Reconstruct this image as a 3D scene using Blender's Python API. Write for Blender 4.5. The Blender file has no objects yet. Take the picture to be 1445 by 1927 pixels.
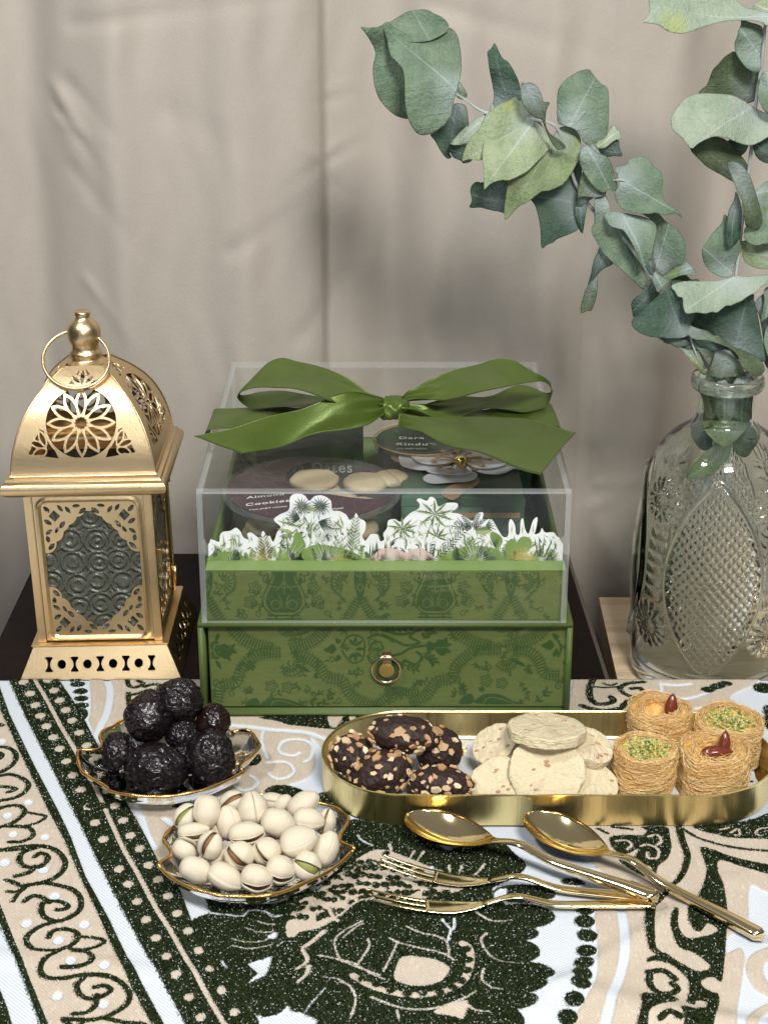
import bpy, bmesh, math, random
import numpy as np
from mathutils import Vector, Matrix, noise, Euler
random.seed(7); np.random.seed(7)
R = math.radians
sc = bpy.context.scene
# ---------------------------------------------------------------- camera (all lengths below in cm, scaled by S)
S = 0.01
CAMP = np.array([0.0, -98.9, 55.2]); PITCH = R(22.3); FPX = 3200.0; CX, CY = 722.5, 963.5
cam_d = bpy.data.cameras.new("camera"); cam = bpy.data.objects.new("camera", cam_d)
sc.collection.objects.link(cam); sc.camera = cam
cam.location = tuple(CAMP * S); cam.rotation_euler = (R(90) - PITCH, 0, 0)
cam_d.sensor_fit = 'VERTICAL'; cam_d.sensor_height = 24.0; cam_d.lens = FPX / 1927 * 24.0
cam_d.clip_start = 0.05; cam_d.clip_end = 50
cam_d.dof.use_dof = True; cam_d.dof.focus_distance = 1.06; cam_d.dof.aperture_fstop = 18.0
# ---------------------------------------------------------------- world and lamps (an indoor table set)
w = bpy.data.worlds.new("World"); sc.world = w; w.use_nodes = True
bgn = w.node_tree.nodes["Background"]; wn = w.node_tree.nodes; wl = w.node_tree.links      # a room: dim walls, paler ceiling
wc = wn.new("ShaderNodeTexCoord"); wz = wn.new("ShaderNodeSeparateXYZ"); wr = wn.new("ShaderNodeValToRGB"); wl.new(wc.outputs["Generated"], wz.inputs[0]); wl.new(wz.outputs[2], wr.inputs[0])
wr.color_ramp.elements[0].position = .25; wr.color_ramp.elements[0].color = (.20, .21, .22, 1); wr.color_ramp.elements[1].position = .75; wr.color_ramp.elements[1].color = (.92, .93, .93, 1)
wl.new(wr.outputs[0], bgn.inputs[0]); bgn.inputs[1].default_value = 0.17
def area(name, loc, tgt, sx, sy, power, col=(1, 1, 1)):
    d = bpy.data.lights.new(name, 'AREA'); d.shape = 'RECTANGLE'; d.size = sx * S; d.size_y = sy * S
    d.energy = power; d.color = col
    o = bpy.data.objects.new(name, d); sc.collection.objects.link(o); o.location = [c * S for c in loc]
    o.rotation_euler = (Vector(tgt) - Vector(loc)).to_track_quat('-Z', 'Y').to_euler()
    return o
area("ceiling_lamp", (34, -126, 138), (2, 8, 10), 44, 30, 25, (1.0, 0.97, 0.93))
area("ceiling_lamp", (-66, -64, 138), (-2, 2, 6), 20, 13, 8.0, (0.97, 0.98, 1.0))
area("front_fill", (-15, -175, 75), (0, 10, 12), 70, 40, 3.5, (0.95, 0.98, 1.0))  # fill lamp added to brighten the set from the front
sc.view_settings.view_transform = 'Standard'; sc.view_settings.look = 'None'
sc.view_settings.exposure = 0.30; sc.view_settings.gamma = 1.0
sc.cycles.use_denoising = True
sc.cycles.max_bounces = 26; sc.cycles.transmission_bounces = 24; sc.cycles.transparent_max_bounces = 24
sc.cycles.glossy_bounces = 6; sc.cycles.diffuse_bounces = 4
sc.cycles.caustics_refractive = True; sc.cycles.caustics_reflective = False; sc.cycles.sample_clamp_indirect = 6
# ---------------------------------------------------------------- picture geometry: rays of the photograph met with real planes
_f = np.array([0, math.cos(PITCH), -math.sin(PITCH)]); _u = np.array([0, math.sin(PITCH), math.cos(PITCH)]); _r = np.array([1.0, 0, 0])
def ray(px, py): return _f + _u * (-(py - CY) / FPX) + _r * ((px - CX) / FPX)
def P(px, py, z=None, y=None, pl=None):
    d = ray(px, py)
    if z is not None: t = (z - CAMP[2]) / d[2]
    elif y is not None: t = (y - CAMP[1]) / d[1]
    else: t = np.dot(pl[0] - CAMP, pl[1]) / np.dot(d, pl[1])
    return CAMP + d * t
def depth(p): return float(np.dot(np.asarray(p, float) - CAMP, _f))
def cmpx(p): return depth(p) / FPX            # cm per photo pixel at a point
def zm(ox, oy, s, pts): return [(ox + x / s, oy + y / s) for x, y in pts]
# ---------------------------------------------------------------- object helpers
COL = sc.collection; ORG = {}
def mesh(name, V, F):
    me = bpy.data.meshes.new(name); me.from_pydata([tuple(v) for v in V], [], [tuple(f) for f in F]); me.update(); return me
def fin(me, mat, smooth=True):
    if mat is not None: me.materials.append(mat)
    me.polygons.foreach_set("use_smooth", [smooth] * len(me.polygons))
def thing(name, label, cat, loc, group=None, rot=(0, 0, 0)):
    o = bpy.data.objects.new(name, None); COL.objects.link(o); o.empty_display_size = 0.01
    o.location = [c * S for c in loc]; o.rotation_euler = rot; o["label"] = label; o["category"] = cat
    if group: o["group"] = group
    ORG[o.name] = np.array(loc, float); return o
def root_org(o):
    while o.parent is not None: o = o.parent
    return ORG[o.name]
def obj(name, V, F, mat, parent, smooth=True, label=None, kind=None):
    V = (np.asarray(V, float) - root_org(parent)) * S
    me = mesh(name, V, F); fin(me, mat, smooth)
    o = bpy.data.objects.new(name, me); COL.objects.link(o); o.parent = parent
    if label: o["label"] = label
    if kind: o["kind"] = kind
    return o
def solo(name, label, cat, V, F, mat, smooth=True, group=None, kind=None):
    V = np.asarray(V, float); lo, hi = V.min(0), V.max(0); org = np.array([(lo[0] + hi[0]) / 2, (lo[1] + hi[1]) / 2, lo[2]])
    me = mesh(name, (V - org) * S, F); fin(me, mat, smooth)
    o = bpy.data.objects.new(name, me); COL.objects.link(o); o.location = [c * S for c in org]
    if label: o["label"] = label; o["category"] = cat
    if group: o["group"] = group
    if kind: o["kind"] = kind
    ORG[o.name] = org; return o
def link_child(name, me, parent, M4=None, label=None):
    o = bpy.data.objects.new(name, me); COL.objects.link(o); o.parent = parent
    if M4 is not None: o.matrix_local = M4
    if label: o["label"] = label
    return o
def join(*parts):
    V, F = [], []
    for v, f in parts:
        n = len(V); V += [tuple(p) for p in v]; F += [tuple(i + n for i in q) for q in f]
    return V, F
def box(x0, x1, y0, y1, z0, z1, bev=0.0):
    if bev <= 0:
        V = [(x, y, z) for z in (z0, z1) for y in (y0, y1) for x in (x0, x1)]
        return V, [(0, 2, 3, 1), (4, 5, 7, 6), (0, 1, 5, 4), (2, 6, 7, 3), (0, 4, 6, 2), (1, 3, 7, 5)]
    bm = bmesh.new(); bmesh.ops.create_cube(bm, size=1)
    for v in bm.verts: v.co = Vector(((x0 + x1) / 2 + v.co.x * (x1 - x0), (y0 + y1) / 2 + v.co.y * (y1 - y0), (z0 + z1) / 2 + v.co.z * (z1 - z0)))
    bmesh.ops.bevel(bm, geom=bm.edges[:], offset=bev, segments=2, affect='EDGES')
    bm.verts.index_update(); V = [tuple(v.co) for v in bm.verts]; F = [tuple(v.index for v in f.verts) for f in bm.faces]; bm.free(); return V, F
def lathe(prof, n=48, c=(0, 0, 0)):
    V, F = [], []
    for r, z in prof:
        for i in range(n):
            a = 2 * math.pi * i / n; V.append((c[0] + r * math.cos(a), c[1] + r * math.sin(a), c[2] + z))
    for j in range(len(prof) - 1):
        for i in range(n):
            k = (i + 1) % n; F.append((j * n + i, j * n + k, (j + 1) * n + k, (j + 1) * n + i))
    return V, F
def cat(pts, k=6, closed=False):
    pts = [np.asarray(p, float) for p in pts]; n = len(pts)
    if n < 3 and not closed: return [pts[0] + (pts[-1] - pts[0]) * t / k for t in range(k + 1)]
    out = []
    for i in range(n if closed else n - 1):
        if closed: a, b, c, d = pts[(i - 1) % n], pts[i], pts[(i + 1) % n], pts[(i + 2) % n]
        else: a, b, c, d = pts[max(i - 1, 0)], pts[i], pts[i + 1], pts[min(i + 2, n - 1)]
        for j in range(k):
            t = j / k; out.append(.5 * ((2 * b) + (-a + c) * t + (2 * a - 5 * b + 4 * c - d) * t * t + (-a + 3 * b - 3 * c + d) * t ** 3))
    if not closed: out.append(pts[-1])
    return out
def tube(path, rad, n=8, cap=True):
    path = [np.asarray(p, float) for p in path]; m = len(path)
    if not hasattr(rad, '__len__'): rad = [rad] * m
    V, F = [], []; t0 = path[1] - path[0]; up = np.array([0, 0, 1.0]) if abs(t0[2]) < .9 * np.linalg.norm(t0) else np.array([1.0, 0, 0])
    a = np.cross(t0, up); a /= np.linalg.norm(a)
    for i in range(m):
        t = path[min(i + 1, m - 1)] - path[max(i - 1, 0)]; t = t / (np.linalg.norm(t) + 1e-9)
        a = a - t * np.dot(a, t); a /= (np.linalg.norm(a) + 1e-9); b = np.cross(t, a)
        for k in range(n):
            q = 2 * math.pi * k / n; V.append(path[i] + rad[i] * (a * math.cos(q) + b * math.sin(q)))
    for i in range(m - 1):
        for k in range(n):
            l = (k + 1) % n; F.append((i * n + k, i * n + l, (i + 1) * n + l, (i + 1) * n + k))
    if cap: F.append(tuple(range(n))[::-1]); F.append(tuple((m - 1) * n + k for k in range(n)))
    return V, F
def grid_faces(nr, nc, wrap=False):
    F = []
    for i in range(nr - 1):
        for j in range(nc if wrap else nc - 1):
            k = (j + 1) % nc; F.append((i * nc + j, i * nc + k, (i + 1) * nc + k, (i + 1) * nc + j))
    return F
# ---------------------------------------------------------------- distance fields (negative inside)
def sd_poly(X, Y, pts):
    pts = np.asarray(pts, float); d = np.full(X.shape, 1e9); ins = np.zeros(X.shape, bool); n = len(pts)
    for i in range(n):
        ax, ay = pts[i]; bx, by = pts[(i + 1) % n]; ex, ey = bx - ax, by - ay; L = ex * ex + ey * ey + 1e-12
        wx, wy = X - ax, Y - ay; t = np.clip((wx * ex + wy * ey) / L, 0, 1)
        d = np.minimum(d, (wx - ex * t) ** 2 + (wy - ey * t) ** 2)
        if ay != by: ins ^= ((ay > Y) != (by > Y)) & (X < ex * (Y - ay) / (by - ay) + ax)
    d = np.sqrt(d); return np.where(ins, -d, d)
def sd_line(X, Y, pts, w0, w1=None):
    w1 = w0 if w1 is None else w1; d = np.full(X.shape, 1e9); n = len(pts) - 1
    for i in range(n):
        (ax, ay), (bx, by) = pts[i][:2], pts[i + 1][:2]; ex, ey = bx - ax, by - ay; L = ex * ex + ey * ey + 1e-12
        t = np.clip(((X - ax) * ex + (Y - ay) * ey) / L, 0, 1); ww = w0 + (w1 - w0) * (i + t) / n
        d = np.minimum(d, np.hypot(X - ax - ex * t, Y - ay - ey * t) - ww / 2)
    return d
def sd_ell(X, Y, cx, cy, rx, ry, a=0.0):
    c, s = math.cos(a), math.sin(a); x = (X - cx) * c + (Y - cy) * s; y = -(X - cx) * s + (Y - cy) * c
    k = np.sqrt((x / rx) ** 2 + (y / ry) ** 2); return (k - 1) * min(rx, ry)
def sd_ves(X, Y, cx, cy, L, W, a):          # pointed oval: length 2L, width 2W
    c, s = math.cos(a), math.sin(a); x = np.abs((X - cx) * c + (Y - cy) * s); y = np.abs(-(X - cx) * s + (Y - cy) * c)
    r = (L * L + W * W) / (2 * W); d = np.hypot(x, y + (r - W)) - r; return d
# ---------------------------------------------------------------- cut plates: marching squares on a distance field, given real thickness
def plate(fn, x0, x1, y0, y1, nx, ny, mapf, thick, inset=None):
    xs = np.linspace(x0, x1, nx + 1); ys = np.linspace(y0, y1, ny + 1); X, Y = np.meshgrid(xs, ys); G = fn(X, Y)
    G = np.where(np.abs(G) < 1e-7, 1e-7, G); V = []; idx = {}; F = []
    def gv(i, j):
        k = (i, j)
        if k not in idx: idx[k] = len(V); V.append((xs[i], ys[j]))
        return idx[k]
    def ev(i, j, i2, j2):
        k = (i, j, i2, j2) if (i, j) < (i2, j2) else (i2, j2, i, j)
        if k not in idx:
            i, j, i2, j2 = k; a, b = G[j, i], G[j2, i2]; t = min(max(a / (a - b), .02), .98)
            idx[k] = len(V); V.append((xs[i] + (xs[i2] - xs[i]) * t, ys[j] + (ys[j2] - ys[j]) * t))
        return idx[k]
    ins = G < 0; cnt = ins[:-1, :-1].astype(int) + ins[1:, :-1] + ins[:-1, 1:] + ins[1:, 1:]
    for j, i in zip(*np.nonzero(cnt)):
        c = [(i, j), (i + 1, j), (i + 1, j + 1), (i, j + 1)]
        if cnt[j, i] == 4: F.append([gv(*q) for q in c]); continue
        b = [bool(ins[q[1], q[0]]) for q in c]
        if cnt[j, i] == 2 and b[0] == b[2]:
            for k in range(4):
                if b[k]: F.append([ev(*c[k - 1], *c[k]), gv(*c[k]), ev(*c[k], *c[(k + 1) % 4])])
            continue
        p = []
        for k in range(4):
            k2 = (k + 1) % 4
            if b[k]: p.append(gv(*c[k]))
            if b[k] != b[k2]: p.append(ev(*c[k], *c[k2]))
        F.append(p)
    n = len(V); E = {}
    for f in F:
        for a, b in zip(f, f[1:] + f[:1]):
            if (b, a) in E: del E[(b, a)]
            else: E[(a, b)] = 1
    W = [mapf(u, v, 0.0) for u, v in V] + [mapf(u, v, thick) for u, v in V]
    FF = [tuple(f) for f in F] + [tuple(i + n for i in reversed(f)) for f in F] + [(b, a, a + n, b + n) for a, b in E]
    return W, FF
def strip(A, B, th=0.03, sub=5, cross=5, bulge=0.0):
    """a ribbon between two 3-D edge curves, with thickness"""
    A = cat(A, sub); B = cat(B, sub); nr = len(A); rows = []
    for i in range(nr):
        a, b = A[i], B[i]; rows.append([a + (b - a) * j / cross for j in range(cross + 1)])
    G = np.array(rows); du = np.gradient(G, axis=0); dv = np.gradient(G, axis=1); N = np.cross(du, dv); N /= (np.linalg.norm(N, axis=2, keepdims=True) + 1e-9)
    if bulge:
        t = np.linspace(0, 1, cross + 1); G = G + N * (bulge * np.sin(t * math.pi))[None, :, None]
    top = (G + N * th / 2).reshape(-1, 3); bot = (G - N * th / 2).reshape(-1, 3); nc = cross + 1; n = nr * nc
    F = grid_faces(nr, nc); F2 = [tuple(i + n for i in reversed(f)) for f in F]; E = []
    for i in range(nr - 1):
        E.append((i * nc, (i + 1) * nc, (i + 1) * nc + n, i * nc + n)[::-1]); k = i * nc + nc - 1; E.append((k, k + nc, k + nc + n, k + n))
    for j in range(nc - 1):
        E.append((j, j + 1, j + 1 + n, j + n)); k = (nr - 1) * nc + j; E.append((k, k + 1, k + 1 + n, k + n)[::-1])
    return list(top) + list(bot), F + F2 + E
# ---------------------------------------------------------------- materials
class NT:
    def __init__(s, name):
        s.m = bpy.data.materials.new(name); s.m.use_nodes = True; s.t = s.m.node_tree; s.n = s.t.nodes; s.b = s.n["Principled BSDF"]
        s.co = s.n.new("ShaderNodeTexCoord")
    def node(s, typ, **kw):
        n = s.n.new(typ)
        for k, v in kw.items():
            if k in n.inputs: n.inputs[k].default_value = v
            else: setattr(n, k, v)
        return n
    def link(s, a, b): s.t.links.new(a, b)
    def noise(s, scale, detail=4, rough=.55, vec=None, dist=0.0):
        n = s.node("ShaderNodeTexNoise"); n.inputs["Scale"].default_value = scale; n.inputs["Detail"].default_value = detail
        n.inputs["Roughness"].default_value = rough; n.inputs["Distortion"].default_value = dist; s.link(vec or s.co.outputs["Object"], n.inputs["Vector"]); return n.outputs[0]
    def vor(s, scale, feature='F1', vec=None, rnd=1.0):
        n = s.node("ShaderNodeTexVoronoi"); n.feature = feature; n.inputs["Scale"].default_value = scale; n.inputs["Randomness"].default_value = rnd; s.link(vec or s.co.outputs["Object"], n.inputs["Vector"]); return n.outputs["Distance"]
    def scaled(s, sx, sy, sz, rot=(0, 0, 0)):
        n = s.node("ShaderNodeMapping"); n.inputs["Scale"].default_value = (sx, sy, sz); n.inputs["Rotation"].default_value = rot; s.link(s.co.outputs["Object"], n.inputs["Vector"]); return n.outputs[0]
    def ramp(s, fac, stops, interp='LINEAR'):
        n = s.node("ShaderNodeValToRGB"); n.color_ramp.interpolation = interp; e = n.color_ramp.elements
        while len(e) < len(stops): e.new(.5)
        for q, (p, c) in zip(e, stops): q.position = p; q.color = (c, c, c, 1) if not hasattr(c, '__len__') else tuple(c) + (1,)
        s.link(fac, n.inputs[0]); return n.outputs[0]
    def mix(s, fac, a, b, mode='MIX'):
        n = s.node("ShaderNodeMix"); n.data_type = 'RGBA'; n.blend_type = mode
        for v, k in ((fac, 0), (a, 6), (b, 7)):
            if hasattr(v, 'links'): s.link(v, n.inputs[k])
            elif k == 0: n.inputs[0].default_value = v
            else: n.inputs[k].default_value = tuple(v) + (1,)
        return n.outputs[2]
    def math(s, op, a, b=0.0, clamp=False):
        n = s.node("ShaderNodeMath"); n.operation = op; n.use_clamp = clamp
        for v, k in ((a, 0), (b, 1)):
            if hasattr(v, 'links'): s.link(v, n.inputs[k])
            else: n.inputs[k].default_value = v
        return n.outputs[0]
    def attr(s, name): n = s.node("ShaderNodeAttribute"); n.attribute_name = name; return n
    def bump(s, h, strength=.3, dist=.001):
        n = s.node("ShaderNodeBump"); n.inputs["Strength"].default_value = strength; n.inputs["Distance"].default_value = dist; s.link(h, n.inputs["Height"])
        s.link(n.outputs[0], s.b.inputs["Normal"]); return n
    def set(s, **kw):
        for k, v in kw.items():
            i = s.b.inputs[k.replace('_', ' ')]
            if hasattr(v, 'links'): s.link(v, i)
            elif hasattr(v, '__len__'): i.default_value = tuple(v) + (1,)
            else: i.default_value = v
        return s
def simple(name, col, rough=.5, metal=0.0, var=.12, scale=60, bump=.0, bscale=400, **kw):
    t = NT(name); n = t.noise(scale, 5)
    c = t.mix(n, [x * (1 - var) for x in col], [min(1, x * (1 + var)) for x in col]); t.set(Base_Color=c, Roughness=rough, Metallic=metal)
    if bump: t.bump(t.noise(bscale, 4), bump, .0008)
    if kw: t.set(**kw)
    return t.m
# ---------------------------------------------------------------- materials of the set
def gold_mat(name, col, rough, brushed=0.0, grain=0.0):
    t = NT(name); n = t.noise(40, 4); t.set(Base_Color=t.mix(n, [c * .93 for c in col], [min(1, c * 1.05) for c in col]), Metallic=1.0)
    if brushed:
        v = t.noise(300, 3, vec=t.scaled(1, 1, .02)); t.set(Roughness=t.math('MULTIPLY_ADD', v, .18)); t.b.inputs["Roughness"].default_value = rough
        r = t.node("ShaderNodeMapRange"); t.link(v, r.inputs[0]); r.inputs[3].default_value = rough - .06; r.inputs[4].default_value = rough + .1; t.link(r.outputs[0], t.b.inputs["Roughness"])
        t.bump(v, brushed, .0004)
    else:
        t.set(Roughness=rough)
        if grain: t.bump(t.noise(900, 3), grain, .0003)
    return t.m
M_lantern = gold_mat("antique gold paint", (.80, .60, .345), .33, grain=.5)
M_tray = gold_mat("brushed brass", (.93, .76, .36), .27, brushed=.4)
M_cut = gold_mat("polished gold", (.96, .77, .43), .10)
M_rim = gold_mat("gilt edge", (.86, .52, .17), .22, grain=.5)
M_pull = gold_mat("drawer pull gold", (.88, .68, .42), .15)
M_bead = gold_mat("gold bead", (.93, .72, .2), .12)
def green_paper():
    t = NT("green damask paper"); a = t.attr("damask").outputs["Fac"]
    n = t.noise(500, 3); d = t.math('ADD', a, t.math('MULTIPLY', t.math('SUBTRACT', n, .5), .035))
    m = t.ramp(d, [(.47, 1.0), (.53, 0.0)]); fib = t.noise(260, 5, vec=t.scaled(.4, 1, 2.5))
    g = t.mix(fib, (.082, .112, .026), (.14, .175, .052)); dk = t.mix(fib, (.022, .056, .011), (.045, .09, .022))
    t.set(Base_Color=t.mix(m, g, dk), Roughness=.55); t.bump(fib, .2, .0003); return t.m
M_damask = green_paper()
M_green = simple("green cover paper", (.08, .122, .026), .55, var=.22, scale=300, bump=.2)
M_ledge = simple("light green paper", (.22, .32, .10), .5, var=.06, scale=120)
M_inner = simple("dark green inner paper", (.05, .10, .035), .6)
def clear(name, tint, rough, fres, tf):
    t = NT(name); t.n.remove(t.b); out = t.n["Material Output"]
    tr = t.node("ShaderNodeBsdfTransparent"); tr.inputs[0].default_value = tint + (1,)
    gl = t.node("ShaderNodeBsdfGlossy"); gl.inputs["Roughness"].default_value = rough
    lw = t.node("ShaderNodeLayerWeight"); lw.inputs[0].default_value = .5; f5 = t.math('POWER', lw.outputs["Facing"], 5.0)
    mx = t.node("ShaderNodeMixShader"); t.link(t.math('MULTIPLY_ADD', f5, fres), mx.inputs[0]); mx.inputs[0].links[0].from_node.inputs[2].default_value = .016; t.link(tr.outputs[0], mx.inputs[1]); t.link(gl.outputs[0], mx.inputs[2])
    mx2 = t.node("ShaderNodeMixShader"); mx2.inputs[0].default_value = tf; df = t.node("ShaderNodeBsdfDiffuse"); df.inputs[0].default_value = (.8, .82, .82, 1)
    t.link(mx.outputs[0], mx2.inputs[1]); t.link(df.outputs[0], mx2.inputs[2]); t.link(mx2.outputs[0], out.inputs[0]); return t.m
M_acr = clear("clear acrylic", (.995, 1.0, .995), .03, .30, .003)
M_acre = clear("polished acrylic edge", (.93, .96, .94), .08, .75, .19)
M_tub = clear("clear tub plastic", (.93, .94, .92), .08, .5, .05)
def glass(name, col, rough=.0, ior=1.46, bump=0):
    t = NT(name); t.set(Base_Color=col, Roughness=rough, IOR=ior); t.b.inputs["Transmission Weight"].default_value = 1.0
    if bump: t.bump(t.noise(220, 2), bump, .001)
    return t.m
M_vase = glass("pale green cut glass", (.95, .99, .95), .0, 1.5)
M_dish = glass("smoky dish glass", (.66, .66, .62), .04, 1.42, .25)
def lantern_glass():
    t = NT("pressed lantern glass"); t.set(Base_Color=(.27, .29, .235), Roughness=.13, IOR=1.4); t.b.inputs["Transmission Weight"].default_value = .72
    v = t.vor(62, 'F1', rnd=0.25, vec=t.scaled(1, 0.001, 1)); r = t.node("ShaderNodeMath"); r.operation = 'SINE'; t.link(t.math('MULTIPLY', v, 26), r.inputs[0])
    n = t.noise(260, 4); v2 = t.vor(140); h = t.math('ADD', r.outputs[0], t.math('ADD', t.math('MULTIPLY', n, 2.2), t.math('MULTIPLY', v2, 1.6))); t.bump(h, .8, .0009); return t.m
M_lglass = lantern_glass()
def curtain_mat():
    t = NT("taupe satin curtain"); n = t.noise(9, 5); f = t.noise(1500, 2, vec=t.scaled(1, 1, .35)); g = t.noise(60, 6, .7)
    c = t.mix(n, (.43, .385, .33), (.51, .46, .395)); c = t.mix(t.math('MULTIPLY', g, .25), c, (.39, .355, .305))
    t.set(Base_Color=c, Roughness=.62); t.b.inputs["Sheen Weight"].default_value = .15
    t.bump(t.math('ADD', f, t.math('MULTIPLY', g, 1.5)), .5, .0005); return t.m
M_curtain = curtain_mat()
def cloth_mat():
    t = NT("flocked tablecloth weave"); D = t.attr("dark").outputs["Fac"]; B = t.attr("beige").outputs["Fac"]
    n = t.noise(700, 3); j = t.math('MULTIPLY', t.math('SUBTRACT', n, .5), .11)
    mD = t.ramp(t.math('ADD', t.math('ADD', D, j), .5), [(.485, 1.0), (.515, 0.0)])
    mB = t.ramp(t.math('ADD', t.math('ADD', B, t.math('MULTIPLY', j, 1.6)), .5), [(.46, 1.0), (.54, 0.0)])
    tw = t.node("ShaderNodeTexWave"); tw.inputs["Scale"].default_value = 260; tw.inputs["Distortion"].default_value = 1.5; tw.bands_direction = 'DIAGONAL'; t.link(t.co.outputs["Object"], tw.inputs["Vector"])
    white = t.mix(tw.outputs["Fac"], (.60, .65, .70), (.74, .78, .82)); bn = t.noise(90, 5); hair = t.noise(1100, 2, vec=t.scaled(1, .25, 1, (0, 0, .9)))
    beige = t.mix(bn, (.52, .43, .33), (.66, .57, .46)); beige = t.mix(t.ramp(hair, [(.55, 0.0), (.75, .55)]), beige, (.80, .77, .72))
    sp = t.vor(900); spk = t.ramp(sp, [(.10, 1.0), (.17, 0.0)]); dark = t.mix(t.noise(500, 2), (.006, .010, .004), (.03, .045, .014)); dark = t.mix(t.math('MULTIPLY', spk, .25), dark, (.5, .55, .4))
    c = t.mix(mB, white, beige); c = t.mix(mD, c, dark); t.set(Base_Color=c, Roughness=.9); t.b.inputs["Specular IOR Level"].default_value = .15
    h = t.math('ADD', t.math('MULTIPLY', tw.outputs["Fac"], .5), t.math('MULTIPLY', hair, t.math('MULTIPLY', mB, 1.5))); t.bump(h, .5, .0006); return t.m
M_cloth = cloth_mat()
def pile_mat():
    t = NT("lurex pile"); g = t.node("ShaderNodeNewGeometry"); r = g.outputs["Random Per Island"]
    c = t.ramp(r, [(0, (.003, .005, .002)), (.55, (.008, .014, .004)), (.88, (.03, .05, .012)), (.93, (.10, .16, .03)), (.978, (.9, .95, .85))], 'CONSTANT')
    t.set(Base_Color=c, Roughness=t.ramp(r, [(0, .9), (.94, .3)], 'CONSTANT')); t.link(t.ramp(r, [(0, .08), (.94, .8)], 'CONSTANT'), t.b.inputs['Specular IOR Level']); return t.m
M_pile = pile_mat()
M_pedge = simple("lit green pile edge", (.085, .13, .03), .8, var=.5, scale=900); M_glit = simple("lurex glitter", (.9, .93, .85), .25, var=.05)  # brighter green paints the light caught along the pile's edge
M_plush = simple("beige plush fibre", (.62, .54, .44), .9, var=.25, scale=500)
def wood(name, a, b, sc_=1.0, rough=.45):
    t = NT(name); v = t.scaled(.6, 9, 9); n = t.noise(7 * sc_, 5, vec=v, dist=.6); s = t.noise(60 * sc_, 3, vec=v)
    f = t.math('ADD', t.math('MULTIPLY', n, .75), t.math('MULTIPLY', s, .25)); t.set(Base_Color=t.mix(t.ramp(f, [(.38, 0.0), (.62, 1.0)]), a, b), Roughness=rough); t.bump(s, .1, .0003); return t.m
M_pine = wood("pale pine", (.88, .72, .52), (.66, .46, .27), 1.3)
M_dark = wood("dark mahogany", (.006, .003, .0025), (.011, .005, .004), 1, .55); M_dark.node_tree.nodes["Principled BSDF"].inputs["Specular IOR Level"].default_value = .15
M_rail = simple("table edge band", (.10, .075, .06), .35)
# ---------------------------------------------------------------- curtain
def build_curtain():
    xs = np.concatenate([np.linspace(-62, -36, 60)[:-1], np.linspace(-36, 36, 720), np.linspace(36, 62, 60)[1:]]); zs = np.linspace(-55, 75, 300); X, Z = np.meshgrid(xs, zs)
    def fold(px, w, a, py=400): x = P(px, py, y=33)[0]; return x, w, a
    Y = 33 + 2.0 * np.sin(X * .21 + 1.2 + .25 * np.sin(Z * .05)) + .8 * np.sin(X * .43 + 2.0) + .34 * np.sin(X * .78 + Z * .02 + 1) + .16 * np.sin(X * 1.3 + .4 * np.sin(Z * .06))
    for px, w, a in ((60, 1.9, 1.0), (150, 1.8, -.7), (250, 2.6, -.5), (430, 2.4, .45), (860, 2.4, .5), (1010, 2.5, -.3), (1190, 2.0, .6), (1330, 3, -.6)):
        x0 = P(px, 350, y=33)[0] + .012 * (Z - 20) * math.copysign(1, a); Y += a * np.exp(-((X - x0) / w) ** 2)
    xc = P(607, 300, y=33)[0]; d = X - xc                     # the pressed crease
    Y += (.75 * np.exp(-np.abs(d) / 1.6) / (1 + np.exp(-d / .07)) + .2 * np.exp(-np.abs(d) / .5)) * (1 / (1 + np.exp(-(Z + 4) / 4)))
    xc = P(1150, 100, y=33)[0]; d = X - xc; Y += .8 * np.exp(-np.abs(d) / 2.2) / (1 + np.exp(-d / .6))
    xc = P(1095, 600, y=33)[0]; d = X - xc; Y += .8 * np.exp(-np.abs(d) / 2.5) / (1 + np.exp(-d / .5)) / (1 + np.exp((Z - 22) / 3))
    def wr(px, py, L, wd, ang, a):                              # small pinched wrinkles
        c = P(px, py, y=33); u = (X - c[0]) * math.cos(ang) + (Z - c[2]) * math.sin(ang); v = -(X - c[0]) * math.sin(ang) + (Z - c[2]) * math.cos(ang)
        return .85 * a * np.exp(-(v / wd) ** 2) * np.exp(-np.maximum(u, 0) / (L * .55)) * (1 / (1 + np.exp(-u / .3)))
    for q in ((607, 178, 2.4, .25, .12, -.30), (607, 190, 2.0, .4, .1, .30), (607, 300, 2.2, .3, .55, -.38), (607, 308, 2.5, .5, .35, .35), (600, 300, 2.0, .35, 2.5, -.22), (600, 312, 2.5, .4, 3.7, .25),
              (610, 350, 3, .5, -.5, .2), (95, 160, 5, .5, -.95, -.55), (100, 205, 3.2, .35, -.85, .5), (110, 230, 3, .4, -.3, -.4), (125, 150, 5, .6, -.8, .4), (130, 310, 7, .7, -.85, .35),
              (430, 470, 6, .7, .55, .3), (130, 45, 18, .6, .12, .3), (800, 10, 12, .8, -.25, .35), (560, 640, 7, .8, .9, .25), (160, 520, 5, .5, -.9, -.3), (1110, 950, 5, .6, .7, -.35), (1120, 905, 4, .4, .25, -.3), (300, 200, 8, 1.2, -.4, .2)): Y += wr(*q)
    Y += .05 * np.sin(X * 2.3 + np.sin(Z * .4) * 1.5) * np.sin(Z * .31 + X * .2)
    V = np.stack([X, Y, Z], -1).reshape(-1, 3); F = grid_faces(len(zs), len(xs))
    n = len(V); nx = len(xs); V2 = V + np.array([0, .12, 0]); E = [(j, j + 1, j + 1 + n, j + n) for j in range(nx - 1)]
    solo("curtain", "taupe satin curtain hanging in soft folds behind the whole table", "curtain", np.vstack([V, V2]), [f[::-1] for f in F] + [tuple(i + n for i in f) for f in F] + E, M_curtain)
build_curtain()
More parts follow.
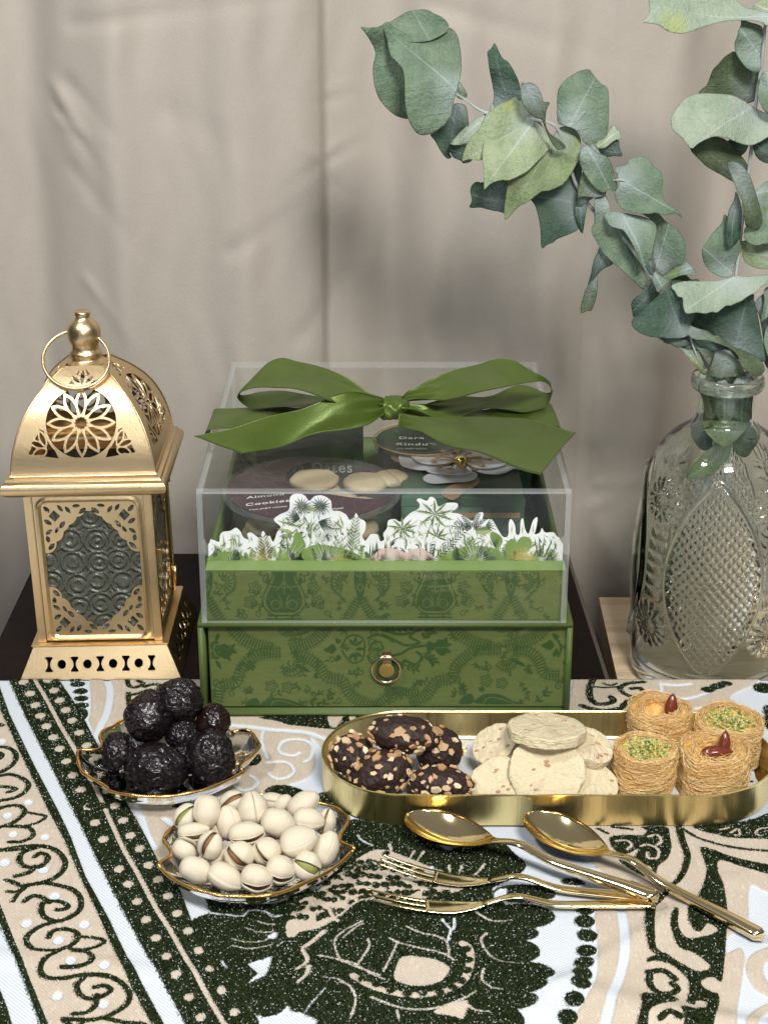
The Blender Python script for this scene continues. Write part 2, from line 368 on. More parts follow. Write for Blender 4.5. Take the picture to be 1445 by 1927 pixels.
# ---------------------------------------------------------------- tables
HEM = 5.3
def build_tables():
    yb = P(60, 1042, z=-.3)[1]; V, F = [], []
    xl0, xl1 = P(66, 1060, z=-.3), P(0, 1200, z=-.3); xr0, xr1 = P(1074, 1054, z=-.3), P(1147, 1280, z=-.3)
    sl = (xl1[0] - xl0[0]) / (xl1[1] - xl0[1]); sr = (xr1[0] - xr0[0]) / (xr1[1] - xr0[1])
    y0 = HEM + .1; t = thing("dark_table", "dark mahogany table under the lantern and the back of the green gift box", "table", ((xl0[0] + xr0[0]) / 2, 16, -60))
    def quad(a, b, z0, z1):
        A = [(xl0[0] + sl * (y - xl0[1]) + a, y) for y in (y0, yb)] + [(xr0[0] + sr * (y - xr0[1]) + b, y) for y in (yb, y0)]
        return [(x, y, z) for z in (z0, z1) for x, y in A], [(3, 2, 1, 0), (4, 5, 6, 7), (0, 1, 5, 4), (1, 2, 6, 5), (2, 3, 7, 6), (3, 0, 4, 7)]
    v, f = quad(0.28, -.28, -3.2, -.3); obj("table_top", v, f, M_dark, t, False)
    for s in (0, 1):                                             # worn edge bands
        P0, P1 = (xl0, sl) if s == 0 else (xr0, sr); e = []
        for y in (y0, yb):
            x = P0[0] + P1 * (y - P0[1]); a, b = (x, x + .27) if s == 0 else (x - .27, x); e.append((a, b, y))
        V = [(e[i][k], e[i][2], z) for z in (-3.0, -.33) for i, k in ((0, 0), (1, 0), (1, 1), (0, 1))]
        obj("edge_band", V, [(3, 2, 1, 0), (4, 5, 6, 7), (0, 1, 5, 4), (1, 2, 6, 5), (2, 3, 7, 6), (3, 0, 4, 7)], M_rail if s else M_dark, t, False)
    for x in (xl0[0] + 2, xr0[0] - 4):
        for y in (y0 + 1, yb - 3): obj("leg", *box(x, x + 2.5, y, y + 2.5, -60, -3.25), M_dark, t, False)
    # pine table
    a = P(1126, 1124, z=-3.0); b = P(1161, 1278, z=-3.0); t = thing("pine_table", "pale pine table top holding the glass vase on the right", "table", (30, 12, -60))
    s2 = (b[0] - a[0]) / (b[1] - a[1]); ya, yb = HEM + .15, a[1]
    for k in range(2):
        y_0, y_1 = (ya, (ya + yb) / 2 + .4) if k == 0 else ((ya + yb) / 2 + .43, yb)
        v = [(a[0] + s2 * (y - a[1]) if i == 0 else 52, y, z) for z in (-5.2, -3.0) for y, i in ((y_0, 0), (y_1, 0), (y_1, 1), (y_0, 1))]
        obj("plank", v, [(3, 2, 1, 0), (4, 5, 6, 7), (0, 1, 5, 4), (1, 2, 6, 5), (2, 3, 7, 6), (3, 0, 4, 7)], M_pine, t, False)
    for x in (a[0] + 2, 48):
        for y in (ya + 1, yb - 3): obj("leg", *box(x, x + 2.5, y, y + 2, -60, -5.25), M_pine, t, False)
    t = thing("front_table", "front table hidden beneath the flocked tablecloth", "table", (0, -30, -60))
    obj("table_top", *box(-60, 60, -68, HEM - .25, -2.6, -.36), M_dark, t, False)
    for x in (-56, 52):
        for y in (-64, 0): obj("leg", *box(x, x + 4, y, y + 4, -60, -2.65), M_dark, t, False)
    fl = simple("room floor", (.10, .085, .07), .5, scale=8); V, F = box(-400, 400, -400, 400, -61, -60.0); o = solo("floor", None, None, V, F, fl, False); o["kind"] = "structure"
build_tables()
# ---------------------------------------------------------------- the flocked tablecloth
T1 = (0, 1270, 4.817); T2 = (0, 1580, 4.25); T3 = (320, 1640, 3.6125); T4 = (640, 1640, 3.44); T5 = (1040, 1540, 3.568); T6 = (400, 1330, 4.516); T7 = (1060, 1270, 3.753); T8 = (640, 1500, 3.44); TG = (130, 1270, 3.905); PX = (0, 0, 1)
def build_cloth():
    def axis(a, b, fa, fb, fine, coarse):
        return np.concatenate([np.linspace(a, fa, int((fa - a) / coarse) + 1)[:-1], np.linspace(fa, fb, int((fb - fa) / fine) + 1), np.linspace(fb, b, int((b - fb) / coarse) + 1)[1:]]) if b > fb else np.concatenate([np.linspace(a, fa, int((fa - a) / coarse) + 1)[:-1], np.linspace(fa, fb, int((fb - fa) / fine) + 1)])
    xs = axis(-48, 48, -27.5, 28.5, .088, .5); ys = axis(-58, HEM, -32, HEM, .088, .5)
    X, Y = np.meshgrid(xs, ys); D = np.full(X.shape, 1.5); B = np.full(X.shape, 1.5)
    def to(z, pts): return [tuple(P(px, py, z=0)[:2]) for px, py in zm(*z, pts)]
    def ap(kind, pts, pad, f):
        pts = np.array(pts); lo = pts.min(0) - pad - .7; hi = pts.max(0) + pad + .7
        i0, i1 = np.searchsorted(xs, (lo[0], hi[0])); j0, j1 = np.searchsorted(ys, (lo[1], hi[1]))
        if i1 <= i0 or j1 <= j0: return
        sl = (slice(j0, j1), slice(i0, i1)); s = f(X[sl], Y[sl])
        if kind == 'D': D[sl] = np.minimum(D[sl], s)
        elif kind == 'B': B[sl] = np.minimum(B[sl], s)
        elif kind == 'CB': D[sl] = np.maximum(D[sl], -s); B[sl] = np.minimum(B[sl], s)
        elif kind == 'CW': D[sl] = np.maximum(D[sl], -s); B[sl] = np.maximum(B[sl], -s)
        elif kind == 'W': B[sl] = np.maximum(B[sl], -s)
    def poly(k, z, pts, smooth=True):
        p = to(z, pts); p = [tuple(q) for q in (cat(p, 4, True) if smooth else p)]; ap(k, p, 0, lambda a, b: sd_poly(a, b, p))
    def st(k, z, w, *lines, w1=None):
        for pts in lines:
            p = [tuple(q) for q in cat(to(z, pts), 5)]; c = cmpx(P(*zm(*z, pts)[0], z=0)) / z[2] * 1.08; ww = w * c; w2 = None if w1 is None else w1 * c
            ap(k, p, ww, lambda a, b: sd_line(a, b, p, ww, w2))
    def el(k, z, rx, ry, *cs):
        for q in cs:
            c = to(z, [q])[0]; s = cmpx(P(*zm(*z, [q])[0], z=0)) / z[2]; a, b = rx * s, ry * s * 1.75
            ap(k, [c], max(a, b) + .2, lambda U, W: sd_ell(U, W, c[0], c[1], a, b))
    # beige grounds
    L1 = [(-60, 1130), (-25, 1240), (0, 1330), (17, 1368), (42, 1422), (73, 1486), (100, 1540), (122, 1580), (151, 1648), (184, 1716), (212, 1780), (249, 1858), (282, 1919), (330, 2010)]     # band left edge of dark stripe 1
    W1 = [(-40, 1150), (-18, 1250), (0, 1291), (19, 1343), (62, 1432), (112, 1527), (133, 1571), (162, 1648), (205, 1726), (242, 1803), (266, 1846), (306, 1919), (350, 2010)]
    W2 = [(-5, 1200), (5, 1250), (19, 1280), (50, 1349), (83, 1413), (122, 1490), (154, 1554), (179, 1606), (216, 1681), (261, 1766), (306, 1846), (340, 1907), (395, 2010)]
    R2 = [(80, 1200), (112, 1278), (143, 1324), (162, 1357), (187, 1405), (215, 1460), (241, 1513), (268, 1559), (280, 1582), (301, 1625), (337, 1668), (370, 1729), (424, 1810), (470, 1885), (492, 1930), (540, 2010)]
    K2 = [(-30, 1600), (0, 1698), (19, 1745), (40, 1799), (64, 1858), (89, 1919), (115, 1990)]; K1 = [(-30, 1640), (0, 1735), (24, 1792), (47, 1846), (73, 1916), (98, 1990)]
    poly('B', PX, [(-260, 1330)] + L1 + K2[::-1] + [(-260, 1500)], False)
    poly('B', PX, [(158, 1240), (385, 1240), (385, 1345), (740, 1345), (640, 1400), (600, 1450), (600, 1500), (480, 1500), (335, 1500), (330, 1640), (300, 1625), (187, 1405), (166, 1350)], False)
    poly('B', T5, [(130, 40), (1445, 40), (1700, 100), (1600, 480), (1445, 490), (1320, 450), (1305, 700), (1170, 790), (1165, 900), (1280, 900), (1260, 1500), (170, 1500), (270, 1150), (300, 1000), (300, 800), (290, 600), (440, 430), (300, 330), (200, 160)])
    poly('B', T7, [(70, -20), (1300, -20), (1340, 60), (1170, 150), (1280, 290), (1150, 320), (900, 300), (20, 260), (60, 120)])
    # left border stripes
    poly('D', PX, L1 + W1[::-1], False); poly('D', PX, W2 + R2[::-1], False); poly('D', PX, K2 + K1[::-1], False); poly('D', PX, [(-60, 1800), (0, 1858), (14, 1893), (24, 1927), (50, 1990), (-80, 1990)], False)
    st('CB', PX, 7, [(55, 1240), (66, 1276), (89, 1316), (118, 1370), (145, 1415), (179, 1478), (208, 1542), (235, 1600), (259, 1641), (294, 1707), (320, 1748), (356, 1812), (384, 1861), (422, 1925), (460, 1990)])
    stars = zm(*T1, [(220, 60), (275, 165), (325, 270), (370, 365), (425, 460), (487, 560), (545, 665), (605, 780), (665, 905), (737, 1035), (805, 1190), (865, 1335), (940, 1485), (440, 40), (495, 135), (545, 227), (600, 315), (660, 410), (722, 520), (790, 635), (862, 748), (930, 865), (975, 1045), (1045, 1180), (1120, 1315), (1185, 1450), (1270, 1570)]) + \
        zm(*T2, [(955, 230), (1030, 350), (1100, 490), (1170, 635), (1250, 780), (1335, 930), (1410, 1090), (1190, 200), (1265, 315), (1345, 445), (1420, 585)]) + zm(*T3, [(130, 850), (210, 985), (125, 400), (200, 530), (275, 665), (355, 805), (440, 950)])
    for q in stars:
        el('CB', PX, 9.5, 6.5, q)
        for a in range(6):
            t = a * math.pi / 3 + .2; st('CB', PX, 3.6, [q, (q[0] + 13 * math.cos(t), q[1] + 9 * math.sin(t))], w1=1)
    # scrolls of the left band
    st('D', T2, 44, [(-60, 60), (0, 80), (150, 75), (300, 50), (440, 75), (520, 160), (510, 240), (430, 310), (300, 350), (180, 365), (90, 330)], [(300, 60), (190, 100), (160, 160), (200, 210), (290, 220), (370, 180), (385, 130), (330, 105), (285, 135)],
       [(280, 210), (240, 260), (130, 290)], [(200, 365), (350, 345), (480, 365), (590, 400), (650, 470), (640, 560), (560, 620), (450, 650), (355, 610), (335, 540), (370, 490), (470, 490), (540, 520), (530, 550), (460, 560)], [(200, 490), (260, 450), (330, 455), (400, 500)],
       [(450, 655), (330, 690), (240, 750), (215, 810), (260, 870), (360, 890), (480, 880), (590, 830), (630, 770), (600, 730), (500, 712), (420, 735), (395, 780)], [(480, 890), (400, 940), (340, 1000), (330, 1060), (380, 1100), (500, 1110), (620, 1090), (760, 1085), (880, 1100), (980, 1150), (1040, 1230), (1020, 1310), (940, 1370), (830, 1420), (700, 1440), (510, 1430)],
       [(600, 890), (700, 900), (745, 960), (700, 1010), (600, 1030), (500, 1030)], [(680, 1100), (620, 1160), (640, 1230), (720, 1270), (820, 1250), (890, 1200), (840, 1165), (760, 1180)], [(780, 1240), (760, 1330), (690, 1380), (590, 1390)], [(830, 1420), (1000, 1460), (1150, 1475), (1300, 1560)], [(510, 1430), (600, 1500), (800, 1540)])
    st('D', T2, 34, [(610, 775), (740, 780), (840, 810), (760, 860), (640, 880), (560, 870)], [(50, 320), (150, 350), (200, 380)], [(60, 410), (130, 415), (200, 380)], [(110, 490), (150, 430), (200, 390)], [(700, 1440), (640, 1480)])
    st('D', T1, 44, [(-200, 640), (0, 650), (80, 660), (140, 700), (150, 760), (100, 830), (0, 880), (-150, 890)], [(-80, 700), (0, 705), (25, 725), (0, 760)], [(-150, 900), (0, 910), (100, 900), (200, 930), (265, 990), (230, 1060), (140, 1110), (0, 1140), (-120, 1170)], [(-60, 1010), (0, 1010), (90, 1015), (150, 1035), (80, 1060)],
       [(-100, 1250), (0, 1210), (80, 1185), (180, 1185), (230, 1230), (190, 1290), (100, 1350), (0, 1380), (-100, 1440)], [(60, 1370), (220, 1375), (290, 1400), (300, 1460), (200, 1510), (90, 1510)], [(-100, 1600), (0, 1590), (150, 1560), (300, 1545), (420, 1550), (520, 1590)], [(-50, 440), (0, 445), (25, 455)])
    st('D', T1, 32, [(230, 1240), (330, 1258), (420, 1280), (350, 1335), (220, 1370)])
    el('W', T2, 44, 30, (350, 235), (440, 450), (215, 665), (675, 675), (470, 800), (570, 980), (840, 1015), (460, 1245), (830, 1310), (40, 180)); el('W', T1, 42, 28, (20, 600), (260, 1150), (70, 1270), (120, 1440), (410, 1465))
    # back left
    el('D', T1, 62, 30, (690, 30), (712, 78), (738, 142), (742, 208), (745, 272)); poly('D', T1, [(640, 290), (700, 290), (790, 310), (790, 380), (700, 400)])
    poly('W', T1, [(520, -40), (780, -40), (820, 100), (830, 260), (810, 390), (740, 420), (640, 250)]); st('W', T1, 62, [(950, -60), (965, 30), (1000, 130), (990, 260), (960, 370), (910, 470), (890, 590), (960, 700)], [(1230, 1190), (1290, 1300), (1330, 1430), (1400, 1560)], [(1500, 1500), (1600, 1400), (1500, 1300)])
    st('D', TG, 34, [(430, 30), (445, 80), (500, 88), (548, 62), (510, 42)], [(560, 85), (620, 68), (675, 78), (650, 115)], [(440, 130), (442, 215)], [(440, 150), (520, 132), (600, 108), (660, 130)], [(930, 90), (985, 110), (975, 170)])
    el('D', TG, 90, 26, (215, 960)); el('D', (290, 1470, 3.705), 90, 26, (215, 165))
    # mid top whites
    st('W', T6, 52, [(0, 110), (130, 150), (300, 165), (500, 190), (640, 200), (800, 215), (960, 270)]); poly('W', T6, [(830, 250), (930, 350), (1000, 560), (1000, 760), (820, 740), (640, 665), (780, 610), (860, 520), (870, 400)])
    st('W', T6, 30, [(560, 350), (600, 290), (700, 270), (800, 285), (850, 340), (830, 430), (780, 460)], [(740, 385), (690, 410), (590, 390), (560, 350)], [(480, 560), (530, 600), (620, 600), (690, 550), (670, 490), (600, 460), (470, 470)], [(180, 650), (250, 700), (340, 690), (390, 630), (330, 580)], [(430, 200), (420, 300), (470, 430)], [(60, 760), (140, 830), (120, 900)])
    poly('D', T6, [(400, 90), (600, 70), (985, 70), (990, 150), (1060, 175), (1100, 90), (1260, 70), (1160, 140), (1090, 185), (950, 182), (800, 165), (650, 150), (560, 120)]); poly('CB', T6, [(985, 60), (1095, 60), (1090, 130), (1030, 160), (990, 140)]); poly('CB', T6, [(1165, 70), (1220, 70), (1210, 110), (1170, 120)])
    poly('D', T6, [(445, 715), (520, 668), (640, 665), (740, 690), (795, 740), (760, 820), (600, 790), (520, 750)]); poly('D', T6, [(885, 745), (980, 718), (1070, 770), (1110, 850), (1165, 890), (1130, 930), (1000, 870), (900, 800)]); poly('D', T6, [(300, 490), (345, 425), (395, 400), (418, 440), (380, 490)])
    # big floral medallion
    poly('D', PX, [(657, 1543), (700, 1546), (762, 1552), (800, 1560), (840, 1600), (872, 1580), (905, 1568), (940, 1578), (965, 1601), (990, 1627), (968, 1650), (940, 1662), (925, 1676), (950, 1700), (965, 1760), (975, 1830), (960, 1880), (955, 1945),
        (1000, 1990), (560, 1990), (597, 1925), (583, 1911), (550, 1897), (530, 1906), (500, 1911), (475, 1889), (450, 1900), (360, 1740), (385, 1718), (392, 1700), (389, 1684), (500, 1700), (600, 1670), (640, 1620), (630, 1590)])
    el('D', PX, 60, 17, (985, 1680)); el('D', PX, 62, 22, (982, 1722)); el('D', PX, 46, 14, (968, 1754)); el('D', PX, 58, 23, (958, 1788)); el('D', PX, 56, 22, (988, 1832)); el('D', PX, 45, 13, (985, 1858)); el('D', PX, 50, 17, (962, 1886)); el('D', PX, 42, 20, (945, 1922)); el('D', PX, 40, 20, (600, 1880), (560, 1880), (512, 1890), (640, 1900))
    poly('CW', T3, [(150, 330), (60, 90), (250, 150), (245, 210), (280, 275), (200, 300)], False); poly('CW', T3, [(530, 625), (700, 565), (680, 650), (650, 720), (525, 775), (600, 700)], False); poly('CW', T3, [(530, 900), (600, 1000), (640, 1060), (980, 1060), (940, 970), (850, 975), (810, 905), (740, 960), (620, 985), (565, 960)])
    st('CW', T3, 18, [(270, 275), (400, 290), (500, 296), (540, 260), (640, 262), (700, 300), (760, 290)], [(350, 600), (390, 660)])
    poly('CB', PX, [(540, 1752), (548, 1718), (580, 1690), (640, 1640), (680, 1610), (720, 1597), (790, 1622), (860, 1650), (872, 1672), (800, 1690), (740, 1692), (700, 1690), (660, 1702), (630, 1730), (590, 1748)])
    rr = random.Random(3)
    for i in range(9):
        for j in range(22):
            px = 548 + j * 16 + (i % 2) * 8 + rr.uniform(-6, 6); py = 1604 + i * 15 + rr.uniform(-5, 5)
            if (px - 545) * .42 + (1752 - py) < 25 or 1600 + abs(px - 715) * .40 > py: continue
            el('D', PX, rr.uniform(5.5, 10), rr.uniform(4, 6), (px, py))
            if rr.random() < .8: st('D', PX, 5, [(px, py), (px + rr.uniform(-14, 14), py + rr.uniform(-9, 9))])
    poly('CB', T3, [(850, 320), (790, 350), (800, 440), (860, 430), (880, 370)]); st('CB', T3, 26, [(890, 200), (950, 175), (1010, 200)], [(1080, 230), (1100, 290), (1140, 330)]); st('D', T3, 30, [(830, 160), (940, 145), (1060, 190)], [(740, 330), (770, 440)])
    st('CB', T3, 36, [(1050, 400), (970, 470), (905, 520), (935, 600), (860, 660)], [(945, 640), (930, 700), (868, 768)], w1=22); st('CB', T3, 14, [(1310, 330), (1180, 400), (1120, 470), (1140, 560), (1170, 610)], [(1000, 565), (1090, 580), (1170, 605), (1270, 645), (1430, 700)], [(1340, 460), (1355, 500), (1300, 590), (1265, 640)], [(1040, 720), (1160, 742), (1240, 820), (1262, 880), (1230, 970)])
    st('CW', T3, 11, [(1060, 800), (960, 890), (920, 950)], [(730, 500), (780, 470), (860, 470)]); st('CB', T3, 12, [(420, 450), (520, 475), (640, 465), (715, 425)], [(430, 500), (550, 520), (700, 490)], [(520, 380), (620, 410), (700, 402)], [(590, 330), (650, 350), (722, 356)]); poly('CW', T3, [(660, 440), (725, 400), (725, 450)])
    st('CB', T4, 15, [(0, 280), (80, 210), (150, 178), (235, 178), (330, 200)], [(20, 425), (90, 365), (150, 330)], [(180, 430), (190, 480), (130, 575)], [(320, 425), (370, 452), (480, 482), (640, 520), (700, 545), (735, 575)], [(370, 460), (330, 545), (280, 645)], [(430, 350), (520, 392), (620, 412), (690, 452), (705, 555)], [(-20, 560), (90, 590), (180, 645), (285, 695)], [(200, 820), (350, 870), (480, 892), (640, 882), (800, 832), (880, 775)])
    st('CW', T4, 20, [(720, 360), (700, 440)], [(660, 305), (730, 370), (740, 300)]); st('CB', T4, 20, [(870, 250), (930, 290), (1000, 318), (1110, 310)], [(950, 395), (912, 440), (960, 530), (1040, 580), (1160, 592)], [(930, 640), (918, 700), (980, 750), (1055, 766)], [(820, 870), (880, 900), (970, 912)], [(0, 720), (60, 750), (100, 820), (85, 910), (60, 950)], [(370, 900), (385, 970)], w1=9)
    poly('CB', T4, [(360, 620), (400, 550), (500, 545), (620, 570), (705, 620), (692, 670), (620, 722), (530, 742), (420, 732), (352, 690)]); st('CB', T4, 50, [(85, 670), (180, 740), (300, 785), (430, 808), (560, 808), (690, 775), (790, 712), (832, 640), (845, 560), (832, 490), (790, 460)]); el('D', T4, 30, 19, (145, 700), (235, 742), (330, 782), (435, 802), (535, 800), (645, 792), (730, 752), (785, 707), (822, 645), (832, 575), (820, 500))
    poly('CB', T4, [(600, 905), (820, 845), (800, 945), (740, 935)])
    st('CB', T8, 22, [(320, 300), (345, 385)], [(480, 345), (440, 415)], [(540, 350), (500, 405)], [(705, 440), (712, 492)], [(790, 440), (768, 492)], [(935, 430), (880, 492), (850, 500)], w1=8); st('CW', T8, 18, [(115, 240), (150, 280), (210, 305)]); poly('CW', T8, [(545, 475), (600, 438), (612, 495)]); poly('CW', T8, [(1005, 605), (1075, 585), (1080, 640), (1000, 655)])
    # right: dotted stripe, ribbons and curls
    el('D', T5, 66, 40, (215, 600), (215, 685), (233, 780), (230, 885), (210, 975), (197, 1058), (190, 1130), (145, 1235), (100, 1340), (60, 1440)); poly('D', T5, [(60, 405), (150, 395), (220, 435), (100, 440)]); st('W', T5, 62, [(450, 560), (480, 760), (480, 900), (450, 1050), (400, 1200), (345, 1400), (300, 1500)])
    poly('D', T5, [(380, 150), (400, 118), (520, 108), (600, 112), (630, 80), (600, 55), (760, 55), (785, 120), (795, 200), (765, 270), (705, 320), (684, 400), (640, 390), (600, 380), (550, 355), (460, 300), (450, 268), (540, 262), (575, 200), (530, 222), (480, 238), (430, 220), (400, 190)])
    st('CB', T5, 22, [(425, 150), (490, 145), (530, 175), (500, 205)], [(590, 185), (640, 175), (705, 205), (702, 262), (640, 262), (635, 225)], [(640, 120), (700, 110), (730, 150), (700, 175)], [(540, 308), (600, 308), (648, 335), (655, 395)]); st('D', T5, 46, [(840, 40), (870, 150), (902, 240), (890, 320), (850, 400), (795, 450), (760, 500), (690, 570)], w1=30)
    st('D', T5, 22, [(300, 65), (370, 100)], [(400, 55), (530, 72)], [(860, 60), (980, 130), (1150, 180), (1300, 205), (1460, 218), (1600, 230)], [(530, 425), (640, 470), (740, 520)]); poly('D', T5, [(940, 50), (1300, 10), (1450, -40), (1600, -40), (1600, 130), (1445, 135), (1250, 130), (1120, 112)]); st('CB', T5, 16, [(1190, 95), (1240, 70), (1255, 105), (1220, 110)], [(1120, 75), (1180, 60)], [(1445, 60), (1380, 70), (1360, 100), (1400, 115)])
    poly('D', T5, [(990, 195), (1080, 210), (1220, 260), (1445, 308), (1600, 340), (1600, 400), (1445, 372), (1300, 332), (1150, 282), (1105, 290), (1110, 360), (1140, 440), (1165, 560), (1172, 660), (1165, 760), (1155, 900), (1145, 1000), (1130, 1092), (1070, 1062), (1000, 1085), (1000, 1120), (1060, 1160), (1112, 1180), (1112, 1260), (1080, 1400), (1060, 1500), (840, 1500), (880, 1390), (860, 1300), (950, 1312), (1022, 1292), (1032, 1240), (960, 1232), (950, 1272), (898, 1250), (915, 1150), (905, 1080), (860, 1030), (800, 982), (700, 952), (630, 962), (650, 930), (740, 905), (850, 962), (960, 1022), (1045, 1010), (1050, 980), (950, 900), (850, 862), (800, 760), (788, 690), (820, 615), (842, 640), (840, 720), (900, 800), (1000, 792), (1082, 770), (1102, 740), (1040, 702), (980, 762), (920, 702), (905, 620), (960, 560), (1010, 440), (1030, 330)])
    st('D', T5, 66, [(660, 560), (650, 680), (655, 800), (680, 880), (770, 925)], w1=36); st('D', T5, 46, [(650, 1035), (650, 1110), (700, 1170), (790, 1180), (835, 1145), (800, 1105)], [(640, 1030), (740, 1020), (820, 1075)], [(720, 1370), (780, 1340), (850, 1370)]); poly('D', T5, [(600, 1190), (700, 1190), (800, 1200), (842, 1240), (760, 1275), (690, 1300), (640, 1345), (630, 1500), (540, 1500), (590, 1300)])
    poly('W', T5, [(1320, 460), (1460, 495), (1700, 480), (1700, 1500), (1255, 1500), (1270, 1050), (1290, 900), (1190, 800), (1290, 790), (1310, 650)]); st('B', T5, 100, [(1500, 880), (1385, 930), (1350, 1010), (1400, 1120), (1500, 1180)]); st('B', T5, 70, [(1500, 1240), (1380, 1310), (1330, 1420), (1340, 1500)])
    # top right
    st('D', T7, 44, [(215, 20), (185, 90), (190, 160), (230, 200), (310, 202), (355, 180), (335, 155)], [(130, 215), (200, 238), (300, 250), (400, 235), (450, 190), (580, 145)]); st('D', T7, 18, [(280, 58), (330, 72), (375, 58)], [(220, 82), (300, 88), (390, 80)]); st('D', T7, 34, [(390, 85), (430, 130), (500, 150), (558, 122), (540, 92), (480, 95)], [(400, 90), (450, 60), (570, 48)])
    el('D', T7, 52, 22, (1020, 100), (1085, 78), (1140, 60)); el('D', T7, 70, 42, (1410, 88)); el('D', T7, 40, 60, (1450, 335), (1455, 260)); st('W', T7, 30, [(690, 60), (800, 70), (900, 60)], [(690, 60), (720, 140), (900, 160), (1150, 60)], [(900, 240), (1030, 225), (1110, 260), (1000, 280)]); poly('W', T7, [(0, 40), (60, 40), (50, 120), (20, 250), (0, 250)])
    # surface
    def sm(s, e): return np.clip(.5 - s / (2 * e), 0, 1)
    rs = np.random.RandomState(5).rand(*X.shape); Z = np.full(X.shape, -.12); Z += .10 * sm(B, .05) + 0.0; Z = np.maximum(Z, -.12 + .11 * sm(D, .05)); Z += (rs - .5) * (.02 + .05 * sm(D, .04))
    Z += np.where(Y < -17, 1, 0) * .34 * np.clip((-17 - Y) / 5, 0, 1) * (np.exp(-((X * .35 + Y + 25) / 1.1) ** 2) * np.clip((X - 2) / 8, 0, 1) + .7 * np.exp(-((X * .9 - Y - 36) / .9) ** 2) * np.clip((X - 4) / 5, 0, 1) + .5 * np.exp(-((X * .15 + Y + 28.5) / .8) ** 2))
    V = np.stack([X, Y, Z], -1).reshape(-1, 3); ny, nx = X.shape; n = len(V)
    i = np.arange(ny - 1)[:, None] * nx + np.arange(nx - 1)[None, :]; F = np.stack([i, i + 1, i + nx + 1, i + nx], -1).reshape(-1, 4)
    # folded hem and drop edges: a skirt down to the table
    ring = list(range(0, nx)) + list(range(2 * nx - 1, ny * nx, nx)) + list(range(ny * nx - 2, (ny - 1) * nx - 1, -1)) + list(range((ny - 2) * nx, 0, -nx))
    V = np.vstack([V, V[ring] * [1, 1, 0] + [0, 0, -.33]]); m = len(ring); E = [(ring[k], n + k, n + (k + 1) % m, ring[(k + 1) % m]) for k in range(m)]
    org = np.array([0, -26, -.33]); root = thing("tablecloth", "white and beige tablecloth flocked with dark green glittering scrolls under all the dishes", "tablecloth", org)
    me = bpy.data.meshes.new("cloth"); me.vertices.add(len(V)); me.vertices.foreach_set("co", ((V - org) * S).ravel().astype(np.float32)); FF = np.vstack([F, np.array(E)])
    me.loops.add(FF.size); me.loops.foreach_set("vertex_index", FF.ravel().astype(np.int32)); me.polygons.add(len(FF)); me.polygons.foreach_set("loop_start", (np.arange(len(FF)) * 4).astype(np.int32)); me.polygons.foreach_set("loop_total", np.full(len(FF), 4, np.int32)); me.update(calc_edges=True); me.validate()
    for nm, A in (("dark", D), ("beige", B)):
        a = me.attributes.new(nm, 'FLOAT', 'POINT'); a.data.foreach_set("value", np.concatenate([A.ravel(), A.ravel()[ring]]).astype(np.float32))
    fin(me, M_cloth); o = bpy.data.objects.new("cloth", me); COL.objects.link(o); o.parent = root
    # pile fibres standing in the dark figures, and a sparse beige nap
    def pile(nm, field, mat, cnt, h0, h1, wd, lean, lim, seed):
        r = np.random.RandomState(seed); n = cnt * 6; x = r.uniform(-27, 28, n); y = r.uniform(-31.8, HEM - .05, n)
        ix = np.clip(np.searchsorted(xs, x), 1, nx - 1); iy = np.clip(np.searchsorted(ys, y), 1, ny - 1); ok = field[iy, ix] < lim + r.uniform(-.04, .05, n); 
        x, y, ix, iy = x[ok][:cnt], y[ok][:cnt], ix[ok][:cnt], iy[ok][:cnt]; k = len(x); z = Z[iy, ix] + (.07 if nm == 'glitter' else -.02); a = r.uniform(0, 6.283, k); h = r.uniform(h0, h1, k); b = r.uniform(0, 6.283, k); l = r.uniform(0, lean, k)
        p0 = np.stack([x - np.cos(a) * wd, y - np.sin(a) * wd, z], 1); p1 = np.stack([x + np.cos(a) * wd, y + np.sin(a) * wd, z], 1); p2 = np.stack([x + l * np.cos(b), y + l * np.sin(b), z + h], 1)
        V = np.stack([p0, p1, p2], 1).reshape(-1, 3); obj(nm, V, np.arange(3 * k).reshape(-1, 3).tolist(), mat, root, False, kind="stuff")
    pile("pile", D, M_pile, 150000, .05, .15, .024, .09, 0.0, 1); pile("lit_pile_edge", np.abs(D + .03), M_pedge, 42000, .05, .13, .022, .12, .06, 4); pile("glitter", D, M_glit, 6500, .03, .05, .040, .03, -.04, 6); pile("nap", np.maximum(B, -D + .1), M_plush, 45000, .02, .05, .018, .09, -.03, 2)
build_cloth()
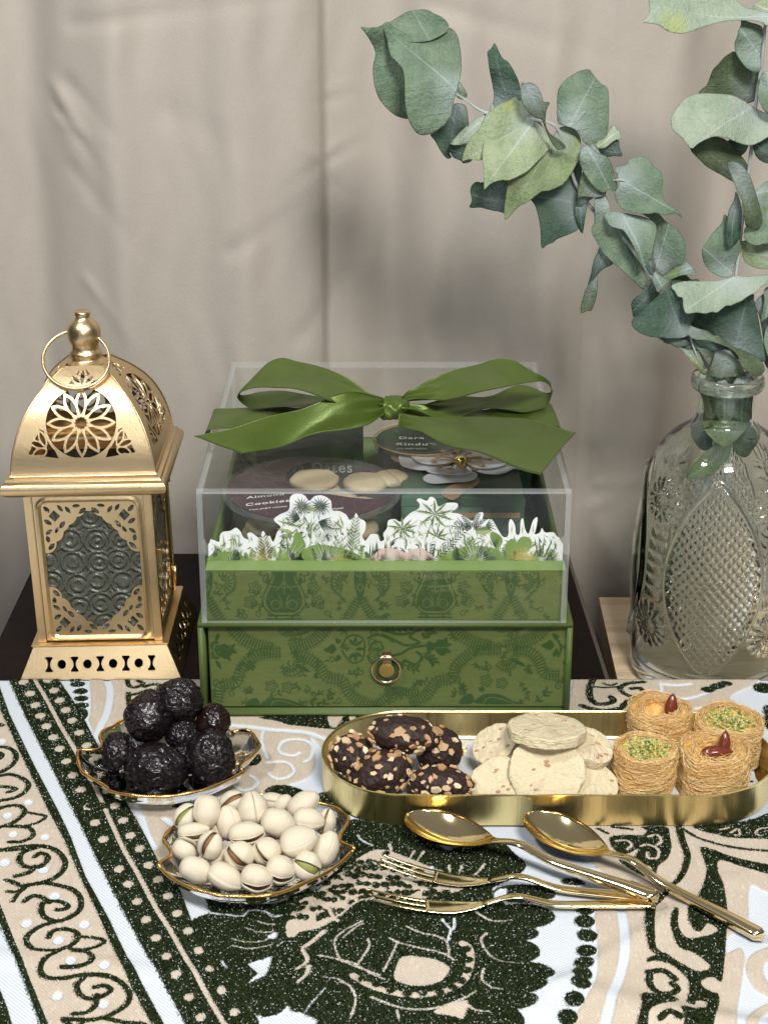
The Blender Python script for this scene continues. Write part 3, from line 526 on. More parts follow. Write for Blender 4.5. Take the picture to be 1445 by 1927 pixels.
# ---------------------------------------------------------------- the gold lantern
def build_lantern():
    ax, ay, zb = -19.62, 11.3, -.3; L = thing("lantern", "gold Moroccan style lantern with pierced dome and textured glass sides at the left", "lantern", (ax, ay, zb), rot=(0, R(-1.2), 0))
    O = np.array([ax, ay, zb])
    def rot(V, k):
        c, s = [(1, 0), (0, 1), (-1, 0), (0, -1)][k]; V = np.asarray(V, float); return np.stack([V[:, 0] * c - V[:, 1] * s, V[:, 0] * s + V[:, 1] * c, V[:, 2]], 1) + O
    def put(name, V, F, mat=M_lantern, smooth=False, **kw): return obj(name, np.asarray(V, float) + O, F, mat, kw.pop('parent', L), smooth, **kw)
    # roof face, cut after the photograph's openwork
    tab = [(890, 135.5), (884, 134.5), (864, 133), (844, 128.5), (815, 120), (790, 110.5), (770, 100), (752, 89), (735, 77), (721, 66), (704, 51), (687, 36)]
    prof = []
    for py, h in tab:
        w = h * .0354
        for _ in range(3): p = P(157, py, y=ay - w); w = h * cmpx(p)
        prof.append((py, w, p[2] - zb))
    qa = np.array(prof); zc = np.polyfit(qa[:, 0], qa[:, 2], 4); wc = np.polyfit(qa[:, 0], qa[:, 1], 5); hc = np.polyfit(qa[:, 0], [t[1] for t in tab], 5); fy = np.linspace(890, 687, 40); prof = [(y, float(np.polyval(wc, y)), float(np.polyval(zc, y))) for y in fy]; tab = [(y, float(np.polyval(hc, y))) for y in fy]
    pys = [q[0] for q in prof][::-1]; ws = [q[1] for q in prof][::-1]; zs = [q[2] for q in prof][::-1]; hs = [t[1] for t in tab][::-1]
    def ip(py, arr): return np.interp(py, pys, arr)
    cx0, cy0 = 157.5, 796.0
    def fn(X, Y):
        out = np.abs(X - cx0) - np.interp(Y, pys, hs); out = np.maximum(out, np.maximum(688 - Y, Y - 889.5)); r = np.hypot(X - cx0, Y - cy0)
        pet = np.full(X.shape, 1e3)
        for k in range(12):
            a = k * math.pi / 6 + math.pi / 2; pet = np.minimum(pet, sd_ves(X, Y, cx0 + 37 * math.cos(a), cy0 + 37 * math.sin(a), 21.5, 6.8, a))
        star = r - (11.5 + 1.8 * np.cos(12 * np.arctan2(Y - cy0, X - cx0)))
        gap = np.maximum(np.maximum(r - 66.5, 44 - r), 4.6 - pet - 0.0); op = np.minimum(np.minimum(pet, star), gap)
        op = np.maximum(op, Y - 861)
        for sx in (-1, 1):
            tri = sd_poly(X, Y, [(cx0 + sx * 101, 853), (cx0 + sx * 78, 806), (cx0 + sx * 66, 812), (cx0 + sx * 44, 862)]); tri = np.maximum(tri, 71.5 - r); v = np.full(X.shape, 1e3); o = (cx0 + sx * 66, 842)
            for a, l in ((-2.75, 17), (-1.95, 17), (-2.35, 0), (-3.6, 14), (2.35, 9)):
                if l:
                    aa = a if sx > 0 else math.pi - a; aa = math.pi - aa if sx > 0 else math.pi - aa; q = (o[0] - sx * math.cos(a) * (l + 2), o[1] + math.sin(a) * (l + 2)); v = np.minimum(v, sd_ves(X, Y, *q, l * .8, 4.2, math.atan2(q[1] - o[1], q[0] - o[0])))
            op = np.minimum(op, np.maximum(tri, 3.2 - v)); op = np.minimum(op, np.maximum(v, tri - 3))
        tri = np.maximum(sd_poly(X, Y, [(132, 722), (157.5, 688), (187, 722)]), 4 - np.minimum(np.minimum(sd_ves(X, Y, 157.5, 709, 14, 4, math.pi / 2), sd_ves(X, Y, 146, 714, 10, 3.4, .75)), sd_ves(X, Y, 171, 714, 10, 3.4, -.75)))
        v = np.minimum(np.minimum(sd_ves(X, Y, 157.5, 709, 14, 4, math.pi / 2), sd_ves(X, Y, 146, 714, 10, 3.4, .75)), sd_ves(X, Y, 171, 714, 10, 3.4, -.75)); op = np.minimum(op, np.minimum(tri, v))
        return np.maximum(out, -op)
    def mp(px, py, t):
        w = float(ip(py, ws)); h = float(ip(py, hs)); u = (px - cx0) / h * w; k = 1 - t / w; return np.array([u * k, -(w - t), float(ip(py, zs)) - t * .2])
    V, F = plate(fn, 20, 295, 686, 891, 190, 150, mp, .07)
    for k in range(4): obj("roof_panel", rot(V, k), F, M_lantern, L, True).modifiers.new("edge", "EDGE_SPLIT").split_angle = R(35)
    # ridge seams
    for k in range(4): obj("ridge", rot([v for v in tube([(w, -w, z) for w, z in zip(ws, zs)], .07, 6)[0]], k), tube([(w, -w, z) for w, z in zip(ws, zs)], .07, 6)[1], M_lantern, L)
    zr = zs[-1]                                                   # roof foot
    # eave: a rolled square moulding
    sec = [(4.2, -1.62), (4.9, -1.58), (5.15, -1.5)] + [(5.0 + .5 * math.cos(a), -.98 + .52 * math.sin(a)) for a in np.linspace(-1.2, 1.2, 11)] + [(5.16, -.4), (5.12, -.3), (4.93, -.24), (4.86, -.1), (4.82, 0.04), (4.3, .04)]
    V = []; n = len(sec)
    for s, (sx, sy) in enumerate(((-1, -1), (1, -1), (1, 1), (-1, 1))): V += [(sx * (r), sy * (r), zr + z) for r, z in sec]
    F = [(s * n + i, ((s + 1) % 4) * n + i, ((s + 1) % 4) * n + i + 1, s * n + i + 1) for s in range(4) for i in range(n - 1)]; e = put("eave", V, F, smooth=True); m = e.modifiers.new("edge", 'EDGE_SPLIT'); m.split_angle = R(50)
    zt = zr - 1.6; z0 = 2.27
    # base
    a = P(193, 1214, y=ay - 4.6); z0 = a[2] - zb
    sc_ = cmpx(P(190, 1250, y=ay - 5.1))
    def bf(X, Y):
        t = (Y - 1214) / (1272 - 1214); out = np.abs(X - 190) - (125 + 25.5 * t); out = np.maximum(out, np.maximum(1214 - Y, Y - 1276)); op = np.full(X.shape, 1e3)
        for i, c in enumerate(np.linspace(93, 287, 9)):
            if i % 2: op = np.minimum(op, np.hypot(X - c, Y - 1247) - 8.2)
            else:
                d = np.maximum(np.abs(X - c) - 7.2, np.abs(Y - 1247) - 13.5); d = np.maximum(d, 12.5 - np.hypot(X - c - 14.8, Y - 1247)); d = np.maximum(d, 12.5 - np.hypot(X - c + 14.8, Y - 1247)); op = np.minimum(op, d)
        return np.maximum(out, -op)
    def bmp(px, py, t):
        k = (py - 1214) / 62.0; half = 4.6 + .98 * k; return np.array([(px - 190) / (125 + 27 * k) * half * (1 - t / 5), -half + t, z0 * (1 - k)])
    V, F = plate(bf, 36, 344, 1213, 1277, 230, 48, bmp, .08)
    for k in range(4): obj("base_panel", rot(V, k), F, M_lantern, L, False)
    put("base_plate", *box(-5.0, 5.0, -5.0, 5.0, .02, .12), mat=simple("blackened tin", (.012, .01, .008), .7)); put("floor_plate", *box(-4.75, 4.75, -4.75, 4.75, z0 - .02, z0 + .12, .05))
    for sx in (-1, 1):
        for sy in (-1, 1): put("corner_post", *join(box(sx * 4.3 - .0 if sx < 0 else 3.75, -3.75 if sx < 0 else 4.3, sy * 4.3 if sy < 0 else 3.85, -3.85 if sy < 0 else 4.3, z0 + .1, zt, .06)))
    # doors
    H = zt - z0 - .25; pw, ph = 6.38, 0
    zt2 = P(170, 947, y=ay - 4.35)[2] - zb; zb2 = P(182, 1197, y=ay - 4.35)[2] - zb
    def fr(X, Z):
        out = np.maximum(np.abs(X) - 3.72, np.abs(Z - (z0 + .2 + H / 2)) - H / 2 + .02); c = (zt2 + zb2) / 2; q = np.maximum(np.abs(X) - (3.2 - .45), 0); r = np.maximum(np.abs(Z - c) - ((zt2 - zb2) / 2 - .45), 0); hole = np.hypot(q, r) - .45 + np.minimum(np.maximum(np.abs(X) - 2.75, np.abs(Z - c) - (zt2 - zb2) / 2 + .45), 0)
        return np.maximum(out, -hole), hole
    def fmp(x, z, t):
        X = np.array([[x]]); Z = np.array([[z]]); h = float(fr(X, Z)[1][0, 0]); rise = .10 * math.exp(-((h - .22) / .11) ** 2) - .06 * max(0, 1 - h / .12); return np.array([x, -4.18 - rise + t, z])
    V, F = plate(lambda X, Z: fr(X, Z)[0], -3.8, 3.8, z0 + .05, zt + .05, 76, 110, fmp, .1)
    Vg, Fg = box(-3.2, 3.2, -4.0, -3.86, zb2 - .1, zt2 + .1)
    def fil(X, Y):
        x = np.minimum(X, 178 - X); y = np.minimum(Y, 249 - Y); m = np.full(X.shape, 1e3)
        for c in ((4, 74, 19), (20, 54, 18), (28, 32, 24), (45, 20, 22), (66, 10, 17), (89, 3, 14), (0, 40, 24), (10, 10, 24)): m = np.minimum(m, np.hypot(x - c[0], y - c[1]) - c[2])
        m = np.maximum(m, np.maximum(-2 - x, -2 - y)); op = np.full(X.shape, 1e3)
        for cx, cy, a, l, w in ((11, 13, .8, 8.5, 4), (36, 11, .9, 8, 3.4), (50, 14, .9, 8, 3.6), (66, 7, -.1, 8, 3.2), (77, 16, -.6, 9, 4), (11, 36, .55, 8.5, 4), (11, 54, -.6, 8, 3.6), (13, 81, -.75, 9, 4), (37, 41, -.85, 8.5, 4), (26, 51, -1.0, 7, 3), (8, 67, 1.4, 6.5, 4)): op = np.minimum(op, sd_ves(x, y, cx, cy, l, w, a))
        op = np.minimum(op, (np.abs(x - 24) + np.abs(y - 25)) - 11); return np.maximum(m, -op)
    def flm(x, y, t): return np.array([(x / 178 - .5) * 6.46, -4.12 + t, zt2 + .02 - y / 249 * (zt2 - zb2 + .04)])
    Vf, Ff = plate(fil, -2.2, 180.2, -2.2, 251.2, 150, 200, flm, .07)
    for k in range(4):
        d = obj("door", rot(V, k), F, M_lantern, L, True); d.modifiers.new("edge", 'EDGE_SPLIT').split_angle = R(40); 
        obj("filigree", rot(Vf, k), Ff, M_lantern, d, False); obj("pane", rot(Vg, k), Fg, M_lglass, d, False)
    for zz in (z0 + 1.6, zt - 1.6): put("hinge", *tube([(4.42, 3.5, zz - .7), (4.42, 3.5, zz + .7)], .13, 10), smooth=True)
    put("door_latch", *box(4.2, 4.55, -3.3, -2.9, z0 + 5.5, z0 + 6.6, .05))
    put("ceiling_plate", *box(-4.3, 4.3, -4.3, 4.3, zt - .1, zt, 0), mat=simple("lantern inside", (.02, .017, .012), .6))
    # neck, cap and ring
    pn = P(157, 686, y=ay - 1.0); zn = pn[2] - zb - .25
    prof = [(1.45, 0), (1.44, .12), (1.3, .28), (1.06, .42), (1.0, .55), (1.09, .68), (1.1, .85), (1.05, .98), (.93, 1.1), (.92, 1.4), (1.0, 1.62), (1.1, 1.85), (1.13, 2.2), (1.1, 2.55), (.98, 2.85), (.74, 3.12), (.5, 3.32), (.46, 3.42), (.53, 3.5), (.54, 3.72), (.46, 3.8), (0.02, 3.82)]
    k = (P(157, 584, y=ay)[2] - zb - zn) / 3.82; put("finial", *lathe([(r, zn + z * k) for r, z in prof], 48), smooth=True)
    put("collar", *box(-1.35, 1.35, -1.35, 1.35, zn - .35, zn + .06, .08))
    Tp = P(157, 622, y=ay) - O; Bp = P(157, 731, y=ay - 2.95) - O; c = (Tp + Bp) / 2; h = (Tp - Bp) / 2; rr = 2.22
    pts = [c + np.array([rr * math.sin(a), 0, 0]) + h * math.cos(a) for a in np.linspace(.0, 2 * math.pi, 73)[:-1]]; v, f = tube(pts + pts[:1], .115, 10, False); put("carry_ring", v, f, smooth=True)
build_lantern()
# ---------------------------------------------------------------- green gift box
BX0, BX1 = -12.05, 12.22
ZC = float(P(726, 1173, y=0)[2]); ZL = float(P(722, 920, y=-.05)[2]); YB = float(P(722, 681, z=ZL)[1])
def damask(name, z0, z1, x0, x1, y, draws, parent, res=.052):
    """paper with a two-tone figure, drawn as a distance field in the plane of the panel"""
    xs = np.linspace(x0, x1, int((x1 - x0) / res)); zs = np.linspace(z0, z1, int((z1 - z0) / res)); X, Z = np.meshgrid(xs, zs); D = np.full(X.shape, .6)
    def to(z, pts): return [(p[0], p[2]) for p in (P(px, py, y=y) for px, py in zm(*z, pts))]
    def ap(pts, pad, f, carve=False):
        pts = np.array(pts); lo = pts.min(0) - pad - .3; hi = pts.max(0) + pad + .3; i0, i1 = np.searchsorted(xs, (lo[0], hi[0])); j0, j1 = np.searchsorted(zs, (lo[1], hi[1]))
        if i1 <= i0 or j1 <= j0: return
        s = (slice(j0, j1), slice(i0, i1)); v = f(X[s], Z[s]); D[s] = np.maximum(D[s], -v) if carve else np.minimum(D[s], v)
    c = .0352
    class A:
        @staticmethod
        def st(z, w, *ls, carve=False):
            for l in ls:
                p = [tuple(q) for q in cat(to(z, l), 5)]; ww = (w * (1.3 if not carve else 1)) * c / z[2]; ap(p, ww, lambda a, b: sd_line(a, b, p, ww), carve)
        @staticmethod
        def poly(z, l, carve=False):
            p = [tuple(q) for q in cat(to(z, l), 4, True)]; ap(p, 0, lambda a, b: sd_poly(a, b, p), carve)
        @staticmethod
        def ves(z, cx, cy, L, W, a, carve=False):
            q = to(z, [(cx, cy)])[0]; k = c / z[2]; ap([q], L * k, lambda u, v: sd_ves(u, v, q[0], q[1], L * k, W * k, -a), carve)
        @staticmethod
        def fan(z, cx, cy, r, a0, a1, n=9):
            for k in range(n):
                a = a0 + (a1 - a0) * k / (n - 1); A.ves(z, cx + math.cos(a) * r * .62, cy + math.sin(a) * r * .62, r * .34, r * .085, a)
            A.st(z, 7, [(cx + r * math.cos(a0 + (a1 - a0) * k / 8), cy + r * math.sin(a0 + (a1 - a0) * k / 8)) for k in range(9)])
            m = 16
            for k in range(m): a = a0 + (a1 - a0) * k / (m - 1); A.st(z, 6, [(cx + r * 1.04 * math.cos(a), cy + r * 1.04 * math.sin(a)), (cx + r * 1.22 * math.cos(a), cy + r * 1.22 * math.sin(a))])
            A.st(z, 8, [(cx + r * .25 * math.cos(a0 + t * .9), cy + r * .25 * math.sin(a0 + t * .9)) for t in range(6)])
        @staticmethod
        def flower(z, cx, cy, r):
            A.st(z, 7, [(cx + r * (1 + .22 * math.cos(5 * t)) * math.cos(t), cy + r * (1 + .22 * math.cos(5 * t)) * math.sin(t)) for t in np.linspace(0, 6.283, 26)])
            for k in range(5): a = k * 1.2566; A.ves(z, cx + r * .5 * math.cos(a), cy + r * .5 * math.sin(a), r * .33, r * .16, a)
        @staticmethod
        def spray(z, pts, n=6, L=24, W=8):
            A.st(z, 6, pts); q = cat([np.array(p) for p in pts], 8)
            for k in range(n):
                i = int((k + .6) / n * (len(q) - 2)); d = q[i + 1] - q[i]; a = math.atan2(d[1], d[0])
                for s in (-1, 1): b = a + s * .75; A.ves(z, q[i][0] + math.cos(b) * L * .9, q[i][1] + math.sin(b) * L * .9, L, W, b)
        @staticmethod
        def ladder(z, pts, w=34):
            q = cat([np.array(p, float) for p in pts], 10); q = np.array(q); d = np.gradient(q, axis=0); d /= np.linalg.norm(d, axis=1, keepdims=True) + 1e-9; nrm = np.stack([-d[:, 1], d[:, 0]], 1)
            seg = np.concatenate([[0], np.cumsum(np.linalg.norm(np.diff(q, axis=0), axis=1))]); tot = seg[-1]
            def at(s): return np.array([np.interp(s, seg, q[:, 0]), np.interp(s, seg, q[:, 1])]), np.array([np.interp(s, seg, nrm[:, 0]), np.interp(s, seg, nrm[:, 1])])
            for o in (-w, w): A.st(z, 7, [tuple(p) for p in (q + nrm * o)[::3]])
            s = 8
            while s < tot:
                p, m = at(s); A.st(z, 10, [tuple(p - m * w * .62), tuple(p + m * w * .62)])
                for sg in (-1, 1): A.st(z, 6, [tuple(p + m * sg * (w + 3)), tuple(p + m * sg * (w + 18))])
                s += 22
    draws(A); V = np.stack([X, np.full(X.shape, y), Z], -1).reshape(-1, 3); F = grid_faces(len(zs), len(xs)); o = obj(name, V, F, M_damask, parent, False)
    a = o.data.attributes.new("damask", 'FLOAT', 'POINT'); a.data.foreach_set("value", (.5 + np.clip(D, -.2, .2)).ravel().astype(np.float32)); return o
R5 = (360, 1040, 3.803); R6 = (720, 1040, 3.905)
def low(A):
    fillers(A, R5, 560, 1090, 26, 1); fillers(A, R6, 560, 1090, 26, 2)
    for z, dx in ((R5, 0), (R6, 1)):
        l = lambda *p: list(p)
        if dx == 0:
            A.ladder(z, [(285, 525), (350, 600), (450, 655), (590, 692)]); A.ladder(z, [(975, 525), (900, 610), (820, 655), (700, 690)]); A.ladder(z, [(640, 715), (500, 725), (400, 785), (345, 860), (325, 930), (215, 955), (190, 1050), (160, 1130)], 30); A.ladder(z, [(740, 715), (840, 755), (920, 820), (975, 895), (1080, 915), (1125, 1000), (1200, 1060), (1330, 1110)], 30)
            A.fan(z, 700, 610, 78, -2.6, .5); A.fan(z, 715, 790, 88, -.5, 2.4); A.ves(z, 800, 830, 60, 16, .5); A.ves(z, 800, 575, 55, 14, -.25)
            A.flower(z, 575, 955, 38); A.flower(z, 690, 965, 36); A.spray(z, [(560, 1100), (540, 1050), (600, 1020), (640, 1000)], 3, 22, 8); A.poly(z, [(510, 1110), (540, 1050), (600, 1040), (700, 1050), (800, 1090), (860, 1110)]); A.st(z, 7, [(570, 1100), (600, 1060), (680, 1070), (800, 1110)], carve=True)
            A.poly(z, [(390, 1110), (410, 1060), (460, 1040), (490, 1070), (480, 1110)]); A.spray(z, [(840, 1060), (900, 1080), (930, 1110)], 3, 26, 10); A.spray(z, [(800, 990), (860, 1000), (890, 1060)], 3, 16, 6); A.spray(z, [(940, 1090), (980, 1050), (1000, 1010)], 3, 24, 9); A.st(z, 8, [(820, 950), (850, 975), (830, 1000)])
            A.spray(z, [(140, 640), (220, 700), (310, 690)], 5, 30, 11); A.spray(z, [(140, 760), (200, 720), (280, 740)], 4, 30, 11); A.ves(z, 185, 610, 45, 14, -1.2); A.ves(z, 195, 800, 45, 14, 1.1); A.poly(z, [(200, 690), (240, 650), (285, 690), (320, 710), (280, 730), (240, 760)])
            A.poly(z, [(945, 695), (980, 675), (1010, 650), (1040, 690), (1010, 725), (985, 715)]); A.poly(z, [(1030, 610), (1075, 630), (1045, 655)]); A.poly(z, [(1030, 780), (1075, 755), (1045, 730)]); A.st(z, 10, [(1080, 680), (1110, 610), (1170, 590), (1230, 620), (1240, 700), (1220, 770), (1160, 790), (1110, 750), (1080, 700)])
            for k in range(7): a = -2.2 + k * .73; A.ves(z, 1170 + 38 * math.cos(a), 690 + 60 * math.sin(a), 34, 13, a)
            A.spray(z, [(1120, 870), (1160, 850), (1190, 880)], 3, 18, 7); A.spray(z, [(870, 890), (900, 880)], 2, 18, 7); A.spray(z, [(390, 1010), (430, 970)], 3, 18, 7)
            A.st(z, 12, [(1260, 610), (1330, 590), (1400, 610), (1445, 640)], [(1270, 700), (1300, 650), (1350, 640), (1370, 690), (1330, 700)], [(1260, 740), (1290, 790), (1340, 770), (1340, 720)]); A.fan(z, 1320, 640, 46, 1, 4.5, 6); A.fan(z, 1320, 740, 44, 1.6, 5.2, 6); A.ladder(z, [(1445, 975), (1380, 1050), (1290, 1100)], 22)
        else:
            A.ladder(z, [(500, 525), (570, 605), (660, 655), (800, 690)]); A.ladder(z, [(1215, 525), (1130, 615), (1010, 660), (900, 690)]); A.ladder(z, [(870, 710), (700, 715), (600, 775), (530, 850), (510, 925), (390, 950), (330, 1040), (200, 1110)], 30); A.ladder(z, [(960, 710), (1080, 728), (1150, 800), (1190, 890), (1310, 905)], 30)
            A.fan(z, 905, 595, 78, -2.8, .6); A.fan(z, 905, 780, 80, -.4, 2.6); A.ves(z, 1000, 810, 60, 16, .5); A.ves(z, 1000, 560, 50, 14, -.3)
            A.flower(z, 760, 940, 38); A.flower(z, 875, 960, 36); A.poly(z, [(690, 1110), (710, 1060), (780, 1035), (870, 1045), (960, 1090), (1040, 1110)]); A.st(z, 7, [(740, 1110), (780, 1065), (870, 1075), (980, 1115)], carve=True); A.poly(z, [(560, 1110), (590, 1060), (650, 1035), (670, 1080), (650, 1110)]); A.spray(z, [(740, 1030), (720, 990)], 2, 18, 8)
            A.spray(z, [(1010, 950), (1040, 1000), (1070, 1060), (1000, 1100)], 5, 18, 7); A.spray(z, [(1120, 1100), (1180, 1050), (1210, 1020)], 3, 26, 10); A.spray(z, [(1060, 890), (1090, 870)], 2, 18, 7); A.spray(z, [(560, 1000), (600, 970)], 3, 18, 7); A.spray(z, [(250, 940), (290, 960)], 2, 20, 8)
            A.st(z, 16, [(0, 600), (80, 640), (170, 680), (270, 660), (200, 620), (240, 580), (280, 570)], [(60, 760), (140, 740), (210, 700), (330, 680)], [(0, 570), (120, 600), (200, 590)], [(160, 790), (240, 820), (290, 770), (250, 730)]); A.spray(z, [(20, 560), (120, 560), (230, 550)], 5, 24, 9); A.spray(z, [(300, 640), (330, 590), (370, 570)], 4, 28, 11); A.spray(z, [(300, 740), (350, 770), (380, 810)], 4, 28, 11); A.spray(z, [(120, 800), (200, 840), (260, 850)], 4, 24, 9); A.st(z, 8, [(225, 890), (240, 850), (270, 830)])
            A.poly(z, [(400, 640), (440, 640), (470, 620), (480, 660), (510, 670), (480, 700), (505, 730), (470, 740), (440, 760), (400, 740), (380, 690)]); A.poly(z, [(330, 650), (400, 690), (330, 730)]); A.st(z, 6, [(390, 700), (490, 695)], carve=True); A.ladder(z, [(20, 985), (130, 1030), (260, 1020)], 20); A.fan(z, 120, 1070, 75, 2.6, 5.6, 7)
            A.poly(z, [(1160, 680), (1200, 660), (1230, 640), (1260, 680), (1230, 715), (1195, 705)]); A.poly(z, [(1245, 590), (1290, 610), (1280, 650), (1255, 630)]); A.poly(z, [(1245, 765), (1290, 745), (1280, 700), (1255, 730)]); A.st(z, 14, [(1290, 650), (1310, 700), (1290, 760)])
def fillers(A, z, y0, y1, n, seed):
    rq = random.Random(seed)
    for k in range(n):
        x, y = rq.uniform(120, 1430), rq.uniform(y0, y1); a = rq.uniform(0, 6.28)
        if k % 3: A.spray(z, [(x, y), (x + 30 * math.cos(a), y + 30 * math.sin(a)), (x + 55 * math.cos(a + .5), y + 55 * math.sin(a + .5))], 3, 17, 6)
        else: A.st(z, 7, [(x + (8 + 3 * t) * math.cos(a + t), y + (8 + 3 * t) * math.sin(a + t)) for t in np.linspace(0, 6, 12)]); A.ves(z, x + 34 * math.cos(a), y + 34 * math.sin(a), 20, 8, a)
def up(A):
    fillers(A, R5, 140, 470, 16, 5); fillers(A, R6, 140, 470, 16, 6)
    for z, c in ((R5, 665), (R6, 385)):
        A.poly(z, [(c - 75, 120), (c + 75, 120), (c + 70, 180), (c + 95, 240), (c + 130, 320), (c + 125, 380), (c + 80, 425), (c, 430), (c - 80, 425), (c - 125, 380), (c - 130, 320), (c - 95, 240), (c - 70, 180)])
        A.st(z, 7, [(c, 120), (c, 200), (c, 300)], [(c - 90, 240), (c, 250), (c + 90, 240)], [(c - 55, 270), (c - 20, 230), (c, 215), (c + 20, 230), (c + 55, 270)], carve=True)
        for s in (-1, 1):
            A.st(z, 6, [(c + s * 60 + 32 * math.cos(t), 372 + 32 * math.sin(t)) for t in np.linspace(0, 6.28, 12)], [(c + s * 40, 300), (c + s * 20, 340), (c + s * 15, 400)], carve=True); A.st(z, 9, [(c + s * 90, 120), (c + s * 85, 170), (c + s * 115, 235), (c + s * 150, 320), (c + s * 145, 385), (c + s * 90, 440), (c + s * 20, 450)])
            A.flower(z, c + s * 210, 255, 40); A.flower(z, c + s * 240, 355, 40); A.spray(z, [(c + s * 140, 330), (c + s * 175, 290), (c + s * 200, 290)], 3, 18, 7); A.spray(z, [(c + s * 145, 390), (c + s * 190, 370), (c + s * 220, 370)], 3, 18, 7); A.st(z, 8, [(c + s * 85, 230), (c + s * 150, 200), (c + s * 120, 150), (c + s * 110, 190)]); A.ves(z, c + s * 118, 200, 32, 12, 1.5); A.st(z, 8, [(c + s * 130, 120), (c + s * 180, 150), (c + s * 150, 165)])
        A.st(z, 12, [(c - 120, 475), (c + 120, 475)], [(c - 60, 450), (c - 60, 480)], [(c + 60, 450), (c + 60, 480)], [(c - 110, 450), (c + 110, 450)])
    for z, c in ((R5, 110), (R5, 1208), (R6, 940)):
        for s in (-1, 1):
            A.fan(z, c + s * 118, 215, 84, math.pi / 2 - s * (math.pi / 2) - 2.0 if s > 0 else math.pi - 1.2, (1.3 if s > 0 else math.pi + 2.0), 9); A.st(z, 8, [(c + s * 200, 130), (c + s * 200, 250), (c + s * 150, 300), (c + s * 100, 350)]); A.ladder(z, [(c + s * 10, 330), (c + s * 50, 400), (c + s * 110, 490)], 22); A.spray(z, [(c + s * 110, 330), (c + s * 150, 350), (c + s * 150, 410)], 3, 16, 6)
        A.poly(z, [(c - 30, 120), (c + 30, 120), (c + 45, 200), (c + 25, 300), (c, 350), (c - 25, 300), (c - 45, 200)]); A.st(z, 7, [(c - 22, 250), (c, 225), (c + 22, 250), (c, 275), (c - 22, 250)], [(c, 120), (c, 200)], [(c - 20, 160), (c, 180), (c + 20, 160)], carve=True)
def build_box():
    t = thing("gift_box", "green damask gift box with a ring pull drawer under the clear cover in the middle", "gift box", ((BX0 + BX1) / 2, YB / 2, 0)); b = .36; z1 = ZC
    V, F = join(box(BX0, BX1, 0, YB, 0, b, .07), box(BX0, BX1, 0, YB, z1 - b, z1, .07), box(BX0, BX0 + b, .04, YB - .04, b - .02, z1 - b + .02), box(BX1 - b, BX1, .04, YB - .04, b - .02, z1 - b + .02), box(BX0 + .1, BX1 - .1, YB - b, YB - .05, b - .02, z1 - b + .02)); obj("case", V, F, M_green, t)
    x0, x1 = P(391, 1250, y=.55)[0] + .12, P(1064, 1250, y=.55)[0]; za, zz = b + .12, z1 - b - .07
    d = obj("drawer", *join(box(x0, x1, .5, .9, za, zz, .04), box(x0 + .1, x1 - .1, .9, YB - 1, za, za + .2), box(x0 + .1, x0 + .3, .9, YB - 1, za, zz - .2), box(x1 - .3, x1 - .1, .9, YB - 1, za, zz - .2)), M_green, t)
    damask("drawer_paper", za + .04, zz - .04, x0 + .04, x1 - .04, .493, low, d)
    # ring pull
    c = P(727, 1260, y=.25); rad = 26.5 * cmpx(c); pts = [c + np.array([rad * math.cos(a), -.02, rad * math.sin(a)]) for a in np.linspace(0, 2 * math.pi, 41)]; obj("ring_pull", *tube(pts, .10, 8, False), M_pull, d)
    c2 = P(729, 1260, y=.40); r2 = 22 * cmpx(c); V, F = lathe([(.02, .06), (r2 - .18, .06), (r2 - .14, .1), (r2 - .02, .1), (r2, 0)], 40); V = [(c2[0] + x, .49 - z, c2[2] + y) for x, y, z in V]; obj("pull_rosette", V, [f[::-1] for f in F], simple("dark green enamel", (.05, .09, .03), .35), d)
    w = 8.5 * cmpx(c); rr = 14.5 * cmpx(c)
    fn = lambda X, Y: np.minimum(np.hypot(X, Y) - rr, np.maximum(np.abs(X) - w, np.maximum(-Y, Y - 36 * cmpx(c)))); obj("pull_tab", *plate(fn, -rr - .05, rr + .05, -rr - .05, 1.4, 44, 60, lambda u, v, q: np.array([c[0] + .02 + u, .16 + q + .28 * max(0, v - .5), c[2] - .02 + v]), .05), M_pull, d, False)
    # inner tray with its upper front wall and ledge
    ix0, ix1 = P(387, 1120, y=.5)[0], P(1064, 1120, y=.5)[0]; zt = float(P(722, 1074, y=.5)[2]); y1 = float(P(722, 1055, z=zt)[1])
    u = obj("tray", *join(box(ix0, ix1, .5, y1, z1 + .005, zt, .05), box(ix0, ix0 + .3, y1, YB - .6, z1 + .005, zt - .1), box(ix1 - .3, ix1, y1, YB - .6, z1 + .005, zt - .1), box(ix0, ix1, YB - .9, YB - .5, z1 + .005, zt - .1)), M_green, t)
    obj("ledge", *box(ix0 + .05, ix1 - .05, .56, y1 + .02, zt - .03, zt + .012), M_ledge, u, False); obj("tray_floor", *box(ix0 + .3, ix1 - .3, y1, YB - .9, z1 + .01, z1 + .2), M_inner, u, False); damask("tray_paper", z1 + .03, zt - .06, ix0 + .04, ix1 - .04, .492, up, u)
    # clear cover: five sheets whose polished rims are their own faces
    cv = thing("acrylic_cover", "clear acrylic cover standing over the paper leaves and jars on the gift box", "display cover", ((BX0 + BX1) / 2, YB / 2, z1)); th = .36; X0, X1 = P(369, 922, y=0)[0], P(1076, 920, y=0)[0]; z1 = z1 + .01
    def sheet(name, x0, x1, y0, y1, z0, z2, axis):
        V, F = box(x0, x1, y0, y1, z0, z2); me_faces = {0: (4, 5), 1: (2, 3), 2: (0, 1)}[axis]
        o = obj(name, V, F, M_acr, cv, False); o.data.materials.append(M_acre)
        for i, p in enumerate(o.data.polygons): p.material_index = 0 if i in me_faces else 1
        return o
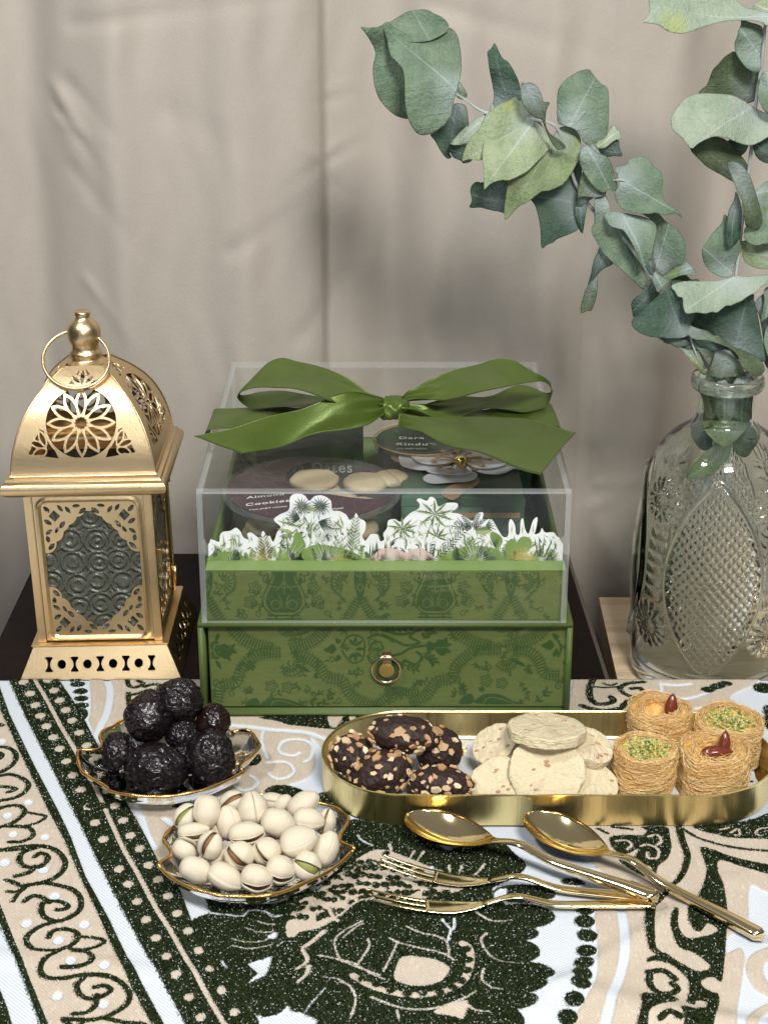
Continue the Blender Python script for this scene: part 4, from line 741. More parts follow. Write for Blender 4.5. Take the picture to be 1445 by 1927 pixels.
    sheet("front_sheet", X0 + th, X1 - th, .0, th, z1, ZL - th, 1); sheet("back_sheet", X0 + th, X1 - th, YB - th, YB, z1, ZL - th, 1); sheet("side_sheet", X0, X0 + th, 0, YB, z1, ZL - th, 0); sheet("side_sheet", X1 - th, X1, 0, YB, z1, ZL - th, 0); sheet("top_sheet", X0, X1, 0, YB, ZL - th, ZL, 2)
    return zt, y1, ix0, ix1
BOXZ, BOXY, IX0, IX1 = build_box()
# ---------------------------------------------------------------- what stands under the clear cover
def crackle(name, base, line, sc_=55, rough=.4, w=.03):
    t = NT(name); v = t.node("ShaderNodeTexVoronoi"); v.feature = 'DISTANCE_TO_EDGE'; v.inputs["Scale"].default_value = sc_; t.link(t.co.outputs["Object"], v.inputs["Vector"])
    t.set(Base_Color=t.mix(t.ramp(v.outputs["Distance"], [(0, .9), (w, .0)]), base, line), Roughness=rough); return t.m
M_mauve = crackle("mauve crackle label", (.062, .028, .036), (.17, .10, .115), 75); M_teal = crackle("teal crackle window", (.15, .21, .19), (.035, .07, .06), 95, w=.05); M_carton = simple("sage green carton", (.075, .145, .085), .5, var=.1); M_cartond = simple("dark green carton", (.022, .05, .032), .45)
M_white = simple("white card", (.88, .88, .90), .6, var=.03); M_copper = simple("kraft gold card", (.52, .34, .17), .45); M_txt = simple("white print", (.78, .76, .72), .6, var=.02)
def text(name, s, size, parent, frame, mat=None, ex=.004, label=None, sx=1.0, serif=True):
    """flat lettering; frame = (origin, right, up) in cm"""
    c = bpy.data.curves.new(name, 'FONT'); c.body = s; c.size = size; c.align_x = 'CENTER'; c.extrude = ex; c.offset = size * .012; c.space_character = 1.12; tmp = bpy.data.objects.new("tmp", c); COL.objects.link(tmp)
    dg = bpy.context.evaluated_depsgraph_get(); me = bpy.data.meshes.new_from_object(tmp.evaluated_get(dg)); bpy.data.objects.remove(tmp); bpy.data.curves.remove(c)
    o0, r, u = [np.asarray(q, float) for q in frame]; r /= np.linalg.norm(r); u /= np.linalg.norm(u); n = np.cross(r, u); V = [o0 + r * v.co.x * sx + u * v.co.y + n * v.co.z for v in me.vertices]; F = [tuple(p.vertices) for p in me.polygons]; bpy.data.meshes.remove(me)
    return obj(name, V, F, mat or M_txt, parent, False, label=label)
ZF = ZC + .24
def cookie_blob(c, r, h, seed, amp=.08, n=3):
    bm = bmesh.new(); bmesh.ops.create_icosphere(bm, subdivisions=n, radius=1); V = []
    for v in bm.verts:
        p = v.co; q = Vector((p.x, p.y, math.copysign(abs(p.z) ** .6, p.z))); d = 1 + amp * (noise.noise(p * 2.2 + Vector((seed, 0, 0))) + .5 * noise.noise(p * 6 + Vector((0, seed, 0)))); V.append((c[0] + q.x * r * d, c[1] + q.y * r * d, c[2] + q.z * h * d))
    F = [tuple(v.index for v in f.verts) for f in bm.faces]; bm.free(); return V, F
M_shortb = simple("shortbread", (.62, .50, .33), .75, var=.15, scale=120, bump=.3)
def tub(name, label, px, py, rpx, zt, lab_mat, windows, seed, filled, group=None):
    c = P(px, py, z=zt); Rr = rpx * cmpx(c); t = thing(name, label, "food tub", (c[0], c[1], ZF), group=group)
    V, F = lathe([(Rr * .80, ZF), (Rr * .83, ZF + .15), (Rr * .93, zt - .35), (Rr * .93, zt - .2)], 72, (c[0], c[1], 0)); obj("wall", V, F, M_tub, t)
    V, F = lathe([(Rr * .94, zt - .42), (Rr, zt - .38), (Rr * 1.01, zt - .05), (Rr * .985, zt + .02), (Rr * .96, zt - .06), (0.01, zt - .06)], 72, (c[0], c[1], 0)); obj("lid", V, F, M_tub, t)
    def fn(X, Y):
        d = np.hypot(X - c[0], Y - c[1]) - Rr * .95
        for wd in windows: p = [tuple(P(a, b, z=zt)[:2]) for a, b in wd]; p = [tuple(q) for q in cat(p, 5, True)]; d = np.maximum(d, -sd_poly(X, Y, p))
        return d
    obj("label", *plate(fn, c[0] - Rr, c[0] + Rr, c[1] - Rr, c[1] + Rr, 90, 90, lambda u, v, q: np.array([u, v, zt - .02 - q]), .03), lab_mat, t, False)
    rr = random.Random(seed)
    for i in range(filled):
        a = i * 2.39996; rad = Rr * (.80 if i % 9 else .1) * (math.sqrt((i % 9 + 1) / 9.5) if i % 9 else 1) * .72; z = ZF + .8 + 1.0 * (i // 9); obj("cookie", *cookie_blob((c[0] + rad * math.cos(a), c[1] + rad * math.sin(a), z), 1.55, .55, i + seed, n=2), M_shortb, t)
    return t, c, Rr
def build_contents():
    zt = 12.35; win = [[(538, 897), (552, 880), (600, 868), (700, 868), (759, 900), (742, 930), (690, 938), (600, 926), (550, 916)]]
    t, c, Rr = tub("cookie_tub", "round clear tub of almond cookies with a mauve crackle label, front left under the cover", 587, 917, 168, zt, M_mauve, win, 3, 36)
    for px, py, r in ((592, 903, 1.75), (688, 908, 1.6), (735, 900, 1.3)): q = P(px, py, z=zt - .5); obj("cookie", *cookie_blob(q, r, .38, px), M_shortb, t)
    up = P(500, 920, z=zt) - P(500, 935, z=zt); rt = P(540, 929, z=zt + .03) - P(463, 937, z=zt + .03)
    for s, px, py, sz, sx in (("Almond", 500, 935, .62, 1.2), ("Cookies", 504, 948, .68, 1.2), ("from JM&M cookies", 505, 957, .30, .95)): text("lettering", s, sz, t, (P(px, py, z=zt + .02), rt, up), sx=sx)
    text("lettering", "Halal", .36, t, (P(636, 958, z=zt + .02), rt, up))
    # two more tubs/cartons behind
    q0, q1 = P(478, 870, z=12.6), P(681, 870, z=12.6); t = thing("dates_carton", "dark green dates carton behind the mauve labelled tub under the cover", "carton", ((q0[0] + q1[0]) / 2, q0[1] + 4, ZF)); y0 = c[1] + Rr + .5
    xa, xb = q0[0], q1[0]; obj("carton_body", *box(xa, xb, y0, y0 + 6.5, ZF, 12.75, .08), M_cartond, t); obj("window_panel", *box(xa + .8, xb - .6, y0 - .03, y0 + .01, ZF + 1, 12.1), crackle("night teal crackle", (.012, .028, .028), (.03, .06, .045), 90), t, False)
    text("lettering", "Ajwa Dates", 1.15, t, (P(586, 889, y=y0 - .05), (1, 0, 0), (0, 0, 1)))
    t, c2, R2 = tub("round_tub", "round tub with green label and copper rim behind the white paper flower", 795, 826, 92, 12.5, crackle("green crackle label", (.03, .06, .032), (.07, .12, .06), 70), [], 9, 0)
    pts = [(c2[0] + R2 * 1.0 * math.cos(a), c2[1] + R2 * 1.0 * math.sin(a), 12.56) for a in np.linspace(0, 2 * math.pi, 60)]; obj("rim", *tube(pts, .07, 6, False), M_copper, t)
    V, F = lathe([(R2 * .8, ZF), (R2 * .9, 12.2)], 40, (c2[0], c2[1], 0)); obj("liner", V, F, M_cartond, t)
    up = np.array([0, 1, 0]); rt = np.array([1, 0.0, 0])
    for s, px, py, sz, sx in (("Dara", 774, 826, .70, 1.25), ("Rindu", 775, 838, .74, 1.25), ("from JM&M cookies", 775, 845, .3, .8)): text("lettering", s, sz, t, (P(px, py, z=12.56), rt, up), sx=sx)
    za = 12.0; a0, a1 = P(756, 938, z=za), P(987, 938, z=za); y0 = a0[1]; t = thing("green_carton", "sage green carton with a teal crackle window under the paper flower", "carton", ((a0[0] + a1[0]) / 2, y0 + 3, ZF))
    obj("carton_body", *box(a0[0], a1[0], y0, y0 + 6.2, ZF, za, .06), M_carton, t); obj("lid_flap", *box(a0[0] - .04, a1[0] + .04, y0 - .05, y0 + .02, za - .55, za + .03), M_carton, t, False); w0, w1 = P(795, 980, y=y0), P(975, 1052, y=y0)
    obj("window_panel", *box(w0[0], w1[0], y0 - .05, y0 - .01, w1[2], w0[2] + .25), M_teal, t, False); obj("band", *box(w0[0], w1[0], y0 - .07, y0 - .02, w0[2] + .25, w0[2] + .6), M_copper, t, False)
    for px, r in ((1010, 1.0), (1030, .7)): pass
    t = thing("back_carton", "dark green carton at the back right corner under the cover", "carton", (8.5, YB - 5, ZF)); obj("carton_body", *box(6.2, 10.9, YB - 8, YB - 2.4, ZF, 11.6, .07), M_cartond, t); obj("window_panel", *box(6.8, 10.3, YB - 8.04, YB - 7.99, ZF + .8, 11), crackle("dim teal crackle", (.02, .045, .04), (.05, .08, .06), 90), t, False)
    # shredded clear film edges seen through the side (liner of the cover)
    z = zt2 = 12.2; FZ = (700, 780, 3.705); fl = thing("paper_flower", "white layered paper flower with gold stamens and a gold bead on the sage carton", "paper flower", tuple(P(862, 868, z=za + .03)))
    def petal(nm, pts, dz, mat, cup=.12):
        pp = [tuple(P(a, b, z=za + .05 + dz)[:2]) for a, b in zm(*FZ, pts)]; pp = [tuple(q) for q in cat(pp, 6, True)]; A = np.array(pp); lo, hi = A.min(0) - .05, A.max(0) + .05; m = A.mean(0); rad = np.abs(A - m).max()
        n1 = int((hi[0] - lo[0]) / .1) + 4; n2 = int((hi[1] - lo[1]) / .1) + 4
        obj(nm, *plate(lambda X, Y: sd_poly(X, Y, pp), lo[0], hi[0], lo[1], hi[1], n1, n2, lambda u, v, q: np.array([u, v, za + .05 + dz + cup * ((u - m[0]) ** 2 + (v - m[1]) ** 2) / rad ** 2 + .03 * math.sin(u * 2 + v) + q]), .035), mat, fl, True)
    petal("gold_leaf", [(130, 290), (170, 263), (215, 268), (230, 320), (180, 342), (150, 320)], .0, M_copper); petal("gold_leaf", [(560, 606), (480, 546), (600, 480), (700, 470), (728, 445), (742, 480), (650, 545)], -.0, M_copper); petal("gold_leaf", [(1000, 388), (1085, 380), (1030, 362), (960, 370)], 0, M_copper)
    petal("petal", [(500, 205), (600, 222), (750, 268), (765, 292), (640, 305), (560, 300), (505, 245)], .12, M_white); petal("petal", [(185, 305), (200, 250), (240, 225), (330, 214), (430, 222), (520, 280), (570, 335), (480, 375), (380, 402), (280, 388), (205, 360)], .12, M_white); petal("petal", [(655, 360), (760, 330), (900, 335), (1022, 370), (960, 396), (880, 420), (800, 424), (725, 405)], .12, M_white); petal("petal", [(355, 452), (400, 422), (540, 392), (690, 410), (733, 436), (700, 466), (600, 477), (440, 488), (378, 478)], .1, M_white)
    petal("petal", [(258, 272), (300, 228), (400, 212), (485, 240), (580, 320), (450, 362), (330, 347)], .3, M_white); petal("petal", [(640, 330), (760, 285), (860, 305), (955, 345), (850, 376), (735, 386)], .3, M_white); petal("petal", [(380, 400), (500, 368), (640, 362), (697, 410), (600, 422), (440, 420)], .3, M_white)
    def PZ(q, h): return P(*zm(*FZ, [q])[0], z=za + h)
    for e in ((500, 255), (592, 256), (463, 293), (428, 322), (470, 366), (545, 378), (640, 378), (725, 383), (762, 350), (818, 313), (675, 268), (745, 298)):
        a, b = PZ((615, 325), .55), PZ(e, .62); m = (a + b) / 2 + np.array([0, 0, .1]); V, F = join(tube(cat([a, m, b], 5), .055, 6), lathe([(.01, .05), (.2, .04), (.24, 0), (.2, -.04), (.01, -.05)], 14, b)); obj("stamen", V, F, M_copper, fl)
    obj("bead", *cookie_blob(PZ((615, 326), .85), .43, .40, 1, 0, 3), M_bead, fl)
build_contents()
# ---------------------------------------------------------------- die-cut paper leaves
def build_paper():
    yp = BOXY + .12; Z3 = (360, 820, 3.803); Z4 = (700, 780, 3.705); t = thing("paper_foliage", "die cut white card printed with palms, ferns and leaves standing behind the green ledge", "paper cutout", (0, yp, BOXZ))
    def pj(z, l, dy=0): return [(p[0], p[2]) for p in (P(a, b, y=yp - dy) for a, b in zm(*z, l))]
    left = [(135, 990), (135, 760), (150, 745), (200, 762), (205, 720), (225, 690), (280, 682), (320, 660), (355, 690), (372, 728), (415, 745), (400, 705), (430, 695), (488, 732), (512, 680), (542, 722), (562, 715), (575, 745), (590, 760), (615, 690), (642, 652), (590, 602), (640, 562), (700, 530), (708, 440), (760, 415), (812, 430), (845, 468), (880, 436), (940, 430), (1000, 468), (1008, 535), (1060, 540), (1112, 570), (1130, 604), (1160, 590), (1180, 553), (1202, 592), (1247, 618), (1242, 680), (1222, 720), (1250, 762), (1290, 805), (1300, 742), (1330, 703), (1348, 760), (1368, 780), (1398, 728), (1410, 760), (1480, 760), (1480, 990)]
    right = [(-30, 1080), (-30, 860), (35, 835), (55, 882), (85, 870), (78, 830), (105, 790), (112, 740), (160, 728), (200, 748), (262, 690), (325, 655), (330, 618), (310, 595), (335, 584), (382, 602), (405, 573), (442, 590), (462, 642), (520, 616), (592, 618), (592, 650), (550, 682), (600, 690), (650, 712), (700, 742), (732, 690), (776, 684), (770, 732), (832, 730), (872, 792), (912, 852), (948, 842), (952, 752), (970, 728), (995, 772), (1002, 832), (1028, 830), (1034, 742), (1052, 724), (1064, 792), (1090, 832), (1118, 742), (1152, 716), (1142, 792), (1132, 834), (1168, 822), (1182, 788), (1205, 822), (1262, 820), (1288, 850), (1312, 880), (1312, 1080)]
    for z, pts, dy, in ((Z3, left, 0.0), (Z4, right, .06)):
        p = [tuple(q) for q in cat(pj(z, pts), 3, True)]; A = np.array(p); lo, hi = A.min(0) - .05, A.max(0) + .05; obj("card", *plate(lambda X, Y: np.maximum(sd_poly(X, Y, p), np.maximum(IX0 + .12 - X, X - IX1 + .12)), lo[0], hi[0], max(lo[1], BOXZ - .5), hi[1], 230, 70, lambda u, v, q: np.array([u, yp - dy + q, v]), .05), M_white, t, False)
    def mat(n, c): return simple(n, c, .6, var=.12, scale=200)
    PG, PD, PL, PY, PP, PW = mat("print leaf green", (.20, .30, .08)), mat("print dark green", (.02, .05, .03)), mat("print light green", (.36, .46, .20)), mat("print gold", (.62, .50, .18)), mat("print blush", (.72, .52, .50)), mat("print white", (.75, .75, .74))
    ACC = {}
    def blade(m, z, a, b, w, lay=1):
        (x0, z0), (x1, z1) = pj(z, [a, b]); k = .036 / z[2]; dx, dz = x1 - x0, z1 - z0; L = math.hypot(dx, dz) + 1e-9; nx, nz = -dz / L * w * k * .38, dx / L * w * k * .38; y = yp - .072 - .006 * lay; V, F = ACC.setdefault(m, ([], [])); n = len(V)
        V += [(x0, y, z0), (x0 + dx * .4 + nx * .8, y, z0 + dz * .4 + nz), (x1, y, z1), (x0 + dx * .4 - nx, y, z0 + dz * .4 - nz)]; F.append((n, n + 1, n + 2, n + 3))
    def fill(m, z, pts, lay=1):
        p = [tuple(q) for q in cat(pj(z, pts), 4, True)]; y = yp - .072 - .006 * lay; V, F = ACC.setdefault(m, ([], [])); n = len(V); V += [(a, y, b) for a, b in p]; F.append(tuple(range(n, n + len(p))))
    def rad(m, z, cx, cy, r, a0, a1, n, w, lay=2, r0=.0): 
        for k in range(n): a = a0 + (a1 - a0) * k / (n - 1); q = r * (1 + .12 * math.sin(k * 5.1)); blade(m, z, (cx + r0 * math.cos(a), cy + r0 * math.sin(a)), (cx + q * math.cos(a), cy + q * math.sin(a)), w, lay)
    def fern(m, z, p0, p1, n, L, w, lay=3, curl=.9):
        p0, p1 = np.array(p0, float), np.array(p1, float); d = p1 - p0; a = math.atan2(d[1], d[0]); blade(m, z, p0, p1, 4, lay)
        for k in range(n):
            q = p0 + d * (k + .5) / n; l = L * (1 - .55 * k / n)
            for s in (-1, 1): b = a + s * curl; blade(m, z, q, q + l * np.array([math.cos(b), math.sin(b)]), w, lay)
    def big(z, pts, mid, a0, a1, n, r):
        fill(PG, z, pts, 1); rad(PL, z, *mid, r * .98, a0, a1, n // 2, 15, 2); rad(PD, z, *mid, r * .95, a0 + .06, a1 + .06, n // 2, 12, 3); rad(PW, z, *mid, r * .8, a0 + .12, a1 + .1, n // 2, 7, 4)
    # left card
    rad(PD, Z3, 795, 500, 74, 0, 5.9, 15, 10); rad(PD, Z3, 925, 500, 76, 0.1, 6.0, 16, 11); rad(PL, Z3, 850, 530, 48, 3.3, 6.2, 12, 8); rad(PD, Z3, 780, 590, 105, 2.6, 4.1, 8, 11); rad(PD, Z3, 910, 610, 110, -.3, 1.0, 8, 11); blade(PG, Z3, (852, 770), (862, 560), 16, 4); blade(PG, Z3, (858, 640), (800, 580), 6); blade(PG, Z3, (858, 640), (905, 590), 6)
    fern(PD, Z3, (960, 760), (1010, 640), 9, 60, 4); fern(PG, Z3, (950, 760), (880, 650), 9, 55, 4); blade(PG, Z3, (790, 650), (610, 600), 22); blade(PL, Z3, (740, 690), (610, 660), 34); blade(PG, Z3, (760, 660), (830, 600), 16); blade(PL, Z3, (1090, 650), (1060, 560), 20); blade(PG, Z3, (1090, 660), (1010, 600), 16); blade(PG, Z3, (1080, 660), (980, 660), 14)
    fern(PD, Z3, (1150, 830), (1180, 580), 10, 80, 9, 3, .8); fern(PL, Z3, (1155, 830), (1182, 585), 10, 60, 6, 4, .7); fern(PG, Z3, (1110, 840), (1040, 710), 6, 40, 7); big(Z3, [(620, 905), (640, 860), (720, 780), (740, 700), (770, 690), (800, 730), (820, 790), (790, 850), (800, 905)], (700, 900), -1.7, -.9, 9, 190); big(Z3, [(770, 905), (790, 830), (860, 785), (960, 780), (1080, 800), (1180, 840), (1230, 905)], (970, 900), -3.0, -.15, 26, 165)
    big(Z3, [(135, 905), (140, 850), (230, 825), (340, 840), (420, 905)], (290, 915), -3.0, -.4, 13, 130); fern(PD, Z3, (540, 890), (515, 715), 7, 95, 12, 4, .75); fern(PY, Z3, (535, 900), (520, 740), 9, 90, 5, 5, .9); rad(PY, Z3, 500, 900, 100, -2.9, -.3, 16, 4, 6)
    for x in (240, 290, 340, 330, 310): blade(PG, Z3, (x, 815), (x - 30 + (x % 7) * 9, 690), 12)
    for x, h in ((170, 90), (300, 100), (350, 110), (380, 80)): blade(PG, Z3, (x + 20, 905), (x, 905 - h), 14, 4)
    for k in range(5): blade(PL, Z3, (220, 830), (145 + k * 22, 760 + (k * 7) % 20), 11, 2)
    for x in (1300, 1330, 1390, 1280): blade(PD, Z3, (x - 10, 900), (x + 3, 755), 13, 4); blade(PG, Z3, (x, 900), (x + 10, 780), 6, 5)
    rad(PY, Z3, 1060, 905, 90, -3.0, -.2, 20, 3, 7)
    for k in range(10): a = 3.25 + k * .33; blade(PY, Z3, (1100 + 90 * math.cos(a), 880 + 40 * math.sin(a)), (1100 + 90 * math.cos(a + .5), 880 + 40 * math.sin(a + .5)), 4, 8)
    rad(PG, Z3, 690, 700, 60, -.2, 2.9, 6, 14, 2); rad(PD, Z3, 640, 790, 60, -1.4, .2, 4, 12, 2)
    # right card
    for cx, cy, r in ((435, 690, 150), (210, 790, 115)):
        for k in range(9):
            a = -2.9 + k * .66; q = (cx + r * math.cos(a), cy + r * .72 * math.sin(a)); blade(PG, Z4, (cx, cy), q, 22, 2); blade(PD, Z4, (cx, cy), (cx + r * .8 * math.cos(a + .07), cy + r * .6 * math.sin(a + .07)), 9, 3); blade(PL, Z4, (cx, cy), (cx + r * .9 * math.cos(a - .06), cy + r * .66 * math.sin(a - .06)), 7, 4)
    blade(PD, Z4, (360, 900), (430, 700), 8, 4); blade(PD, Z4, (250, 920), (212, 800), 8, 4); rad(PG, Z4, 450, 850, 90, -2.6, .3, 6, 16); rad(PD, Z4, 450, 850, 70, -2.5, .4, 6, 7, 3)
    for k, a in enumerate((-2.7, -2.2, -1.2, -.7, -3.1, .0)): fern(PD, Z4, (700, 790), (700 + 120 * math.cos(a), 790 + 105 * math.sin(a)), 7, 40, 9, 3, .6)
    fern(PD, Z4, (450, 990), (640, 810), 11, 62, 9, 4, .8); fern(PG, Z4, (640, 905), (700, 860), 4, 50, 12); rad(PG, Z4, 690, 915, 80, -2.4, -.5, 5, 12); big(Z4, [(500, 1020), (520, 970), (600, 930), (720, 912), (850, 930), (900, 960), (900, 1020)], (720, 1020), -3.05, -.1, 28, 175)
    fill(PG, Z4, [(820, 830), (860, 820), (910, 870), (880, 930), (850, 920)], 1); rad(PD, Z4, 860, 930, 100, -2.0, -1.2, 6, 7, 3); fill(PL, Z4, [(720, 810), (780, 780), (830, 800), (800, 830), (740, 830)], 1); rad(PD, Z4, 790, 770, 80, -.9, .7, 6, 9, 3)
    fill(PG, Z4, [(1000, 910), (1040, 850), (1100, 860), (1110, 910), (1070, 960), (1010, 950)], 2); fill(PG, Z4, [(930, 1020), (930, 900), (1000, 870), (1020, 1020)], 1); rad(PY, Z4, 1050, 1020, 140, -2.9, -.2, 34, 4, 6)
    for x0, y0, x1, y1 in ((1180, 1015, 1200, 840), (1190, 1015, 1260, 850), (1210, 1015, 1290, 900), (1160, 1010, 1130, 850), (1240, 1020, 1300, 950), (1170, 960, 1160, 840)): blade(PD, Z4, (x0, y0), (x1, y1), 15, 3); blade(PL, Z4, (x0 + 4, y0), (x1 + 4, y1 + 10), 7, 4)
    for x in (970, 1045, 1118): blade(PG, Z4, (x, 830), (x + 4, 760), 9, 3)
    for x0, x1 in ((10, 35), (40, 30), (80, 95), (380, 375), (330, 322), (420, 440)): blade(PD, Z4, (x0, 1010), (x1, 868), 12, 4); blade(PG, Z4, (x0 + 6, 1000), (x1 + 6, 890), 5, 5)
    fill(PP, Z4, [(15, 1020), (40, 950), (110, 925), (190, 940), (240, 960), (300, 930), (370, 940), (415, 1020)], 5); rad(PW, Z4, 130, 1020, 95, -2.9, -.3, 14, 4, 6); rad(PW, Z4, 320, 1020, 90, -2.7, -.3, 12, 4, 6); rad(PD, Z4, 150, 905, 38, -3.3, -1.2, 9, 5, 4)
    rq = random.Random(11)
    for z, pts, (x0, x1, y0, y1) in ((Z3, left, (140, 1440, 430, 900)), (Z4, right, (0, 1300, 590, 1015))):
        pq = np.array([tuple(q) for q in cat([np.array(q) for q in pts], 3, True)]); cnt = 0
        while cnt < 330:
            x, y = rq.uniform(x0, x1), rq.uniform(y0, y1); a = -math.pi / 2 + rq.gauss(0, .75); L = rq.uniform(26, 62); e = (x + L * math.cos(a), y + L * math.sin(a)); s = sd_poly(np.array([x, e[0]]), np.array([y, e[1]]), pq)
            if s.max() > -17: 
                cnt += .02; continue
            cnt += 1; m = (PG, PD, PL, PG, PL, PD)[int(cnt) % 6]; blade(m, z, (x, y), e, rq.uniform(6, 13), 0)
    for z, lo, hi, top, bot in ((Z3, 150, 1440, 800, 895), (Z4, 30, 1290, 900, 1012)):
        for k in range(34):
            x = lo + (hi - lo) * (k + rq.random()) / 34; h = rq.uniform(45, 95); b = bot - rq.uniform(0, 25); m = (PD, PG, PG, PL, PD)[k % 5]; fern(m, z, (x, b), (x + rq.uniform(-25, 25), b - h), 5, rq.uniform(20, 38), 11, 4, .7)
        for k in range(12): x = lo + (hi - lo) * (k + .5) / 12; rad(PD if k % 2 else PG, z, x, bot + 5, rq.uniform(55, 85), -2.9, -.25, 11, 7, 5)
    names = {PG: "leaf_print", PD: "frond_print", PL: "highlight_print", PY: "gold_print", PP: "hibiscus_print", PW: "petal_print"}
    for m, (V, F) in ACC.items():
        V = [(x, y, max(z, BOXZ + .015)) for x, y, z in V]; obj(names[m], V, F, m, t, False)
build_paper()
# ---------------------------------------------------------------- satin bow
def build_bow():
    t = NT("green satin ribbon"); w = t.noise(900, 2, vec=t.scaled(1, 1, 1)); t.set(Base_Color=t.mix(t.noise(40, 3), (.07, .115, .016), (.12, .18, .034)), Roughness=.38, Metallic=.35); t.b.inputs["Anisotropic"].default_value = .6; t.b.inputs["Specular IOR Level"].default_value = .45; t.b.inputs["Sheen Weight"].default_value = .0; t.b.inputs["Sheen Roughness"].default_value = .4; t.bump(t.math('ADD', w, t.math('MULTIPLY', t.noise(30, 2), 3.0)), .3, .0006); M = t.m
    Z1 = (360, 660, 3.803); Z2 = (680, 660, 3.44); root = thing("ribbon_bow", "olive green satin bow with two loops and two tails tied on the clear lid", "bow", tuple(P(742, 768, z=ZL)))
    def S_(name, A, B, **k):
        kk = P(744, 768, z=ZL + .9)
        a = [P(x, y, z=ZL + h) for x, y, h in A]; b = [P(x, y, z=ZL + h) for x, y, h in B]; V, F = strip(a, b, .035, 7, 24, **k); nf = 25; out = []
        for i, v in enumerate(V): j = (i % nf) / 24; dd = np.linalg.norm(v - kk); out.append(v + np.array([0, -.25, 1.0]) * (.24 * math.exp(-(dd / 3.0) ** 2) * math.sin(j * 17 + dd * .6) + .075 * math.exp(-(dd / 6.5) ** 2) * math.sin(j * 8.5 + dd * .9 + i * 0) + .09 * math.sin(j * 3.4 + dd * 1.15)))
        obj(name, out, F, M, root)
    S_("left_loop", [(722, 770, .9), (690, 764, 1.5), (650, 759, 2.0), (613, 752, 2.6), (578, 740, 3.0), (547, 732, 3.2), (518, 729, 3.2), (491, 727, 3.0), (467, 731, 2.5), (452, 739, 1.9), (447, 749, 1.2), (459, 761, .7), (478, 768, .45), (518, 766, .4), (568, 769, .5), (613, 770, .7), (680, 775, .9), (722, 778, .8)],
       [(722, 750, 1.2), (700, 739, 1.9), (655, 714, 2.6), (612, 693, 3.2), (585, 684, 3.5), (560, 680, 3.7), (532, 675, 3.8), (506, 684, 3.6), (482, 706, 3.0), (460, 729, 2.3), (452, 742, 1.5), (468, 742, .9), (488, 738, .6), (525, 737, .5), (575, 742, .6), (620, 748, .8), (680, 760, 1.0), (722, 760, 1.0)])
    S_("left_tail", [(722, 788, .6), (697, 799, .6), (663, 804, .6), (623, 811, .5), (584, 821, .35), (544, 834, .25), (507, 845, .2), (455, 856, .25)], [(722, 752, 1.2), (699, 740, 2.1), (668, 739, 2.6), (636, 744, 2.6), (600, 756, 2.3), (560, 771, 1.9), (465, 797, 1.4), (366, 823, .9)], bulge=-.16)
    S_("left_band", [(722, 785, .35), (560, 800, .12), (470, 806, .08), (393, 811, .06), (391, 826, -1.0)], [(722, 770, .35), (560, 767, .12), (480, 767, .08), (408, 768, .06), (406, 781, -1.0)])
    S_("right_loop", [(757, 768, .8), (767, 760, 1.1), (796, 757, 1.5), (825, 753, 2.0), (854, 748, 2.4), (883, 744, 2.8), (913, 738, 3.1), (942, 731, 3.2), (971, 723, 3.2), (1000, 717, 3.0), (1022, 717, 2.6), (1035, 728, 2.0), (1037, 744, 1.4), (1029, 762, .7), (1008, 770, .45), (985, 774, .4), (942, 771, .4), (912, 771, .4), (883, 777, .5), (854, 786, .6), (820, 786, .8), (790, 780, .9), (757, 775, .8)],
       [(757, 752, 1.1), (768, 736, 1.8), (788, 724, 2.2), (820, 711, 2.7), (860, 696, 3.2), (901, 684, 3.6), (930, 676, 3.8), (951, 676, 3.8), (971, 682, 3.7), (994, 697, 3.3), (1017, 708, 2.9), (1033, 720, 2.3), (1038, 735, 1.7), (1025, 738, 1.0), (1002, 728, .8), (978, 724, .7), (956, 733, .6), (935, 742, .6), (912, 746, .7), (880, 746, .9), (840, 752, 1.0), (800, 757, 1.1), (757, 762, 1.0)], bulge=.08)
    S_("right_tail", [(750, 802, .6), (776, 806, 1.1), (811, 824, 1.5), (854, 841, 1.6), (898, 853, 1.5), (940, 868, 1.4), (985, 883, 1.3), (1017, 892, 1.2)], [(753, 778, .9), (790, 783, 1.1), (837, 790, 1.1), (875, 785, 1.0), (930, 783, .8), (1000, 792, .6), (1045, 802, .5), (1083, 813, .5)], bulge=.14)
    S_("right_band", [(760, 788, .4), (860, 795, .12), (950, 800, .08), (1046, 803, .06), (1050, 816, -1.0)], [(760, 774, .4), (860, 775, .2), (950, 765, .08), (1031, 757, .06), (1034, 770, -1.0)])
    # knot: a wrapped lump with folds
    V, F = [], []; n1, n2 = 44, 28; a0, a1 = P(718, 776, z=ZL + .7), P(768, 768, z=ZL + .8)
    for i in range(n1):
        u = i / (n1 - 1); c = a0 + (a1 - a0) * u + np.array([0, 0, .1 * math.sin(u * 3.1)]); r = .62 * (.55 + .75 * math.sin(math.pi * min(1, u * 1.0)) ** .7)
        for j in range(n2): b = 2 * math.pi * j / n2; f = 1 + .10 * math.sin(b * 3 + u * 9) + .07 * math.sin(b * 5 - u * 14); V.append((c[0] + .12 * math.sin(b), c[1] + r * f * math.cos(b), c[2] + r * f * math.sin(b) * .92))
    F = grid_faces(n1, n2, True) + [tuple(range(n2))[::-1], tuple((n1 - 1) * n2 + k for k in range(n2))]; obj("knot", V, F, M, root)
    V, F = [], []
    for i in range(60):
        b = 2 * math.pi * i / 60; c = (P(741, 766, z=ZL + .8)) ; 
        for j in range(12): u = j / 11 - .5; f = 1 + .05 * math.sin(u * 25 + b); V.append((c[0] + u * (.95 + .25 * math.sin(b)) + .22 * math.cos(b), c[1] + .93 * math.cos(b) * f * (1 - .3 * u * u), c[2] + .80 * math.sin(b) * f * (1 - .3 * u * u) + .0))
